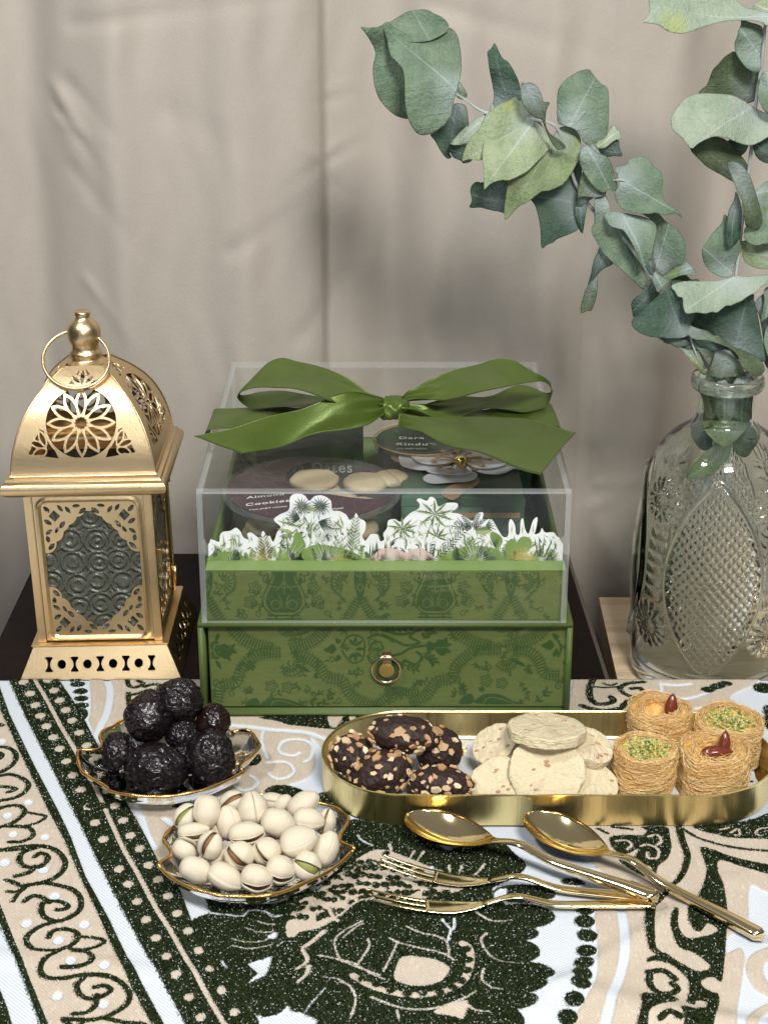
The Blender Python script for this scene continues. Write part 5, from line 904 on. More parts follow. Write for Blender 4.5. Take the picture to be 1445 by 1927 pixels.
    F = [(i * 12 + j, ((i + 1) % 60) * 12 + j, ((i + 1) % 60) * 12 + j + 1, i * 12 + j + 1) for i in range(60) for j in range(11)]; obj("knot_wrap", V, F, M, root)
build_bow()
# ---------------------------------------------------------------- cut glass vase
VX, VY, VZ = float(P(1367, 733, y=12.6)[0]), 12.6, -3.0
def build_vase():
    pr = []
    for py, xl in ((1345, 1186), (1290, 1185), (1275, 1185), (1152, 1185), (1081, 1186), (1010, 1192), (940, 1205), (905, 1213), (880, 1222), (845, 1240), (820, 1262), (807, 1284), (797, 1300), (785, 1309), (760, 1310), (733, 1310)):
        q = P(xl, py, y=VY); r = VX - q[0]; pr.append((q[2], r))
    zs = np.array([p[0] for p in pr]); rs = np.array([p[1] for p in pr]); zlow = VZ + .02; zneck = zs[-1]
    NT_, NZ = 520, 250; ph0 = R(-101); V = []; zz = np.linspace(zlow, zneck, NZ)
    zz_s = np.interp(zz, zs, rs); k = np.ones(9) / 9; sm = np.convolve(np.pad(zz_s, 4, mode='edge'), k, 'valid'); sm[:8] *= np.linspace(.90, 1, 8) ** .5
    th = np.linspace(0, 2 * math.pi, NT_, endpoint=False); TH, ZZ = np.meshgrid(th, zz); RR = np.repeat(sm[:, None], NT_, 1)
    d = (TH - ph0 + math.pi / 4) % (math.pi / 2) - math.pi / 4; s = d * 5.7 * (1 + .0 * ZZ); cz, hl, hw = 6.3, 7.1, 3.25
    ves = (np.hypot(np.abs(s), 0) + 0) ; r_ = (hl * hl + hw * hw) / (2 * hw); sd = np.hypot(ZZ - cz, np.abs(s) + (r_ - hw)) - r_
    a = (s + (ZZ - cz) * .82) / .60; b = (s - (ZZ - cz) * .82) / .60; tri = lambda q: 1 - 2 * np.abs(q - np.floor(q) - .5); pyr = np.minimum(tri(a), tri(b)); fb = (np.abs(((TH - ph0 + math.pi) % (2 * math.pi)) - math.pi) < 1.0) | (np.abs(((TH - ph0) % (2 * math.pi)) - math.pi) < 1.0); rel = np.where((sd < -.12) & fb, .44 * pyr - .16, 0.0) + .26 * np.exp(-((sd + .0) / .14) ** 2)
    d2 = (TH - ph0) % (math.pi / 2) - math.pi / 4; s2 = d2 * 5.7
    for c in (2.2, 11.6):
        rr = np.hypot(s2, ZZ - c); an = np.arctan2(s2, ZZ - c); st = (rr < 1.9); rel += np.where(st & (sd > .2), .16 * np.abs(np.cos(an * 8)) * np.clip(rr / .7, 0, 1) * np.clip((1.9 - rr) / .4, 0, 1) + .10 * np.abs(np.sin(an * 4 + rr * 3)) * (rr < 1.4), 0) + .16 * np.exp(-((rr - .62) / .12) ** 2)
    ch = (np.abs(s2) < .75) & (ZZ > 4.3) & (ZZ < 9.6); rel += np.where(ch, -.16 * np.clip(1 - ((s2 / .7) ** 2), 0, 1) * np.abs(np.sin((ZZ - 4.3) * math.pi / .88)), 0)
    RR = RR + rel * np.clip((13.6 - ZZ) / .8, 0, 1) * np.clip((ZZ + .6) / .4, 0, 1)
    out = np.stack([VX + RR * np.cos(TH), VY + RR * np.sin(TH), ZZ], -1).reshape(-1, 3); V = list(out); F = grid_faces(NZ, NT_, True)
    # lip and inner wall
    rn = 56 * cmpx(P(1367, 733, y=VY)); rl = 69 * cmpx(P(1367, 705, y=VY)); zl = float(P(1367, 706, y=VY)[2]); prof = [(rn + .02, zneck + .3), (rn + .02, zl - .3), (rn - .3, zl - .25), (rn - .42, zneck - .1)]
    for z in np.linspace(zneck - .6, VZ + 1.1, 34): prof.append((max(.3, np.interp(z, zz, sm) - .42 - (.5 if z < VZ + 1.6 else 0)), z))
    prof.append((.02, VZ + 1.0)); base = (NZ - 1) * NT_
    for r, z in prof:
        V += [np.array([VX + r * math.cos(t), VY + r * math.sin(t), z]) for t in th[::4]]
    n4 = NT_ // 4; st = NZ * NT_
    for i in range(n4):
        a0, a1 = base + 4 * i, base + (4 * i + 4) % NT_; F.append(tuple([base + (4 * i + q) % NT_ for q in range(5)] + [st + (i + 1) % n4, st + i]))
    F += [tuple(st + q for q in f) for f in grid_faces(len(prof), n4, True)]; F.append(tuple(range(NT_))[::-1]); F.append(tuple(st + (len(prof) - 1) * n4 + q for q in range(n4)))
    t = thing("glass_vase", "pale green cut glass vase with diamond panels and star cuts holding eucalyptus", "vase", (VX, VY, VZ)); obj("body", V, F, M_vase, t)
    h = zl - zneck - .1; lp = [(rn + .06, zneck + .1)] + [(rn + .1 + (rl - rn - .1) * (.55 + .45 * math.sin(a)) , zneck + .15 + h * (.5 - .5 * math.cos(a))) for a in np.linspace(.1, math.pi - .1, 12)] + [(rn - .05, zl + .02), (rn - .35, zl - .1), (rn - .33, zneck + .2), (rn + .06, zneck + .1)]; m = glass("thick glass lip", (.93, .97, .86), .03, 1.45); m.node_tree.nodes["Principled BSDF"].inputs["Transmission Weight"].default_value = .9; obj("lip", *lathe(lp, 80, (VX, VY, 0)), m, t)
build_vase()
# ---------------------------------------------------------------- eucalyptus
def leaf_mat(name, a, b, vein, spot):
    t = NT(name); n = t.noise(55, 6, .65); f = t.noise(500, 4); u = t.attr("along").outputs["Fac"]; v = t.attr("across").outputs["Fac"]; av = t.math('ABSOLUTE', v)
    c = t.mix(t.ramp(t.math('ADD', t.math('MULTIPLY', n, .75), t.math('MULTIPLY', f, .25)), [(.35, 0.0), (.65, 1.0)]), a, b)
    mid = t.ramp(t.math('DIVIDE', av, 1.7), [(.3, 1.0), (1.0, 0.0)]); w = t.math('FRACT', t.math('DIVIDE', t.math('SUBTRACT', u, t.math('MULTIPLY_ADD', av, .85)), 31.0)); side = t.ramp(t.math('ABSOLUTE', t.math('SUBTRACT', w, .5)), [(.0, .6), (.045, 0.0)])
    near = t.ramp(t.math('DIVIDE', av, 120), [(0, .5), (.5, .15), (1, 0.0)]); c = t.mix(t.math('MULTIPLY', t.math('MULTIPLY', side, near), t.ramp(n, [(.4, .1), (.6, .7)])), c, vein); c = t.mix(t.math('MULTIPLY', mid, t.ramp(t.math('DIVIDE', u, 150), [(0, .75), (1, .12)])), c, vein)
    ve = t.node('ShaderNodeTexVoronoi'); ve.feature = 'DISTANCE_TO_EDGE'; ve.inputs['Scale'].default_value = 150; t.link(t.co.outputs['Object'], ve.inputs['Vector']); vn = t.ramp(ve.outputs['Distance'], [(0, .30), (.05, 0.0)]); c = t.mix(vn, c, [q * .62 for q in a])
    pw = t.ramp(t.math('DIVIDE', t.math('ADD', t.math('ABSOLUTE', u), av), 75), [(0, .6), (1, 0.0)]); c = t.mix(pw, c, (.40, .46, .47))
    sp = t.noise(26, 3, .6); c = t.mix(t.ramp(sp, [(.66, 0.0), (.74, .7)]), c, spot); e = t.attr("edge").outputs["Fac"]; c = t.mix(t.ramp(e, [(.0, .65), (.022, 0.0)]), c, [q * .4 for q in b])
    t.set(Base_Color=c, Roughness=.6); t.b.inputs["Specular IOR Level"].default_value = .3; t.bump(t.math('ADD', t.math('MULTIPLY', n, 2.2), t.math('ADD', t.math('MULTIPLY', f, .8), t.math('MULTIPLY', side, -.25))), 1.0, .0012); return t.m
LM = {'p': leaf_mat("pale sage leaf", (.25, .32, .235), (.36, .425, .32), (.55, .60, .55), (.36, .42, .14)), 'm': leaf_mat("sage leaf", (.095, .155, .10), (.195, .26, .175), (.40, .48, .46), (.13, .19, .05)), 'o': leaf_mat("olive leaf", (.15, .205, .095), (.25, .31, .16), (.42, .50, .42), (.20, .24, .05)), 'd': leaf_mat("shadow green leaf", (.035, .07, .048), (.08, .135, .09), (.17, .24, .24), (.07, .10, .03)), 'k': leaf_mat("dark olive leaf", (.06, .09, .045), (.125, .165, .09), (.16, .20, .16), (.10, .12, .03)), 'y': leaf_mat("yellow green leaf", (.225, .295, .16), (.35, .41, .25), (.60, .66, .62), (.38, .43, .10))}  # leaf tones partly real; lit and shaded leaves also put into the colour
M_stem = simple("powdery twig", (.42, .46, .45), .7, var=.45, scale=120, bump=.4)
ZZ = {'A': (660, 0, 6.02), 'B': (840, 60, 4.817), 'C': (1060, 220, 5.07), 'D': (1195, 0, 5.668), 'E': (1195, 320, 4.816), 'F': (1080, 440, 6.02)}
def leaf(root, z, tone, y, nx, nz, pts, mid=None, cup=.10, fold=.0, seed=0):
    """one leaf: the traced rim laid on its own tilted plane, cupped, creased along the midrib and given thickness"""
    pp = [tuple(q) for q in cat([np.array(q) for q in zm(*ZZ[z], pts)], 4, True)]; A = np.array(pp); c = A.mean(0); o0 = P(c[0], c[1], y=y); n = np.array([nx, -1.0, nz]); n /= np.linalg.norm(n); pl = (o0, n)
    if mid: m0, m1 = [np.array(q) for q in zm(*ZZ[z], mid)]
    else:
        C = np.cov((A - c).T); w_, v_ = np.linalg.eigh(C); m0, m1 = c - v_[:, 1] * 50, c + v_[:, 1] * 50
    d = (m1 - m0) / np.linalg.norm(m1 - m0); nn = np.array([-d[1], d[0]]); lo, hi = A.min(0) - 2, A.max(0) + 2; rad = np.abs(A - c).max(); st = max(2.6, rad / 26); rnd = random.Random(seed); f1, f2 = rnd.uniform(0, 6), rnd.uniform(0, 6); k = cmpx(o0)
    def mp(u, v, t):
        q = P(u, v, pl=pl); a = ((u - m0[0]) * d[0] + (v - m0[1]) * d[1]); b = (u - m0[0]) * nn[0] + (v - m0[1]) * nn[1]; r2 = ((u - c[0]) ** 2 + (v - c[1]) ** 2) / rad ** 2
        h = cup * rad * k * (.5 - r2) + fold * k * abs(b) * .6 + k * rad * .075 * math.sin(a / rad * 3.2 + f1 + b / rad * 3) + k * rad * .06 * math.sin(b / rad * 7 + f2 + a / rad * 5) * r2; return q + n * (h - t)
    X0, Y0, X1, Y1 = lo[0], lo[1], hi[0], hi[1]; V, F = plate(lambda X, Y: sd_poly(X, Y, pp) + 0.0, X0, X1, Y0, Y1, int((X1 - X0) / st) + 2, int((Y1 - Y0) / st) + 2, lambda u, v, t: (u, v, t), 1)
    U = np.array([v[:2] for v in V]); W = [mp(v[0], v[1], .035 if v[2] else 0) for v in V]; o = obj("leaf", W, F, LM[tone], root); sdv = -sd_poly(U[:, 0], U[:, 1], pp)
    for nm, arr in (("along", (U - m0) @ d), ("across", (U - m0) @ nn), ("edge", sdv / 100)): at = o.data.attributes.new(nm, 'FLOAT', 'POINT'); at.data.foreach_set("value", arr.astype(np.float32))
def build_eucalyptus():
    base = (VX, VY, VZ + 1.2); g = "eucalyptus branches in the glass vase"
    L = thing("eucalyptus_branch", "long eucalyptus branch arching from the vase to the left across the curtain", "eucalyptus branch", base, group=g)
    def stem(root, pts, r0, r1, name="stem"):
        q = cat([np.array(p, float) for p in pts], 6); obj(name, *tube(q, list(np.linspace(r0 * .62, r1 * .8, len(q))), 8), M_stem, root)
    def px(l): return [P(a, b, y=y + .55) for a, b, y in l]
    stem(L, [np.array(base) + [0, 0, .3], np.array([VX - 1.5, VY, 6]), np.array([VX - .6, VY, 14])] + px([(1345, 720, 12.4), (1300, 650, 12), (1272, 600, 11.8), (1245, 552, 11.6), (1215, 505, 11.4), (1170, 445, 11.6), (1120, 400, 11.8), (1085, 350, 11.9), (1062, 280, 11.7), (1045, 238, 11.5), (1005, 225, 11.4), (915, 212, 11.5), (880, 190, 11.4), (856, 175, 11.2), (820, 140, 11.0)]), .30, .09)
    stem(L, px([(922, 218, 11.4), (898, 205, 11.3), (866, 182, 11.2)]), .07, .05, "twig"); stem(L, px([(1062, 236, 11.3), (1075, 236, 11.0), (1100, 210, 10.9)]), .07, .04, "twig"); stem(L, px([(1150, 340, 11), (1168, 339, 10.6), (1200, 348, 10.5)]), .07, .04, "twig"); stem(L, px([(1283, 560, 11.3), (1300, 640, 11.0), (1315, 680, 11.2)]), .10, .08, "twig")
    q = lambda z, tone, y, nx, nz, pts, **k: leaf(L, z, tone, y, nx, nz, pts, seed=len(pts) * 7 + int(pts[0][0]), **k)
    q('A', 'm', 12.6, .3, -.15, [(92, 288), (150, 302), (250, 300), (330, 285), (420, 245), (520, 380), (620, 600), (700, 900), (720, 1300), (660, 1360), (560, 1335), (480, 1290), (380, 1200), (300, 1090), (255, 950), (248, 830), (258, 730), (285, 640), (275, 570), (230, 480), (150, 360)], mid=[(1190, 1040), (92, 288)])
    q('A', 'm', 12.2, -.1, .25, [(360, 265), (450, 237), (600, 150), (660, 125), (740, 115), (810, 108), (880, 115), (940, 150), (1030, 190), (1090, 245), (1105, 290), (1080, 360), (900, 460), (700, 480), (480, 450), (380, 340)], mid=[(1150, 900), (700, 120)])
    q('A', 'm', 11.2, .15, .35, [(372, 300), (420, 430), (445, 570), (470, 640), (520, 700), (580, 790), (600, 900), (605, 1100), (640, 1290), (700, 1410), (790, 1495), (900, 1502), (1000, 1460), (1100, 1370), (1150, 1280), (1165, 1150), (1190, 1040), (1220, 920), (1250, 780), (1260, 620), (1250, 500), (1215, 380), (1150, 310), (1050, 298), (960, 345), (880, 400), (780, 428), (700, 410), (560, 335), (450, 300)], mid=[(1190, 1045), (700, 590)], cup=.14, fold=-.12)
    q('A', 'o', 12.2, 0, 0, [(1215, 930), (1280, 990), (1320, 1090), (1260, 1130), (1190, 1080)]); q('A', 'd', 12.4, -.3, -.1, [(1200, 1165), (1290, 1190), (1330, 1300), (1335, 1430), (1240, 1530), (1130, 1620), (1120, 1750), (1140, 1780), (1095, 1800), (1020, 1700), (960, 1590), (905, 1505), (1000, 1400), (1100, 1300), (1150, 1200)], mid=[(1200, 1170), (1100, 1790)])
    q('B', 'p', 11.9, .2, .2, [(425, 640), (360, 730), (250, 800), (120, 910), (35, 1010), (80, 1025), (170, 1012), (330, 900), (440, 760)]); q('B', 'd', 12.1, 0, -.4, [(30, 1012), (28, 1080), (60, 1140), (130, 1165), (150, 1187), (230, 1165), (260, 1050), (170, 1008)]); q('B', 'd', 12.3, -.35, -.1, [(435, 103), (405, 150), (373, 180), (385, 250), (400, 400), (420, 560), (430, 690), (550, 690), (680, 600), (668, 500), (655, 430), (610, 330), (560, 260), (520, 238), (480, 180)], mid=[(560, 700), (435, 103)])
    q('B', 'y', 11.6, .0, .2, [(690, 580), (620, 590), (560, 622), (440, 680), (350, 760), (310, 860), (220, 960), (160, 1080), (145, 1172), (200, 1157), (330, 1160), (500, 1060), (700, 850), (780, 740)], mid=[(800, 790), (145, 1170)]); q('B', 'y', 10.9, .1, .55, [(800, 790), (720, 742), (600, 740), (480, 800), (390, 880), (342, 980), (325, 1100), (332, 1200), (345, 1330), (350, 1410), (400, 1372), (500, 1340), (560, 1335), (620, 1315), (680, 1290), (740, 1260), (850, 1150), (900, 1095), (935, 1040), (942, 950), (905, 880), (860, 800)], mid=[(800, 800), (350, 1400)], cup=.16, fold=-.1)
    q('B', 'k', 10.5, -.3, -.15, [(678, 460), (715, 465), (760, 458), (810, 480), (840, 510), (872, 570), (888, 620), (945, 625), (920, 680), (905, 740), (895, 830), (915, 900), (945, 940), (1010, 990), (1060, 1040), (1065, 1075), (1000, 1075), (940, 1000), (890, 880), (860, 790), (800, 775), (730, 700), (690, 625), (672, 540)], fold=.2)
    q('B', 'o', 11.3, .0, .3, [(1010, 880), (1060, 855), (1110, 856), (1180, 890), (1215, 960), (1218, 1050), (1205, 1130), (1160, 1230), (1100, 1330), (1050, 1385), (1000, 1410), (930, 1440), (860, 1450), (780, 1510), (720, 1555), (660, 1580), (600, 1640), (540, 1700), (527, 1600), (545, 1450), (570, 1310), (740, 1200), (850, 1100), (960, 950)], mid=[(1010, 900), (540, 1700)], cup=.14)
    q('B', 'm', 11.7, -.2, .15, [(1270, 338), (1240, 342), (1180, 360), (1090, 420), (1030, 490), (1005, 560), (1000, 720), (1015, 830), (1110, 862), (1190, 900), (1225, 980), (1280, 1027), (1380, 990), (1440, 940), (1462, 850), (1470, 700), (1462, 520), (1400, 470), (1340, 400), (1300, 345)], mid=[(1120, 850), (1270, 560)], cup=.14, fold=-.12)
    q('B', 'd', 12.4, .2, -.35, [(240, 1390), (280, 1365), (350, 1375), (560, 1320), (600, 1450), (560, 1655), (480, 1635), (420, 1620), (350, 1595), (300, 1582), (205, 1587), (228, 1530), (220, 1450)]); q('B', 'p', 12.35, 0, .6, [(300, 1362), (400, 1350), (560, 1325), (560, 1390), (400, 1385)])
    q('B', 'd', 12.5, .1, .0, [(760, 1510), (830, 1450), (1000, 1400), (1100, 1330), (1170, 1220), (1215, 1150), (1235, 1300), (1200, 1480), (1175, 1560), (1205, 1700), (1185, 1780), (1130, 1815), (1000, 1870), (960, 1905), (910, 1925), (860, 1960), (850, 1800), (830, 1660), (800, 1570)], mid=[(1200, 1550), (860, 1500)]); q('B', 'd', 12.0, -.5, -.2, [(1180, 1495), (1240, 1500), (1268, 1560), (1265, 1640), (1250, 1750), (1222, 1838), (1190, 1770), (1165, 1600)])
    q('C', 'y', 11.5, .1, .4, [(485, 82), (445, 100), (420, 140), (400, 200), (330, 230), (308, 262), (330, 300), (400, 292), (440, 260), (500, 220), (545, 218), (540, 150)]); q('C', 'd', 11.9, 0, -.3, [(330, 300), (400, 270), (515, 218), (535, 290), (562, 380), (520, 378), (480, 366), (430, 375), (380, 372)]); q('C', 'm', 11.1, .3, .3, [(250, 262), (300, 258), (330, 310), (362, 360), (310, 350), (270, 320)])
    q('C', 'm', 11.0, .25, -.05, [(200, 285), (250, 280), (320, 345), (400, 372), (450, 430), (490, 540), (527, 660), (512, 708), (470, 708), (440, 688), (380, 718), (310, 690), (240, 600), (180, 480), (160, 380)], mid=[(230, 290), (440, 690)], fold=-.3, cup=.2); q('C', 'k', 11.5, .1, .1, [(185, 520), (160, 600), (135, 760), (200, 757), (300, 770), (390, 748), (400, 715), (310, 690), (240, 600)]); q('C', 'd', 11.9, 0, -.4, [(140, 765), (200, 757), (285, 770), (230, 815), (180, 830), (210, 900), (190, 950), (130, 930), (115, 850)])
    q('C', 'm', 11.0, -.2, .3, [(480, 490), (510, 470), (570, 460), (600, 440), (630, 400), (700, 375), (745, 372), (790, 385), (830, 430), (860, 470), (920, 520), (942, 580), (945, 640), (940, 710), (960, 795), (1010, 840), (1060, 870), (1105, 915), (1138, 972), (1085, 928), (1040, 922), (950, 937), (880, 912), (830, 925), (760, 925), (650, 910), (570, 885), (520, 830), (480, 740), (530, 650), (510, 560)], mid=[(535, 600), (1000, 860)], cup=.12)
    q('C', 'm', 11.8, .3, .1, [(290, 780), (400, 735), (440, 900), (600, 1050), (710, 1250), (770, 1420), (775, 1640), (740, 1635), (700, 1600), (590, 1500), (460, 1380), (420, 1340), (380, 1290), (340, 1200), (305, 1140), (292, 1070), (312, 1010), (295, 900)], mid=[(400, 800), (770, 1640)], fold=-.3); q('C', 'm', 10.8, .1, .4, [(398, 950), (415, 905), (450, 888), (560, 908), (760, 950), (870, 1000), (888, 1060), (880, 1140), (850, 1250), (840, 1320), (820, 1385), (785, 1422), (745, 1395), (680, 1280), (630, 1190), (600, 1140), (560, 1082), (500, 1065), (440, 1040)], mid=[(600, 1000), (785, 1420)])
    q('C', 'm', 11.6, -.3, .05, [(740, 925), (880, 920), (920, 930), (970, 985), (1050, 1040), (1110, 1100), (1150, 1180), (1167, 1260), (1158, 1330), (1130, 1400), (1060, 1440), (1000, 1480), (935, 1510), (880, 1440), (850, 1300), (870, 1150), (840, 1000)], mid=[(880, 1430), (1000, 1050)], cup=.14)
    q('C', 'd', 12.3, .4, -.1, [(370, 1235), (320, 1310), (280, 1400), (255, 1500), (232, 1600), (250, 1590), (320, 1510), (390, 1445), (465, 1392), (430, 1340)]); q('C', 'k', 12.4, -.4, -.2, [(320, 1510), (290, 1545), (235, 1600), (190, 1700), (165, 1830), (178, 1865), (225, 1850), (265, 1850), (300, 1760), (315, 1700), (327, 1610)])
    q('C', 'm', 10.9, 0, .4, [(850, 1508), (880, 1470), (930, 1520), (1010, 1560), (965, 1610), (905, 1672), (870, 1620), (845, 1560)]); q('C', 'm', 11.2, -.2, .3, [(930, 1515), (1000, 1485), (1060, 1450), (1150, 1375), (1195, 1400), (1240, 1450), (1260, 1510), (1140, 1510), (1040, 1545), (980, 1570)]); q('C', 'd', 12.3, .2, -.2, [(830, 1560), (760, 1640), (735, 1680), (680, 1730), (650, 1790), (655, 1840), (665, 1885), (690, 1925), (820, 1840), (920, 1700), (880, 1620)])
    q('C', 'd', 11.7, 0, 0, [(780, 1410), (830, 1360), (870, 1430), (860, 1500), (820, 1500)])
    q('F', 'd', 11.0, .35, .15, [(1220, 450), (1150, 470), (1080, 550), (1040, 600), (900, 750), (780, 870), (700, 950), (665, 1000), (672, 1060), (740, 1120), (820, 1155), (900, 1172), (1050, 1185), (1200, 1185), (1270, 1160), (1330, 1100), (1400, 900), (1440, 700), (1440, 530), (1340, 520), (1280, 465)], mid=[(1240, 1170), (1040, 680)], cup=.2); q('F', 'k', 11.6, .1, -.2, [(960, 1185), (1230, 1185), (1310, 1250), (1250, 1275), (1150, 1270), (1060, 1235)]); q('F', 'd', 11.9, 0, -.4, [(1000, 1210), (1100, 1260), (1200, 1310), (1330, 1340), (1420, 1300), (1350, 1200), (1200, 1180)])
    # upright branch and the one at the right edge
    U = thing("eucalyptus_branch", "upright eucalyptus branch with wide pale leaves rising from the vase at the right edge", "eucalyptus branch", base, group=g)
    stem(U, [np.array(base) + [.8, 0, 0.3], np.array([VX + 1.2, VY + .2, 6]), np.array([VX + .3, VY, 14])] + px([(1368, 725, 12.5), (1374, 660, 12.3), (1376, 590, 12.2), (1384, 518, 12.1), (1393, 440, 12.2), (1400, 370, 12.2), (1408, 320, 12.2), (1415, 260, 12.2), (1422, 190, 12.1), (1432, 120, 12.0), (1438, 55, 12), (1448, -60, 12)]), .26, .13)
    q = lambda z, tone, y, nx, nz, pts, **k: leaf(U, z, tone, y, nx, nz, pts, seed=len(pts) * 5 + int(pts[0][0]), **k)
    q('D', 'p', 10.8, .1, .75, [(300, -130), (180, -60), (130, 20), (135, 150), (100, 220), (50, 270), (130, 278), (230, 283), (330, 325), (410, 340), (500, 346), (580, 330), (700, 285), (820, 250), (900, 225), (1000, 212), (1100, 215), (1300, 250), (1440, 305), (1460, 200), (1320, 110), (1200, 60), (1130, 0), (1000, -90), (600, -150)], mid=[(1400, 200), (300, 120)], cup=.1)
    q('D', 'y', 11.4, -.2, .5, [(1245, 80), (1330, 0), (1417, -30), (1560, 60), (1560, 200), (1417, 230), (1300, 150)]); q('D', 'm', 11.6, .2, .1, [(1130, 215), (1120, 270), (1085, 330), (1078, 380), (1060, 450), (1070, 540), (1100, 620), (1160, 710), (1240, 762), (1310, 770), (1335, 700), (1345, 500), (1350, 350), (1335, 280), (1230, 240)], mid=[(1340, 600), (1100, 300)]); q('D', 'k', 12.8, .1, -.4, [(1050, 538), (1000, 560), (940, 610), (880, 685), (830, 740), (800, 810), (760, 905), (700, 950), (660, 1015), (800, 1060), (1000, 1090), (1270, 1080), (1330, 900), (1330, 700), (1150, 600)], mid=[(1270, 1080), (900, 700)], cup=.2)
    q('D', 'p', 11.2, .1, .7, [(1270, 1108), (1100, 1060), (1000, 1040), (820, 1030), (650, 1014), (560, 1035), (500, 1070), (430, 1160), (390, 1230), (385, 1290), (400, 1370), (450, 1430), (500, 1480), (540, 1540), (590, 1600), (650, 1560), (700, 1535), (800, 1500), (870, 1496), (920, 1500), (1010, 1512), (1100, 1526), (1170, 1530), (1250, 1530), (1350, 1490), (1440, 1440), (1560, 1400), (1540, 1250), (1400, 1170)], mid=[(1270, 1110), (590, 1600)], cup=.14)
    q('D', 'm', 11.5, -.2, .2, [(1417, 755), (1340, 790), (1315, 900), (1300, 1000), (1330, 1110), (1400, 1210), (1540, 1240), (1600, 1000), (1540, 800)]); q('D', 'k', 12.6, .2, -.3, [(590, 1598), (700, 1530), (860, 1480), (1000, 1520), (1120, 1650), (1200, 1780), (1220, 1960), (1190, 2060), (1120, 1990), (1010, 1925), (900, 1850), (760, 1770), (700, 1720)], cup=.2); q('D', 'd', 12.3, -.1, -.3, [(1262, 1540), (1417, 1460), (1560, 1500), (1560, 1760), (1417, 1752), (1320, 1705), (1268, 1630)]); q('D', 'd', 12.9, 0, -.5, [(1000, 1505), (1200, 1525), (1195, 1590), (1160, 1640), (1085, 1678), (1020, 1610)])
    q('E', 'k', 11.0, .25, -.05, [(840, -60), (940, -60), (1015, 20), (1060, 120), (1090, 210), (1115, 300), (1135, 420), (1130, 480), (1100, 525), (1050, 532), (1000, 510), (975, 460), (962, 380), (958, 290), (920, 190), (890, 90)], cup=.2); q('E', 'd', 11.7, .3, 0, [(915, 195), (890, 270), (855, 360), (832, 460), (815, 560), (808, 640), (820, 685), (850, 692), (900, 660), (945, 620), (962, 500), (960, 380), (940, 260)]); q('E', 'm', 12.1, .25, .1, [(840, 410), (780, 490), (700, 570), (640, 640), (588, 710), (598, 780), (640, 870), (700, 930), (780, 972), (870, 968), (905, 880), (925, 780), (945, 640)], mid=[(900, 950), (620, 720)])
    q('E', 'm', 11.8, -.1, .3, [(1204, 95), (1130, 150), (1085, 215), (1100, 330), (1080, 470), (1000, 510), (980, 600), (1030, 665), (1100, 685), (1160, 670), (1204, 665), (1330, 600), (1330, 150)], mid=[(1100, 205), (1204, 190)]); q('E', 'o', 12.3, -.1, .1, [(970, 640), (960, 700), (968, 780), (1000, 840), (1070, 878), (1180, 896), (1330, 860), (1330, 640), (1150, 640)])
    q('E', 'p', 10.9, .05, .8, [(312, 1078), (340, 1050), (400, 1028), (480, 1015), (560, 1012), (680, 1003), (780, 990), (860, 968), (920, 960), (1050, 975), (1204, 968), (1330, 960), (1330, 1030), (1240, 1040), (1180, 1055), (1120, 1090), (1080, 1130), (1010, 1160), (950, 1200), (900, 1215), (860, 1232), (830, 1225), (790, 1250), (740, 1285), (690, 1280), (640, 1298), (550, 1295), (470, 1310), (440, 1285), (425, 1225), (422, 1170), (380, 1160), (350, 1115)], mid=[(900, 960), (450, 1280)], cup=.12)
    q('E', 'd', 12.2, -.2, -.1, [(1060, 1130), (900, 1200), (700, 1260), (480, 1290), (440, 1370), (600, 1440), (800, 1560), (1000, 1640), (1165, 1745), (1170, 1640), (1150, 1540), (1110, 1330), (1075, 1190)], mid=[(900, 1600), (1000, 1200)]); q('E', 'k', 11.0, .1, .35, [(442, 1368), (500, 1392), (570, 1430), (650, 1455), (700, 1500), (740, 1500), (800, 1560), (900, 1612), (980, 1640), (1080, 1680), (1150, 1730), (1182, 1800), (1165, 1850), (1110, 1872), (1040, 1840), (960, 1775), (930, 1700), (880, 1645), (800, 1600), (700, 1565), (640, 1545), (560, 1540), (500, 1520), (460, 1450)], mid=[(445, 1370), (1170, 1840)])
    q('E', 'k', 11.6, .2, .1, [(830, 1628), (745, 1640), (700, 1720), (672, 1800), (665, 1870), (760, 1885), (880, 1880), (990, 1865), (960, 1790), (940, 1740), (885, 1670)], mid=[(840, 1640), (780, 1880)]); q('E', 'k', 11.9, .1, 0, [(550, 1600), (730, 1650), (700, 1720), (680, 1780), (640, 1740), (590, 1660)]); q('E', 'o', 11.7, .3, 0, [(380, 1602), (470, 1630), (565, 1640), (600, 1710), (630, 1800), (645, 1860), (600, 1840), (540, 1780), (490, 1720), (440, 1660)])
    q('E', 'm', 11.6, -.3, .3, [(1204, 1055), (1160, 1098), (1165, 1180), (1150, 1260), (1125, 1382), (1180, 1350), (1230, 1320), (1340, 1280), (1340, 1060)]); q('E', 'm', 11.9, -.2, .1, [(1204, 1395), (1170, 1470), (1162, 1560), (1180, 1630), (1204, 1690), (1300, 1760), (1360, 1500), (1300, 1360)]); q('E', 'd', 12.8, 0, -.2, [(1060, 1200), (1110, 1300), (1160, 1560), (1170, 1760), (1300, 1850), (1340, 1500), (1200, 1150)]); q('E', 'd', 13.2, 0, -.2, [(600, 1240), (440, 1340), (430, 1500), (520, 1620), (700, 1650), (1000, 1700), (1000, 1300)])
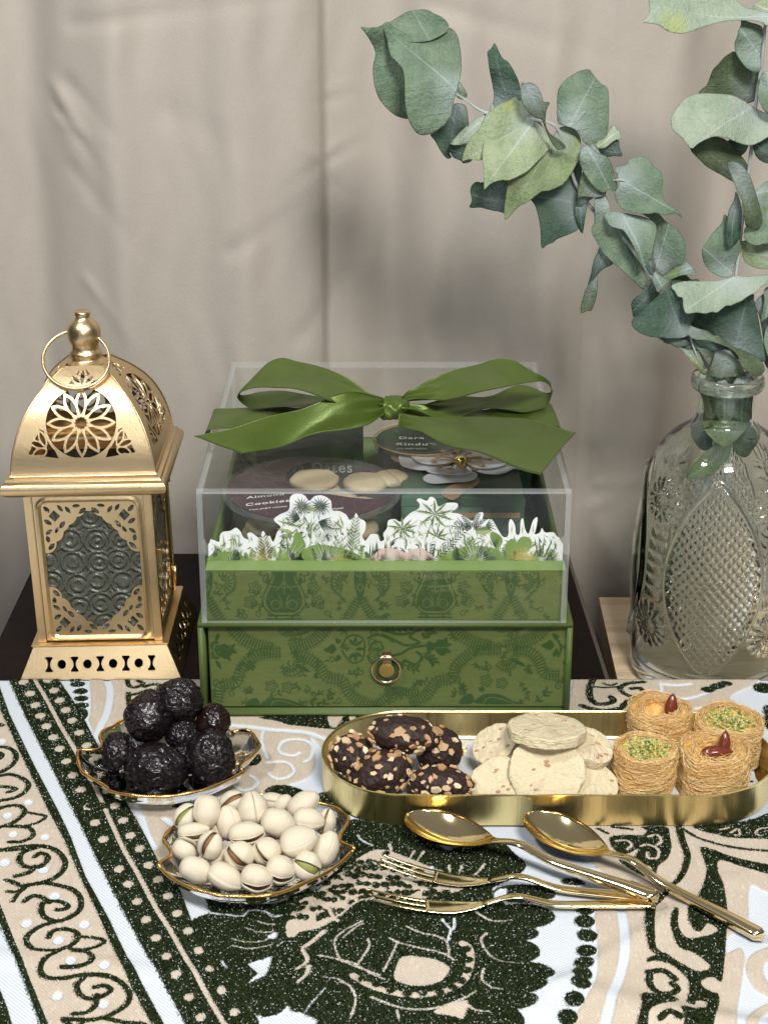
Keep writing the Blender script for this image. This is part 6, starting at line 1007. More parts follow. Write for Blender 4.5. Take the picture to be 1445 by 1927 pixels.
    # leaves pushed down inside the neck
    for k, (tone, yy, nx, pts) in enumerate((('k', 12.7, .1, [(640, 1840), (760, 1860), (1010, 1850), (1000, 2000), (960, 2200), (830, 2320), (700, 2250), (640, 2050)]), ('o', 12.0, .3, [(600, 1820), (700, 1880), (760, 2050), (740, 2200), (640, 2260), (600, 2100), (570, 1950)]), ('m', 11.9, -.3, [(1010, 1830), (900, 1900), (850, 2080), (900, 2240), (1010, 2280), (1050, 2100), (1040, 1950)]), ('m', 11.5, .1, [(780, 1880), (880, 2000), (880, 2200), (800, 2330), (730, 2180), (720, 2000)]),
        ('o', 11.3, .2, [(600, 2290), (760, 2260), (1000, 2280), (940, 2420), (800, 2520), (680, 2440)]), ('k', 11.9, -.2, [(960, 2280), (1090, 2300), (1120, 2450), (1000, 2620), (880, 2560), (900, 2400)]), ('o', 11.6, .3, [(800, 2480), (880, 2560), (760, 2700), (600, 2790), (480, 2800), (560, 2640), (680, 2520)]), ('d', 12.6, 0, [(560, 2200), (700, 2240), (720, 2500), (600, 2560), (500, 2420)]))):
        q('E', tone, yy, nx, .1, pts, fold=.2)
build_eucalyptus()
# ---------------------------------------------------------------- two glass dishes with gilt rims
ZG = (130, 1270, 3.905); ZH = (290, 1470, 3.705)
def build_dish(name, label, z, rim, hz, grp):
    """rim: traced corner points with their heights; the bowl is lofted down to a small foot and has real thickness"""
    pts = [P(*zm(*z, [(a, b)])[0], z=hz + h) for a, b, h in rim]; pts = cat(pts, 5, True); pts = np.array(pts); c = pts.mean(0); n = len(pts)
    t = thing(name, label, "glass dish", (c[0], c[1], 0), group=grp); rows = []
    for k, (s, hh) in enumerate(((1.0, 1.0), (.975, .80), (.93, .60), (.86, .42), (.76, .27), (.64, .15), (.5, .07), (.34, .04), (.15, .03))):
        rows.append(np.stack([c[0] + (pts[:, 0] - c[0]) * s, c[1] + (pts[:, 1] - c[1]) * s, .22 + (pts[:, 2] - .22) * hh], 1))
    low = [np.stack([c[0] + (r[:, 0] - c[0]) * (1 + .0), c[1] + (r[:, 1] - c[1]) * 1.0, np.maximum(r[:, 2] - .17, .02)], 1) for r in rows]
    rows = rows + low[::-1]; V = np.vstack(rows); F = grid_faces(len(rows), n, True); F = [f[::-1] for f in F]; F += [tuple((len(rows) - 1) * n - n * 9 + 9 * n - n + i for i in range(n))] if False else []
    m = n * 8; m2 = n * 9; V = list(V) + [np.array([c[0], c[1], .228]), np.array([c[0], c[1], .02])]; F = [f for f in F if not (min(f) >= m and max(f) < m2 + n)]
    F += [(m + i, m + (i + 1) % n, len(V) - 2) for i in range(n)] + [(m2 + (i + 1) % n, m2 + i, len(V) - 1) for i in range(n)]; F += [(17 * n + i, 17 * n + (i + 1) % n, (i + 1) % n, i) for i in range(n)]
    obj("bowl", V, F, M_dish, t); obj("gilt_rim", *tube([p + np.array([0, 0, -.07]) for p in pts] + [pts[0] + np.array([0, 0, -.07])], [.105 + .02 * math.sin(i * .9) for i in range(n)] + [.105], 8, False), M_rim, t); return c, pts
dishes = "leaf shaped glass dishes with gilt rims"
DC, _ = build_dish("glass_dish", "smoky glass dish with gold rim holding the black dates", ZG, [(75, 548, .25), (66, 600, .1), (80, 660, 0), (105, 712, 0), (200, 770, -.1), (288, 825, -.2), (305, 848, -.15), (420, 872, 0), (560, 886, .05), (720, 886, .05), (860, 865, 0), (1000, 835, 0), (1140, 780, .0), (1272, 712, .1), (1278, 690, .2), (1257, 678, .25), (1268, 645, .1), (1340, 590, .1), (1396, 532, .15), (1392, 490, .15), (1350, 430, .2), (1318, 402, .3), (1250, 400, .2), (1200, 414, .1), (1150, 390, 0), (1000, 335, 0), (800, 305, 0), (600, 300, 0), (410, 328, 0), (320, 372, .1), (243, 412, .2), (230, 452, .1), (243, 510, 0), (215, 540, .1), (150, 543, .2)], 1.75, dishes)
PC, _ = build_dish("glass_dish", "smoky glass dish with gold rim holding the pistachios", ZH, [(40, 562, .2), (52, 605, .05), (130, 672, 0), (250, 733, 0), (400, 777, 0), (480, 792, -.05), (600, 797, 0), (760, 792, .05), (900, 765, 0), (1050, 702, 0), (1180, 642, 0), (1300, 562, 0), (1372, 490, .1), (1391, 455, .3), (1335, 432, .2), (1298, 408, .1), (1302, 368, .1), (1340, 300, .15), (1356, 258, .2), (1330, 225, .1), (1270, 180, 0), (1150, 145, 0), (1020, 130, 0), (905, 122, .05), (870, 92, .1), (740, 85, .1), (600, 100, .1), (500, 150, 0), (300, 200, 0), (150, 300, .0), (78, 372, .1), (70, 410, .15), (104, 455, .05), (120, 490, 0), (108, 520, .05)], 1.75, dishes)
# ---------------------------------------------------------------- dates
def ico(n):
    bm = bmesh.new(); bmesh.ops.create_icosphere(bm, subdivisions=n, radius=1); V = np.array([tuple(v.co) for v in bm.verts]); F = [tuple(v.index for v in f.verts) for f in bm.faces]; bm.free(); return V, F
I5, I5F = ico(5); I4, I4F = ico(4)
def frame(alpha, lean=0.0):
    """columns: image-right, image-up, toward the camera, turned by alpha about the view axis"""
    Rv, Uv, Tv = _r, _u, -_f; X = math.cos(alpha) * Rv + math.sin(alpha) * Uv; Y = -math.sin(alpha) * Rv + math.cos(alpha) * Uv; X2 = X * math.cos(lean) + Tv * math.sin(lean); T2 = np.cross(X2, Y); return X2, Y, T2
def build_dates():
    t = NT("black date skin"); n = t.noise(55, 6, .6); f = t.noise(240, 5); r = t.node("ShaderNodeMath"); r.operation = 'ABSOLUTE'; t.link(t.math('SUBTRACT', t.noise(75, 4, .55, dist=1.2), .5), r.inputs[0]); cr = t.ramp(r.outputs[0], [(0, 1.0), (.025, .0)])
    c = t.mix(n, (.004, .003, .004), (.014, .008, .009)); c = t.mix(t.math('MULTIPLY', cr, .35), c, (.06, .05, .055)); t.set(Base_Color=c, Roughness=t.ramp(f, [(.3, .15), (.7, .27)])); t.b.inputs["Specular IOR Level"].default_value = .42; t.bump(t.math('ADD', t.math('MULTIPLY', n, 2.5), t.math('ADD', t.math('MULTIPLY', cr, .8), t.math('MULTIPLY', f, .25))), .4, .0014); Ma = t.m
    t2 = t; Mr = simple("reddish date skin", (.016, .006, .006), .2, var=.4, scale=70, bump=.5, bscale=200)
    D = ((810, 195, 165, 145, .1, 4.6, "topmost black date on the pile, crossing above the dish", 0), (590, 305, 158, 165, 1.2, 3.9, "black date with a flat creased patch, upper left of the pile", 0), (1062, 345, 112, 125, 1.4, 3.2, "smooth dark reddish date at the upper right of the pile beside the gift box", 1), (362, 572, 108, 145, 1.9, 1.75, "small black date at the far left of the dish", 0), (835, 440, 118, 118, .4, 2.7, "small crinkled black date with a round scar in the middle of the pile", 0),
         (640, 690, 212, 172, .05, 1.55, "big wrinkled black date lying at the front of the dish", 0), (1040, 605, 168, 190, 1.8, 1.9, "black date with a pale nick at the right of the dish", 0), (520, 520, 120, 105, .3, 1.9, "shadowed black date wedged behind the front date on the left", 0), (870, 610, 100, 130, 1.2, 1.5, "shadowed date sunk in the gap between the two front dates", 0))
    for k, (x, y, rx, ry, al, z, lab, red) in enumerate(D):
        px, py = zm(*ZG, [(x, y)])[0]; c = P(px, py, z=z); s = cmpx(c) / 3.905; a, b = rx * s * .97, ry * s * 1.13; a *= 1.16; X, Y, T = frame(.0); V = []
        for p in I5:
            q = Vector(p * 1.0); o = Vector((k * 3.1, k, 0)); rg = 0
            for fr, am in ((1.3, .12), (2.6, .055)): rg += am * noise.noise(q * fr + o)
            w = noise.noise(Vector((q.x * 1.5, q.y * 4.2, q.z * 1.7)) + o * 2 + Vector((noise.noise(q * 2) * 1.5,) * 3)); rg += -.11 * (1 - min(1, abs(w) * 5)) + .012 * noise.noise(q * 9 + o); d = 1 + rg
            if k == 1: d = min(d, .90 / max(.2, (q.z * .9 + q.x * .1 + q.y * .3))) if (q.z * .9 + q.x * .1 + q.y * .3) > .2 else d
            V.append(c + X * (q.x * a * d) + Y * (q.y * b * d) + T * (q.z * min(a, b) * d))
        o = solo("date", lab, "date", V, I5F, Mr if red else Ma, group="dates in the glass dish")
        if k == 6: pass
build_dates()
# ---------------------------------------------------------------- pistachios
def build_pistachios():
    def shellmat(nm, a, b):
        t = NT(nm); n = t.noise(90, 5, vec=t.scaled(.35, 1, 1)); f = t.noise(75, 4); c = t.mix(n, a, b); c = t.mix(t.ramp(f, [(.52, 0.0), (.72, .6)]), c, (.58, .42, .24)); t.set(Base_Color=c, Roughness=.45); t.bump(t.math('ADD', n, t.noise(420, 4)), .4, .0006); return t.m
    MS = shellmat("pistachio shell", (.68, .59, .43), (.84, .77, .62)); MK = simple("pistachio kernel", (.26, .14, .06), .55, var=.4, scale=180, bump=.3); MG = simple("green pistachio kernel", (.30, .30, .09), .5, var=.4, scale=160, bump=.3)
    def half(side, gap, seed=0):
        """one shell half: outer and inner skin joined at the lip; the slit opens toward +Z at the tip (+X)"""
        nu, nv = 30, 18; V = []
        for lay in (0, 1):
            for i in range(nu):
                u = math.pi * i / (nu - 1); x = -math.cos(u); r = math.sin(u) ** .85 * (.76 - .08 * x - .10 * max(0, x) ** 3) * (1 - .07 * lay) * (1 + .012 * math.sin(x * 7))
                for j in range(nv):
                    v = (j / (nv - 1) - .5) * math.pi; y = r * math.cos(v) * side; z = r * math.sin(v); px = x * (1 - .05 * lay) + (.03 if lay == 0 and x > .9 else 0)
                    op = .95 * gap * max(0, .30 + .70 * math.sin(min(1.57, (x + 1) * .9))) * (1 if z > -.15 else .35) * (.6 + .4 * max(0, z)); V.append((px, y + side * op * 1.0 + side * .0, z * (1 + .02 * math.sin(x * 5))))
        n = nu * nv; F = []
        for i in range(nu - 1):
            for j in range(nv - 1): a = i * nv + j; q = (a, a + nv, a + nv + 1, a + 1); F.append(q if side > 0 else q[::-1]); q = tuple(k + n for k in q); F.append(q[::-1] if side > 0 else q)
            for j in (0, nv - 1): a = i * nv + j; q = (a, a + n, a + nv + n, a + nv); F.append(q)
        me = mesh("shell_half", V, F); fin(me, MS); return me
    kv = [(p[0] * .86, p[1] * .58, p[2] * .60 - .04) for p in I4[:]]; kv = [tuple(np.array(p) * (1 + .05 * noise.noise(Vector(p) * 6))) for p in kv]
    kb = mesh("kernel", kv, I4F); fin(kb, MK); kg = mesh("kernel", kv, I4F); fin(kg, MG); H = {g: (half(1, g), half(-1, g)) for g in (.05, .12, .24, .36)}
    # centre x, y (traced), long-axis angle in the picture, lean, roll of the slit toward the camera, half-length, half-width, height, gap, kernel, label
    T = ((370, 212, -1.6, 0, 2.0, 116, 96, 3.2, .12, 0, "egg shaped pistachio standing upright at the upper left of the pile"), (228, 250, 3.9, .2, -.5, 98, 76, 2.35, .24, 1, "pistachio showing green at its lip, at the back left edge"), (530, 292, 1.75, 0, 2.6, 124, 92, 2.5, .02, 0, "plain closed pistachio standing behind the slit one near the middle"), (692, 190, 1.75, -.2, 2.9, 118, 104, 3.3, .02, 0, "large upright pistachio at the top middle of the pile"), (545, 150, .6, 0, .4, 90, 72, 1.9, .24, 0, "half hidden pistachio peeking out at the back rim"), (822, 142, 3.0, 0, 2.9, 92, 62, 1.9, .02, 0, "flat pale pistachio at the back rim behind the top ones"), (902, 160, .9, 0, 3, 72, 62, 1.9, .02, 0, "small pistachio tucked at the back beside the flat pale one"),
         (1040, 160, .62, .1, -1.1, 122, 84, 2.8, .12, 0, "tilted pistachio with a dark seam at the upper right of the pile"), (866, 292, -.25, 0, 1.9, 122, 100, 3.1, .06 and .12, 0, "large smooth pistachio lying across the centre right, rim of its shell showing left"), (1078, 272, -.15, 0, 2.8, 112, 84, 2.7, .02, 0, "smooth cream pistachio right of centre under the tilted one"), (1200, 285, 1.35, 0, .2, 92, 66, 1.9, .12, 0, "narrow pistachio with a pinched tip at the right edge"), (1010, 420, .35, 0, 3.0, 132, 108, 2.9, .02, 0, "biggest closed pistachio right of centre"), (1200, 468, 1.15, 0, 2.9, 124, 88, 2.2, .02, 0, "long closed pistachio leaning on the right wall of the dish"),
         (645, 362, .08, 0, -.62, 126, 78, 3.0, .24, 2, "pistachio lying crosswise with a long brown slit in the centre"), (278, 352, .05, 0, -.6, 112, 60, 2.4, .36, 1, "gaping pistachio with a yellow green kernel at the left"), (222, 480, -.5, 0, 1.1, 98, 80, 1.7, .12, 0, "whitish pistachio with a tan spot at the left edge"), (398, 448, 1.25, .35, .5, 104, 82, 2.5, .24, 2, "pistachio with a notched mouth left of the centre"), (595, 515, 2.5, .5, .25, 102, 96, 2.35, .24, 2, "roundish pistachio with an open corner mouth in the lower middle"), (782, 487, 2.5, .6, .4, 98, 96, 2.5, .12, 0, "round pistachio showing its puckered tip in the lower middle"),
         (882, 618, -.35, .1, -.65, 104, 96, 1.9, .24, 2, "front pistachio with a dark slit and lip, third from the left along the front edge"), (1065, 590, -.45, .1, .15, 96, 84, 1.95, .36, 1, "open pistachio showing a green and tan kernel at the right front"), (298, 622, -.4, 0, 2.0, 124, 88, 1.75, .12, 0, "large whitish pistachio at the front left edge"), (500, 672, -.5, 0, 2.9, 132, 90, 1.65, .02, 0, "smooth white pistachio lying at the front left of the slit one"), (715, 678, -.25, .1, -.62, 112, 94, 1.75, .24, 2, "pistachio with a brown slit at the very front of the dish"),
         (462, 545, .9, 0, 2.6, 84, 64, 1.5, .02, 0, "deep lying pistachio hardly visible left of the lower middle"), (800, 375, .2, 0, 2.6, 92, 66, 1.8, .02, 0, "deep lying pistachio under the large smooth one"), (455, 345, 1.3, 0, 2.6, 84, 62, 1.9, .02, 0, "deep lying pistachio behind the notched one"), (885, 440, 1.2, 0, 2.6, 76, 58, 1.7, .02, 0, "deep lying pistachio left of the biggest one"), (650, 600, .3, 0, 2.8, 82, 60, 1.3, .02, 0, "deep lying pistachio under the roundish one"))
    for i, (x, y, al, ln, roll, hl, hw, z, gap, ker, lab) in enumerate(T):
        px, py = zm(*ZH, [(x, y)])[0]; c = P(px, py, z=z * .92); s = cmpx(c) / 3.705; al = -al if False else al; X, Y, Tt = frame(al, ln); cr, sr = math.cos(roll), math.sin(roll); Zc = Tt * cr + Y * sr; Yc = np.cross(Zc, X); l = hl * s; wd = hw * s / .76
        M = Matrix(((X[0] * l, Yc[0] * wd, Zc[0] * wd, c[0]), (X[1] * l, Yc[1] * wd, Zc[1] * wd, c[1]), (X[2] * l, Yc[2] * wd, Zc[2] * wd, c[2]), (0, 0, 0, 1))); M = Matrix([[M[r][q] * S if r < 3 else M[r][q] for q in range(4)] for r in range(4)])
        t = thing("pistachio", lab, "pistachio", c, group="pistachios in the glass dish"); t.matrix_world = M
        gg = min(H, key=lambda g: abs(g - gap)); 
        for me in H[gg]: link_child("shell_half", me, t)
        if gap > .1: link_child("kernel", kg if ker == 1 else kb, t)
build_pistachios()
# ---------------------------------------------------------------- the brass tray and its sweets
TZ = 2.1; TY0, TY1 = float(P(1000, 1497, z=TZ)[1]), float(P(1000, 1339, z=TZ)[1]); TR = (TY1 - TY0) / 2; TCY = (TY0 + TY1) / 2; TXL = float(P(605, 1438, z=TZ)[0]) + TR; TXR = 18.7
def stadium(off, n=40):
    r = TR + off; a = [(TXR + r * math.cos(t), TCY + r * math.sin(t)) for t in np.linspace(-math.pi / 2, math.pi / 2, n)]; b = [(TXL + r * math.cos(t), TCY + r * math.sin(t)) for t in np.linspace(math.pi / 2, 3 * math.pi / 2, n)]
    m = 30; s0 = [(TXL + (TXR - TXL) * k / m, TCY - r) for k in range(1, m)]; s1 = [(TXR + (TXL - TXR) * k / m, TCY + r) for k in range(1, m)]; return a + s1 + b + s0
def build_tray():
    secs = [(-.14, .02), (0, .06), (.0, .3), (.02, TZ - .1), (.06, TZ - .02), (.05, TZ + .05), (-.03, TZ + .06), (-.09, TZ), (-.10, TZ - .15), (-.12, .45), (-.3, .2), (-.6, .16)]; V, F = [], []
    rings = [stadium(o) for o, z in secs]; n = len(rings[0]); rr = random.Random(2)
    for (o, z), rg in zip(secs, rings): V += [(x, y + .03 * math.sin(x * 1.3) * (z / TZ) * (1 if y < TCY else 0), z) for x, y in rg]
    F = [f for f in grid_faces(len(secs), n, True)]; F.append(tuple(range(n))[::-1]); F.append(tuple((len(secs) - 1) * n + i for i in range(n)))
    o = solo("brass_tray", "long oval brushed brass tray carrying cookies and nest pastries", "tray", V, F, M_tray); o.modifiers.new("edge", 'EDGE_SPLIT').split_angle = R(50)
    # lace doily
    def fn(X, Y):
        out = np.full(X.shape, 1e3); 
        xs = np.clip(X, TXL + .2, TXR - .2); d = np.hypot(X - xs, Y - TCY); th = np.arctan2(Y - TCY, X - xs); u = np.where(X > TXR - .2, th * 4.2, np.where(X < TXL + .2, th * 4.2, X)); r = 4.35 + .14 * np.abs(np.sin(u * 1.7)); out = d - r; op = np.full(X.shape, 1e3)
        pa = np.abs(((u * 1.08) % 1) - .5) / 1.08; 
        for r0, w, h in ((4.05, .14, .16), (3.55, .20, .13), (3.1, .12, .2)): op = np.minimum(op, np.hypot(pa / w, (d - r0) / h) * .15 - .15)
        pb = np.abs(((u * 2.16) % 1) - .5) / 2.16; op = np.minimum(op, np.hypot(pb / .08, (d - 3.82) / .06) * .08 - .08); return np.maximum(out, -op)
    V, F = plate(fn, TXL - 4.8, TXR + 4.8, TCY - 4.8, TCY + 4.8, 420, 130, lambda u, v, t: np.array([u, v, .24 + .05 * math.sin(u * 1.4) * math.sin(v * 1.1) + .10 * max(0, math.hypot(u - min(max(u, TXL), TXR), v - TCY) - 3.6) - t]), .02)
    solo("paper_doily", "white lace paper doily lining the brass tray", "doily", V, F, simple("doily paper", (.74, .74, .76), .7, var=.03, scale=90, bump=.3, bscale=500), False)
build_tray()
ZI = (600, 1320, 4.817); ZJ = (860, 1320, 4.516); ZK = (1140, 1300, 4.738)
def build_choc():
    t = NT("dark cocoa dough"); n = t.noise(160, 6, .7); t.set(Base_Color=t.mix(n, (.014, .006, .005), (.045, .020, .015)), Roughness=.62); t.bump(t.math('ADD', n, t.math('MULTIPLY', t.vor(320), .8)), .9, .0012); M = t.m
    t = NT("toasted nut piece"); r = t.node("ShaderNodeObjectInfo"); n = t.noise(260, 4); c = t.mix(t.math('ADD', t.math('MULTIPLY', r.outputs["Random"], .6), t.math('MULTIPLY', n, .5)), (.80, .58, .32), (.42, .20, .08)); c = t.mix(t.ramp(r.outputs["Random"], [(0, .9), (.45, 0.0)]), c, (.85, .70, .47)); t.set(Base_Color=c, Roughness=.5); t.bump(n, .4, .0005); MN = t.m
    chips = []
    for k in range(5):
        rr = random.Random(k); m = rr.choice((4, 5, 5, 6)); top = [((1 + rr.uniform(-.35, .3)) * math.cos(a + rr.uniform(-.3, .3)), .72 * (1 + rr.uniform(-.3, .3)) * math.sin(a), .16 + rr.uniform(0, .2)) for a in np.linspace(0, 6.283, m + 1)[:-1]]; V = top + [(x * 1.08, y * 1.08, -.3) for x, y, z in top]; F = [tuple(range(m)), tuple(range(m, 2 * m))[::-1]] + [(m + i, m + (i + 1) % m, (i + 1) % m, i) for i in range(m)]; me = mesh("nut_chip", V, F); fin(me, MN, False); chips.append(me)
    # x, y, rx, ry, z, density, label
    D = ((775, 300, 320, 172, 3.5, 24, "chocolate nut cookie lying on top of the others"), (300, 490, 205, 190, 1.85, 34, "chocolate cookie thickly covered in nuts at the far left of the tray"), (560, 650, 285, 205, 1.75, 26, "chocolate cookie with a ridge of nuts, front left of the tray"), (1090, 440, 205, 215, 2.0, 12, "plain dark cookie with few nuts at the back right of the chocolate pile"), (1110, 740, 290, 150, 1.5, 26, "chocolate cookie with scattered pale nuts, front right of the chocolate pile"))
    for k, (x, y, rx, ry, z, nc, lab) in enumerate(D):
        px, py = zm(*ZI, [(x, y)])[0]; c = P(px, py, z=z); s = cmpx(c) / 4.817; a, b = rx * s, ry * s; t = thing("chocolate_cookie", lab, "cookie", tuple(c), group="chocolate nut cookies on the tray"); al = (-.12, .3, .35, -.5, -.08)[k]; X, Y, T = frame(al)
        def surf(q):
            q = Vector(q); o = Vector((k * 7.7, 1, 2)); d = 1 + .09 * noise.noise(q * 1.7 + o) + .05 * noise.noise(q * 4 + o) + .018 * noise.noise(q * 12 + o); return c + X * (q.x * a * d) + Y * (q.y * b * d) + T * (q.z * (a + b) * .48 * d)
        obj("dough", [surf(p) for p in I5], I5F, M, t); rr = random.Random(20 + k); g = 0; pts = []
        while g < nc * 1.75:
            q = np.array([rr.gauss(0, 1) for _ in range(3)]); q /= np.linalg.norm(q)
            if q[2] < -.5 or (k == 1 and rr.random() < 0) : continue
            if any(np.dot(q, p) > .955 for p in pts) and rr.random() < .8: continue
            pts.append(q); p = surf(q); e = .02; tv = np.cross(q, [.3, .5, .8]); tv /= np.linalg.norm(tv); bv = np.cross(q, tv); nn = np.cross(surf(q + tv * e) - p, surf(q + bv * e) - p); nn /= np.linalg.norm(nn); nn = nn if np.dot(nn, p - c) > 0 else -nn
            a_ = rr.uniform(0, 6.283); u0 = surf(q + (tv * math.cos(a_) + bv * math.sin(a_)) * e) - p; u0 -= nn * np.dot(u0, nn); u0 /= np.linalg.norm(u0); v0 = np.cross(nn, u0); sz = rr.choice((.12, .18, .24, .32, .26)) * rr.uniform(.8, 1.3); p2 = (p - np.array(root_org(t)) + nn * sz * .18) * S; sz2 = sz * S; hz = sz2 * rr.uniform(.7, 1.2)
            M4 = Matrix(((u0[0] * sz2, v0[0] * sz2, nn[0] * hz, p2[0]), (u0[1] * sz2, v0[1] * sz2, nn[1] * hz, p2[1]), (u0[2] * sz2, v0[2] * sz2, nn[2] * hz, p2[2]), (0, 0, 0, 1))); link_child("nut_chip", rr.choice(chips), t, M4); g += 1
build_choc()
def build_almond():
    t = NT("almond cookie crumb"); n = t.noise(70, 6, .65); f = t.noise(330, 5, .7); c = t.mix(n, (.86, .69, .42), (.93, .82, .58)); c = t.mix(t.ramp(t.noise(38, 3), [(.60, 0.0), (.70, .6)]), c, (.56, .36, .22)); z = t.node("ShaderNodeSeparateXYZ"); t.set(Base_Color=c, Roughness=.8); t.b.inputs["Subsurface Weight"].default_value = .04; t.bump(t.math('ADD', f, t.math('MULTIPLY', n, 2.0)), 1.0, .0022); M = t.m
    Mn = simple("almond fleck", (.50, .29, .17), .6, var=.3, scale=200)
    # centre, semi axes of the face seen, height, normal tilt (toward camera 0 = flat .. 1 = facing), label
    D = ((1150, 365, 200, 3.1, (.35, -.25, .9), .8, "almond cookie leaning at the back right of the pale pile"), (310, 350, 205, 2.4, (-.45, -.35, .85), .9, "almond cookie leaning at the back left of the pale pile"), (1160, 700, 225, 1.5, (.30, -.55, .8), .8, "almond cookie at the front right of the pale pile"), (350, 690, 250, 1.5, (-.22, -.55, .8), .8, "almond cookie at the front left of the pale pile"), (760, 590, 320, 2.4, (-.05, -.72, .62), .95, "almond cookie propped up facing the viewer at the front middle"), (757, 205, 335, 4.15, (.03, .16, 1), .8, "almond cookie lying flat on top of the pale pile"))
    for k, (x, y, r, z, nv, th, lab) in enumerate(D):
        px, py = zm(*ZJ, [(x, y)])[0]; c = P(px, py, z=z); s = cmpx(c) / 4.516; rad = r * s; n = np.array(nv, float); n /= np.linalg.norm(n); X = np.cross([0, 1, 0], n); X /= np.linalg.norm(X); Y = np.cross(n, X); t = thing("almond_cookie", lab, "cookie", tuple(c), group="almond cookies on the tray"); V = []
        for p in I5:
            q = Vector(p); o = Vector((k * 5.3, 0, 0)); az = math.atan2(q.y, q.x); h = math.hypot(q.x, q.y); hz = math.copysign(min(1, abs(q.z) * 1.6) ** 1.0, q.z); hr = min(1.0, h * 1.18) ** .55 if h > 0 else 0
            rr = 1 + .06 * noise.noise(Vector((math.cos(az) * 1.3, math.sin(az) * 1.3, k))) + .03 * noise.noise(Vector((math.cos(az) * 5, math.sin(az) * 5, k))) + .03 * noise.noise(q * 9 + o) + .015 * noise.noise(q * 17 + o); hz += min(1, max(.12, abs(q.z) * 2.2)) * (.16 * noise.noise(q * 2.5 + o) + .10 * noise.noise(q * 6 + o) + .07 * noise.noise(q * 15 + o)); V.append(c - n * th * .42 + X * (math.cos(az) * hr * rad * rr) + Y * (math.sin(az) * hr * rad * rr) + n * (hz * th * .42))
        obj("crumb", V, I5F, M, t); rd = random.Random(k)
        for _ in range(7):
            a_, q_ = rd.uniform(0, 6.28), rd.uniform(.1, .8); p = c + X * rad * q_ * math.cos(a_) + Y * rad * q_ * math.sin(a_) + n * .0; vv = [p + X * rd.uniform(.08, .22) * v[0] + Y * rd.uniform(.06, .14) * v[1] + n * .07 * v[2] for v in ico(1)[0]]; obj("almond_fleck", vv, ico(1)[1], Mn, t)
build_almond()
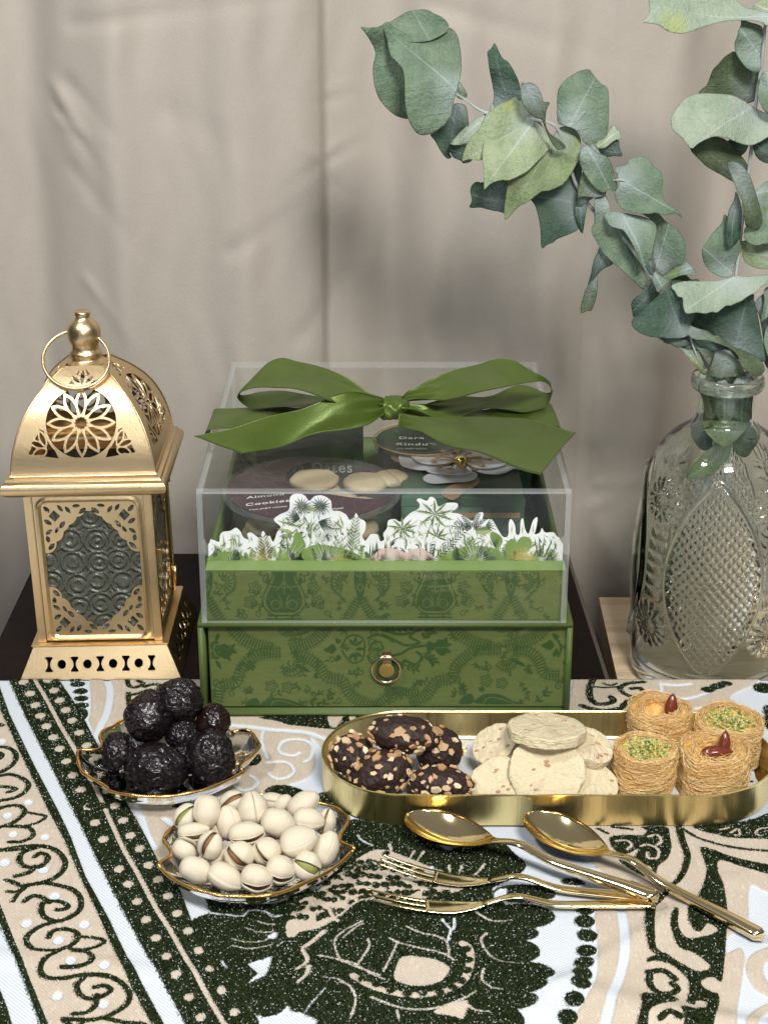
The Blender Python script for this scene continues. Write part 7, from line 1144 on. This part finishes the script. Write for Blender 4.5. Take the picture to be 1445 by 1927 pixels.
def build_nests():
    def strandmat(nm, a, b):
        t = NT(nm); g = t.node("ShaderNodeNewGeometry"); c = t.mix(g.outputs["Random Per Island"], a, b); t.set(Base_Color=c, Roughness=.42); t.b.inputs["Subsurface Weight"].default_value = .0; t.b.inputs["Specular IOR Level"].default_value = .6; return t.m
    MSn = strandmat("golden pastry threads", (.80, .45, .13), (1.0, .80, .42)); MC = simple("baked pastry core", (.85, .47, .13), .45, var=.3, scale=150, bump=.8, bscale=300)
    MGr = NT("chopped pistachio"); g = MGr.node("ShaderNodeNewGeometry"); MGr.set(Base_Color=MGr.ramp(g.outputs["Random Per Island"], [(0, (.24, .33, .05)), (.3, (.50, .52, .14)), (.65, (.66, .62, .30)), (.9, (.12, .16, .03))]), Roughness=.6); MGr = MGr.m; MA = simple("glazed almond", (.17, .035, .015), .18, var=.4, scale=140, bump=.2, bscale=300)
    # x, y of the base centre; radius px; height cm; top radius factor; filling; label
    D = ((325, 1470, 0), ) and ((1208, 1486, 59, 2.7, .22, 'g', 1.0, "nest pastry filled with chopped pistachio, front left of the four"), (1340, 1490, 65, 2.8, .25, 'a', 1.5, "nest pastry holding two almonds, front right of the four"), (1243, 1408, 60, 3.05, .25, 'a', 2.2, "nest pastry with a single upright almond, at the back against the tray rim"), (1358, 1424, 64, 2.75, .20, 'g', 3.1, "nest pastry filled with chopped pistachio, at the back right partly behind the almond one"))
    for k, (px, py, rp, H, _, fill, sd, lab) in enumerate(D):
        c = P(px, py, z=.35) if k < 2 else P(px, py, z=.35); r = rp * cmpx(c); c = c + np.array([0, r * .25 if k < 2 else 0, 0]); t = thing("nest_pastry", lab, "pastry", tuple(c), group="shredded pastry nests on the tray"); rr = random.Random(k + 5); lean = np.array([(.06, 0), (.0, 0), (-.10, 0), (.08, 0)][k])
        def at(th, rad, z): w = 1 + .05 * math.sin(3 * th + sd) + .03 * math.sin(5 * th); return np.array([c[0] + rad * w * math.cos(th) + lean[0] * z, c[1] + rad * w * math.sin(th), c[2] + z])
        V, F = [], []; prof = [(.3, 0), (.86, .02), (.95, .25), (.97, .55), (.93, .82), (.84, .92), (.62, .90), (.5, .62 if fill == 'a' else .84), (.02, .58 if fill == 'a' else .84)]
        for q, z in prof: V += [at(a, q * r, z * H) for a in np.linspace(0, 2 * math.pi, 41)[:-1]]
        obj("core", V, grid_faces(len(prof), 40, True), MC, t)
        SV, SF = [], []
        for i in range(1250):
            m = rr.random(); th0 = rr.uniform(0, 6.283); ln = rr.uniform(.5, 2.2)
            if m < .58: z0 = rr.uniform(.02, .93); rad0 = r * (.97 + rr.uniform(0, .07) - .12 * max(0, z0 - .75) * 3); dz = rr.gauss(0, .16) ; path = [at(th0 + ln * j / 7, rad0 + .05 * math.sin(j * 1.7 + i), H * min(1.0, max(.01, z0 + dz * math.sin(j / 7 * 3 + i)))) for j in range(8)]
            elif m < .90: rad0 = r * (rr.uniform(.80, .97) if fill == 'g' and rr.random() < .9 else rr.uniform(.5, .95)); zt = H * (.93 + .07 * rr.random()) + .10 * math.sin(rad0 * 3); ln = rr.uniform(.4, 1.6); dr = rr.gauss(0, .16) * r; path = [at(th0 + ln * j / 7, rad0 + dr * (j / 7 - .5), zt + .14 * math.sin(j * .7 + i) + (.0 if fill == 'g' else -.05)) for j in range(8)]
            else: z0 = rr.uniform(0, 1); a = at(th0, r * rr.uniform(.85, 1.0), z0 * H); d = np.array([math.cos(th0 + rr.gauss(0, 1.1)), math.sin(th0 + rr.gauss(0, 1.1)), rr.gauss(.0, .5)]); d /= np.linalg.norm(d); L = rr.uniform(.15, .6); path = [a + d * L * j / 4 + np.array([0, 0, -.25 * (j / 4) ** 2 * L]) for j in range(5)]
            v, f = tube(path, rr.choice((.009, .012, .016, .022)), 3); n0 = len(SV); SV += v; SF += [tuple(q + n0 for q in g2) for g2 in f]
        SV = [np.array([p[0], p[1], max(p[2], .28)]) for p in SV]; obj("strands", SV, SF, MSn, t, True, kind="stuff")
        if fill == 'g':
            GV, GF = [], []; iv, if_ = ico(1)
            for i in range(460): q = math.sqrt(rr.random()) * .80 * r; a = rr.uniform(0, 6.28); o = at(a, q, H * .90 + rr.uniform(0, .12)); s = rr.uniform(.045, .115); v = [o + np.array([p[0] * s * rr.uniform(.7, 1.2), p[1] * s, p[2] * s * .8]) for p in iv]; n0 = len(GV); GV += v; GF += [tuple(x + n0 for x in g2) for g2 in if_]
            obj("pistachio_filling", GV, GF, MGr, t, False, kind="stuff")
        else:
            for (dx, dy, dz, al, el, L) in (((.05, -.15, .90, -.06, .12, 1.0), (.32, .15, 1.06, 1.4, 1.0, .70)) if k == 1 else ((.22, -.05, 1.02, 1.3, 1.1, .78),)):
                o = c + np.array([dx * r, dy * r, H * dz]); d = np.array([math.cos(al) * math.cos(el), math.sin(al) * math.cos(el) * .6, math.sin(el)]); d /= np.linalg.norm(d); n1 = np.cross(d, [0, -1, .3]); n1 /= np.linalg.norm(n1); n2 = np.cross(d, n1); V = []
                for p in I4: x = p[0]; w = .50 * (1 - .28 * x) ; g3 = 1 + .03 * math.sin(math.atan2(p[2], p[1]) * 9); V.append(o + (d * x + n1 * p[1] * w * g3 + n2 * p[2] * w * .8 * g3) * L)
                obj("almond", V, I4F, MA, t)
build_nests()
# ---------------------------------------------------------------- gold cutlery
def along(A, B):
    A, B = np.asarray(A, float), np.asarray(B, float); d = B - A; L = np.linalg.norm(d); X = d / L; Y = np.cross([0, 0, 1], X); Y /= np.linalg.norm(Y); Z = np.cross(X, Y); return X, Y, Z, L
def spoon(label, tip, end, bw):
    X, Y, Z, L = along(tip, end); bl = L * .355; n = 64; V = []; m = 20; rows = []
    for i in range(n):
        s = i / (n - 1)
        if s < .5: u = s / .5; x = bl * u; w = bw * (math.sin(math.pi * min(1, u * .97 + .0) ** .80) ** .62) if u > 0 else 0; w = max(w, .30 * u ** 3, .02); dep = 1.0 * math.sin(math.pi * u) ** .8 * (1 - .2 * u)
        else: u = (s - .5) / .5; x = bl + (L - bl) * u; w = .30 - .08 * math.sin(u * 3) + .24 * u ** 1.2; w = w if u < .97 else w * (1 - ((u - .97) / .03) ** 2 * .75); dep = 0
        zc = .50 * math.exp(-((x - bl * 1.30) / 1.4) ** 2); th = .06 if s < .45 else .09 + .34 * min(1, (s - .45) * 2.2)
        if s >= .5: u = (s - .5) / .5
        rows.append((x, w, dep, zc, th))
    for x, w, dep, zc, th in rows:
        for lay in (1, -1):
            for j in range(m):
                t = (j / (m - 1) * 2 - 1) * lay; h = -dep * (1 - t * t) + lay * th * .5 * (1 - t * t) ** .5 * (1 if dep > .03 else 1.6); V.append(np.asarray(tip) + X * x + Y * (t * w) + Z * (h + zc + .52))
    nc = 2 * m; F = grid_faces(n, nc, True); F.append(tuple(range(nc))[::-1]); F.append(tuple((n - 1) * nc + k for k in range(nc))); V = [np.array([p[0], p[1], p[2] - .48]) for p in V]
    return solo("gold_spoon", label, "spoon", V, F, M_cut, group="gold teaspoons")
spoon("gold teaspoon with its handle lying on top of both forks", P(764, 1533, z=1.25), P(1237, 1690, z=.95), 1.60)
spoon("gold teaspoon at the right whose handle points to the lower right corner", P(990, 1531, z=1.25), P(1434, 1763, z=.30), 1.62)
def fork(label, tip, end):
    tip = np.array([tip[0], tip[1], .06]); end = np.array([end[0], end[1], .16])
    X, Y, Z, L = along(tip, end); V, F = [], []; hl = L * .36
    def zc(x): return .10 + .95 * max(0, 1 - x / (hl * .82)) ** 1.7 + .62 * math.exp(-((x - hl * 1.42) / 1.5) ** 2) + .10 * (x / L)
    def bar(x0, x1, y0f, wf, th, n=24):
        v = []
        for i in range(n):
            x = x0 + (x1 - x0) * i / (n - 1); yc, w = y0f(x), wf(x); z = zc(x); tt = th(x) if callable(th) else th; c = np.asarray(tip) + X * x + Y * yc + Z * z
            for a in np.linspace(0, 2 * math.pi, 13)[:-1]: ca, sa = math.cos(a), math.sin(a); v.append(c + Y * (w * math.copysign(abs(ca) ** .5, ca)) + Z * (tt * math.copysign(abs(sa) ** .5, sa)))
        f = grid_faces(n, 12, True) + [tuple(range(12))[::-1], tuple((n - 1) * 12 + k for k in range(12))]; return v, f
    parts = [bar(0, hl * .60, lambda x, s=s: s * (.46 - .03 * x / hl), lambda x: .05 + .07 * min(1, x / (hl * .5)), .055) for s in (-1, 0, 1)]
    parts.append(bar(hl * .55, hl * 1.15, lambda x: 0, lambda x: .60 * (1 - max(0, (x - hl * .8) / (hl * .35)) ** 1.3 * .68) if x > hl * .8 else .60, .06, 16)); parts.append(bar(hl * 1.10, L, lambda x: 0, lambda x: .20 + .22 * ((x - hl) / (L - hl)) ** 1.5, lambda x: .07 + .05 * (x / L), 30))
    V, F = join(*parts); tz = np.asarray(tip)[2]; V = [np.array([p[0], p[1], p[2]]) for p in V]
    return solo("gold_fork", label, "fork", V, F, M_cut, group="gold dessert forks")
fork("gold three pronged fork, the upper one, its handle under the spoon", P(716, 1617, z=1.1), P(1232, 1692, z=.3))
fork("gold three pronged fork, the lower one nearest the front", P(694, 1683, z=1.1), P(1230, 1703, z=.25))
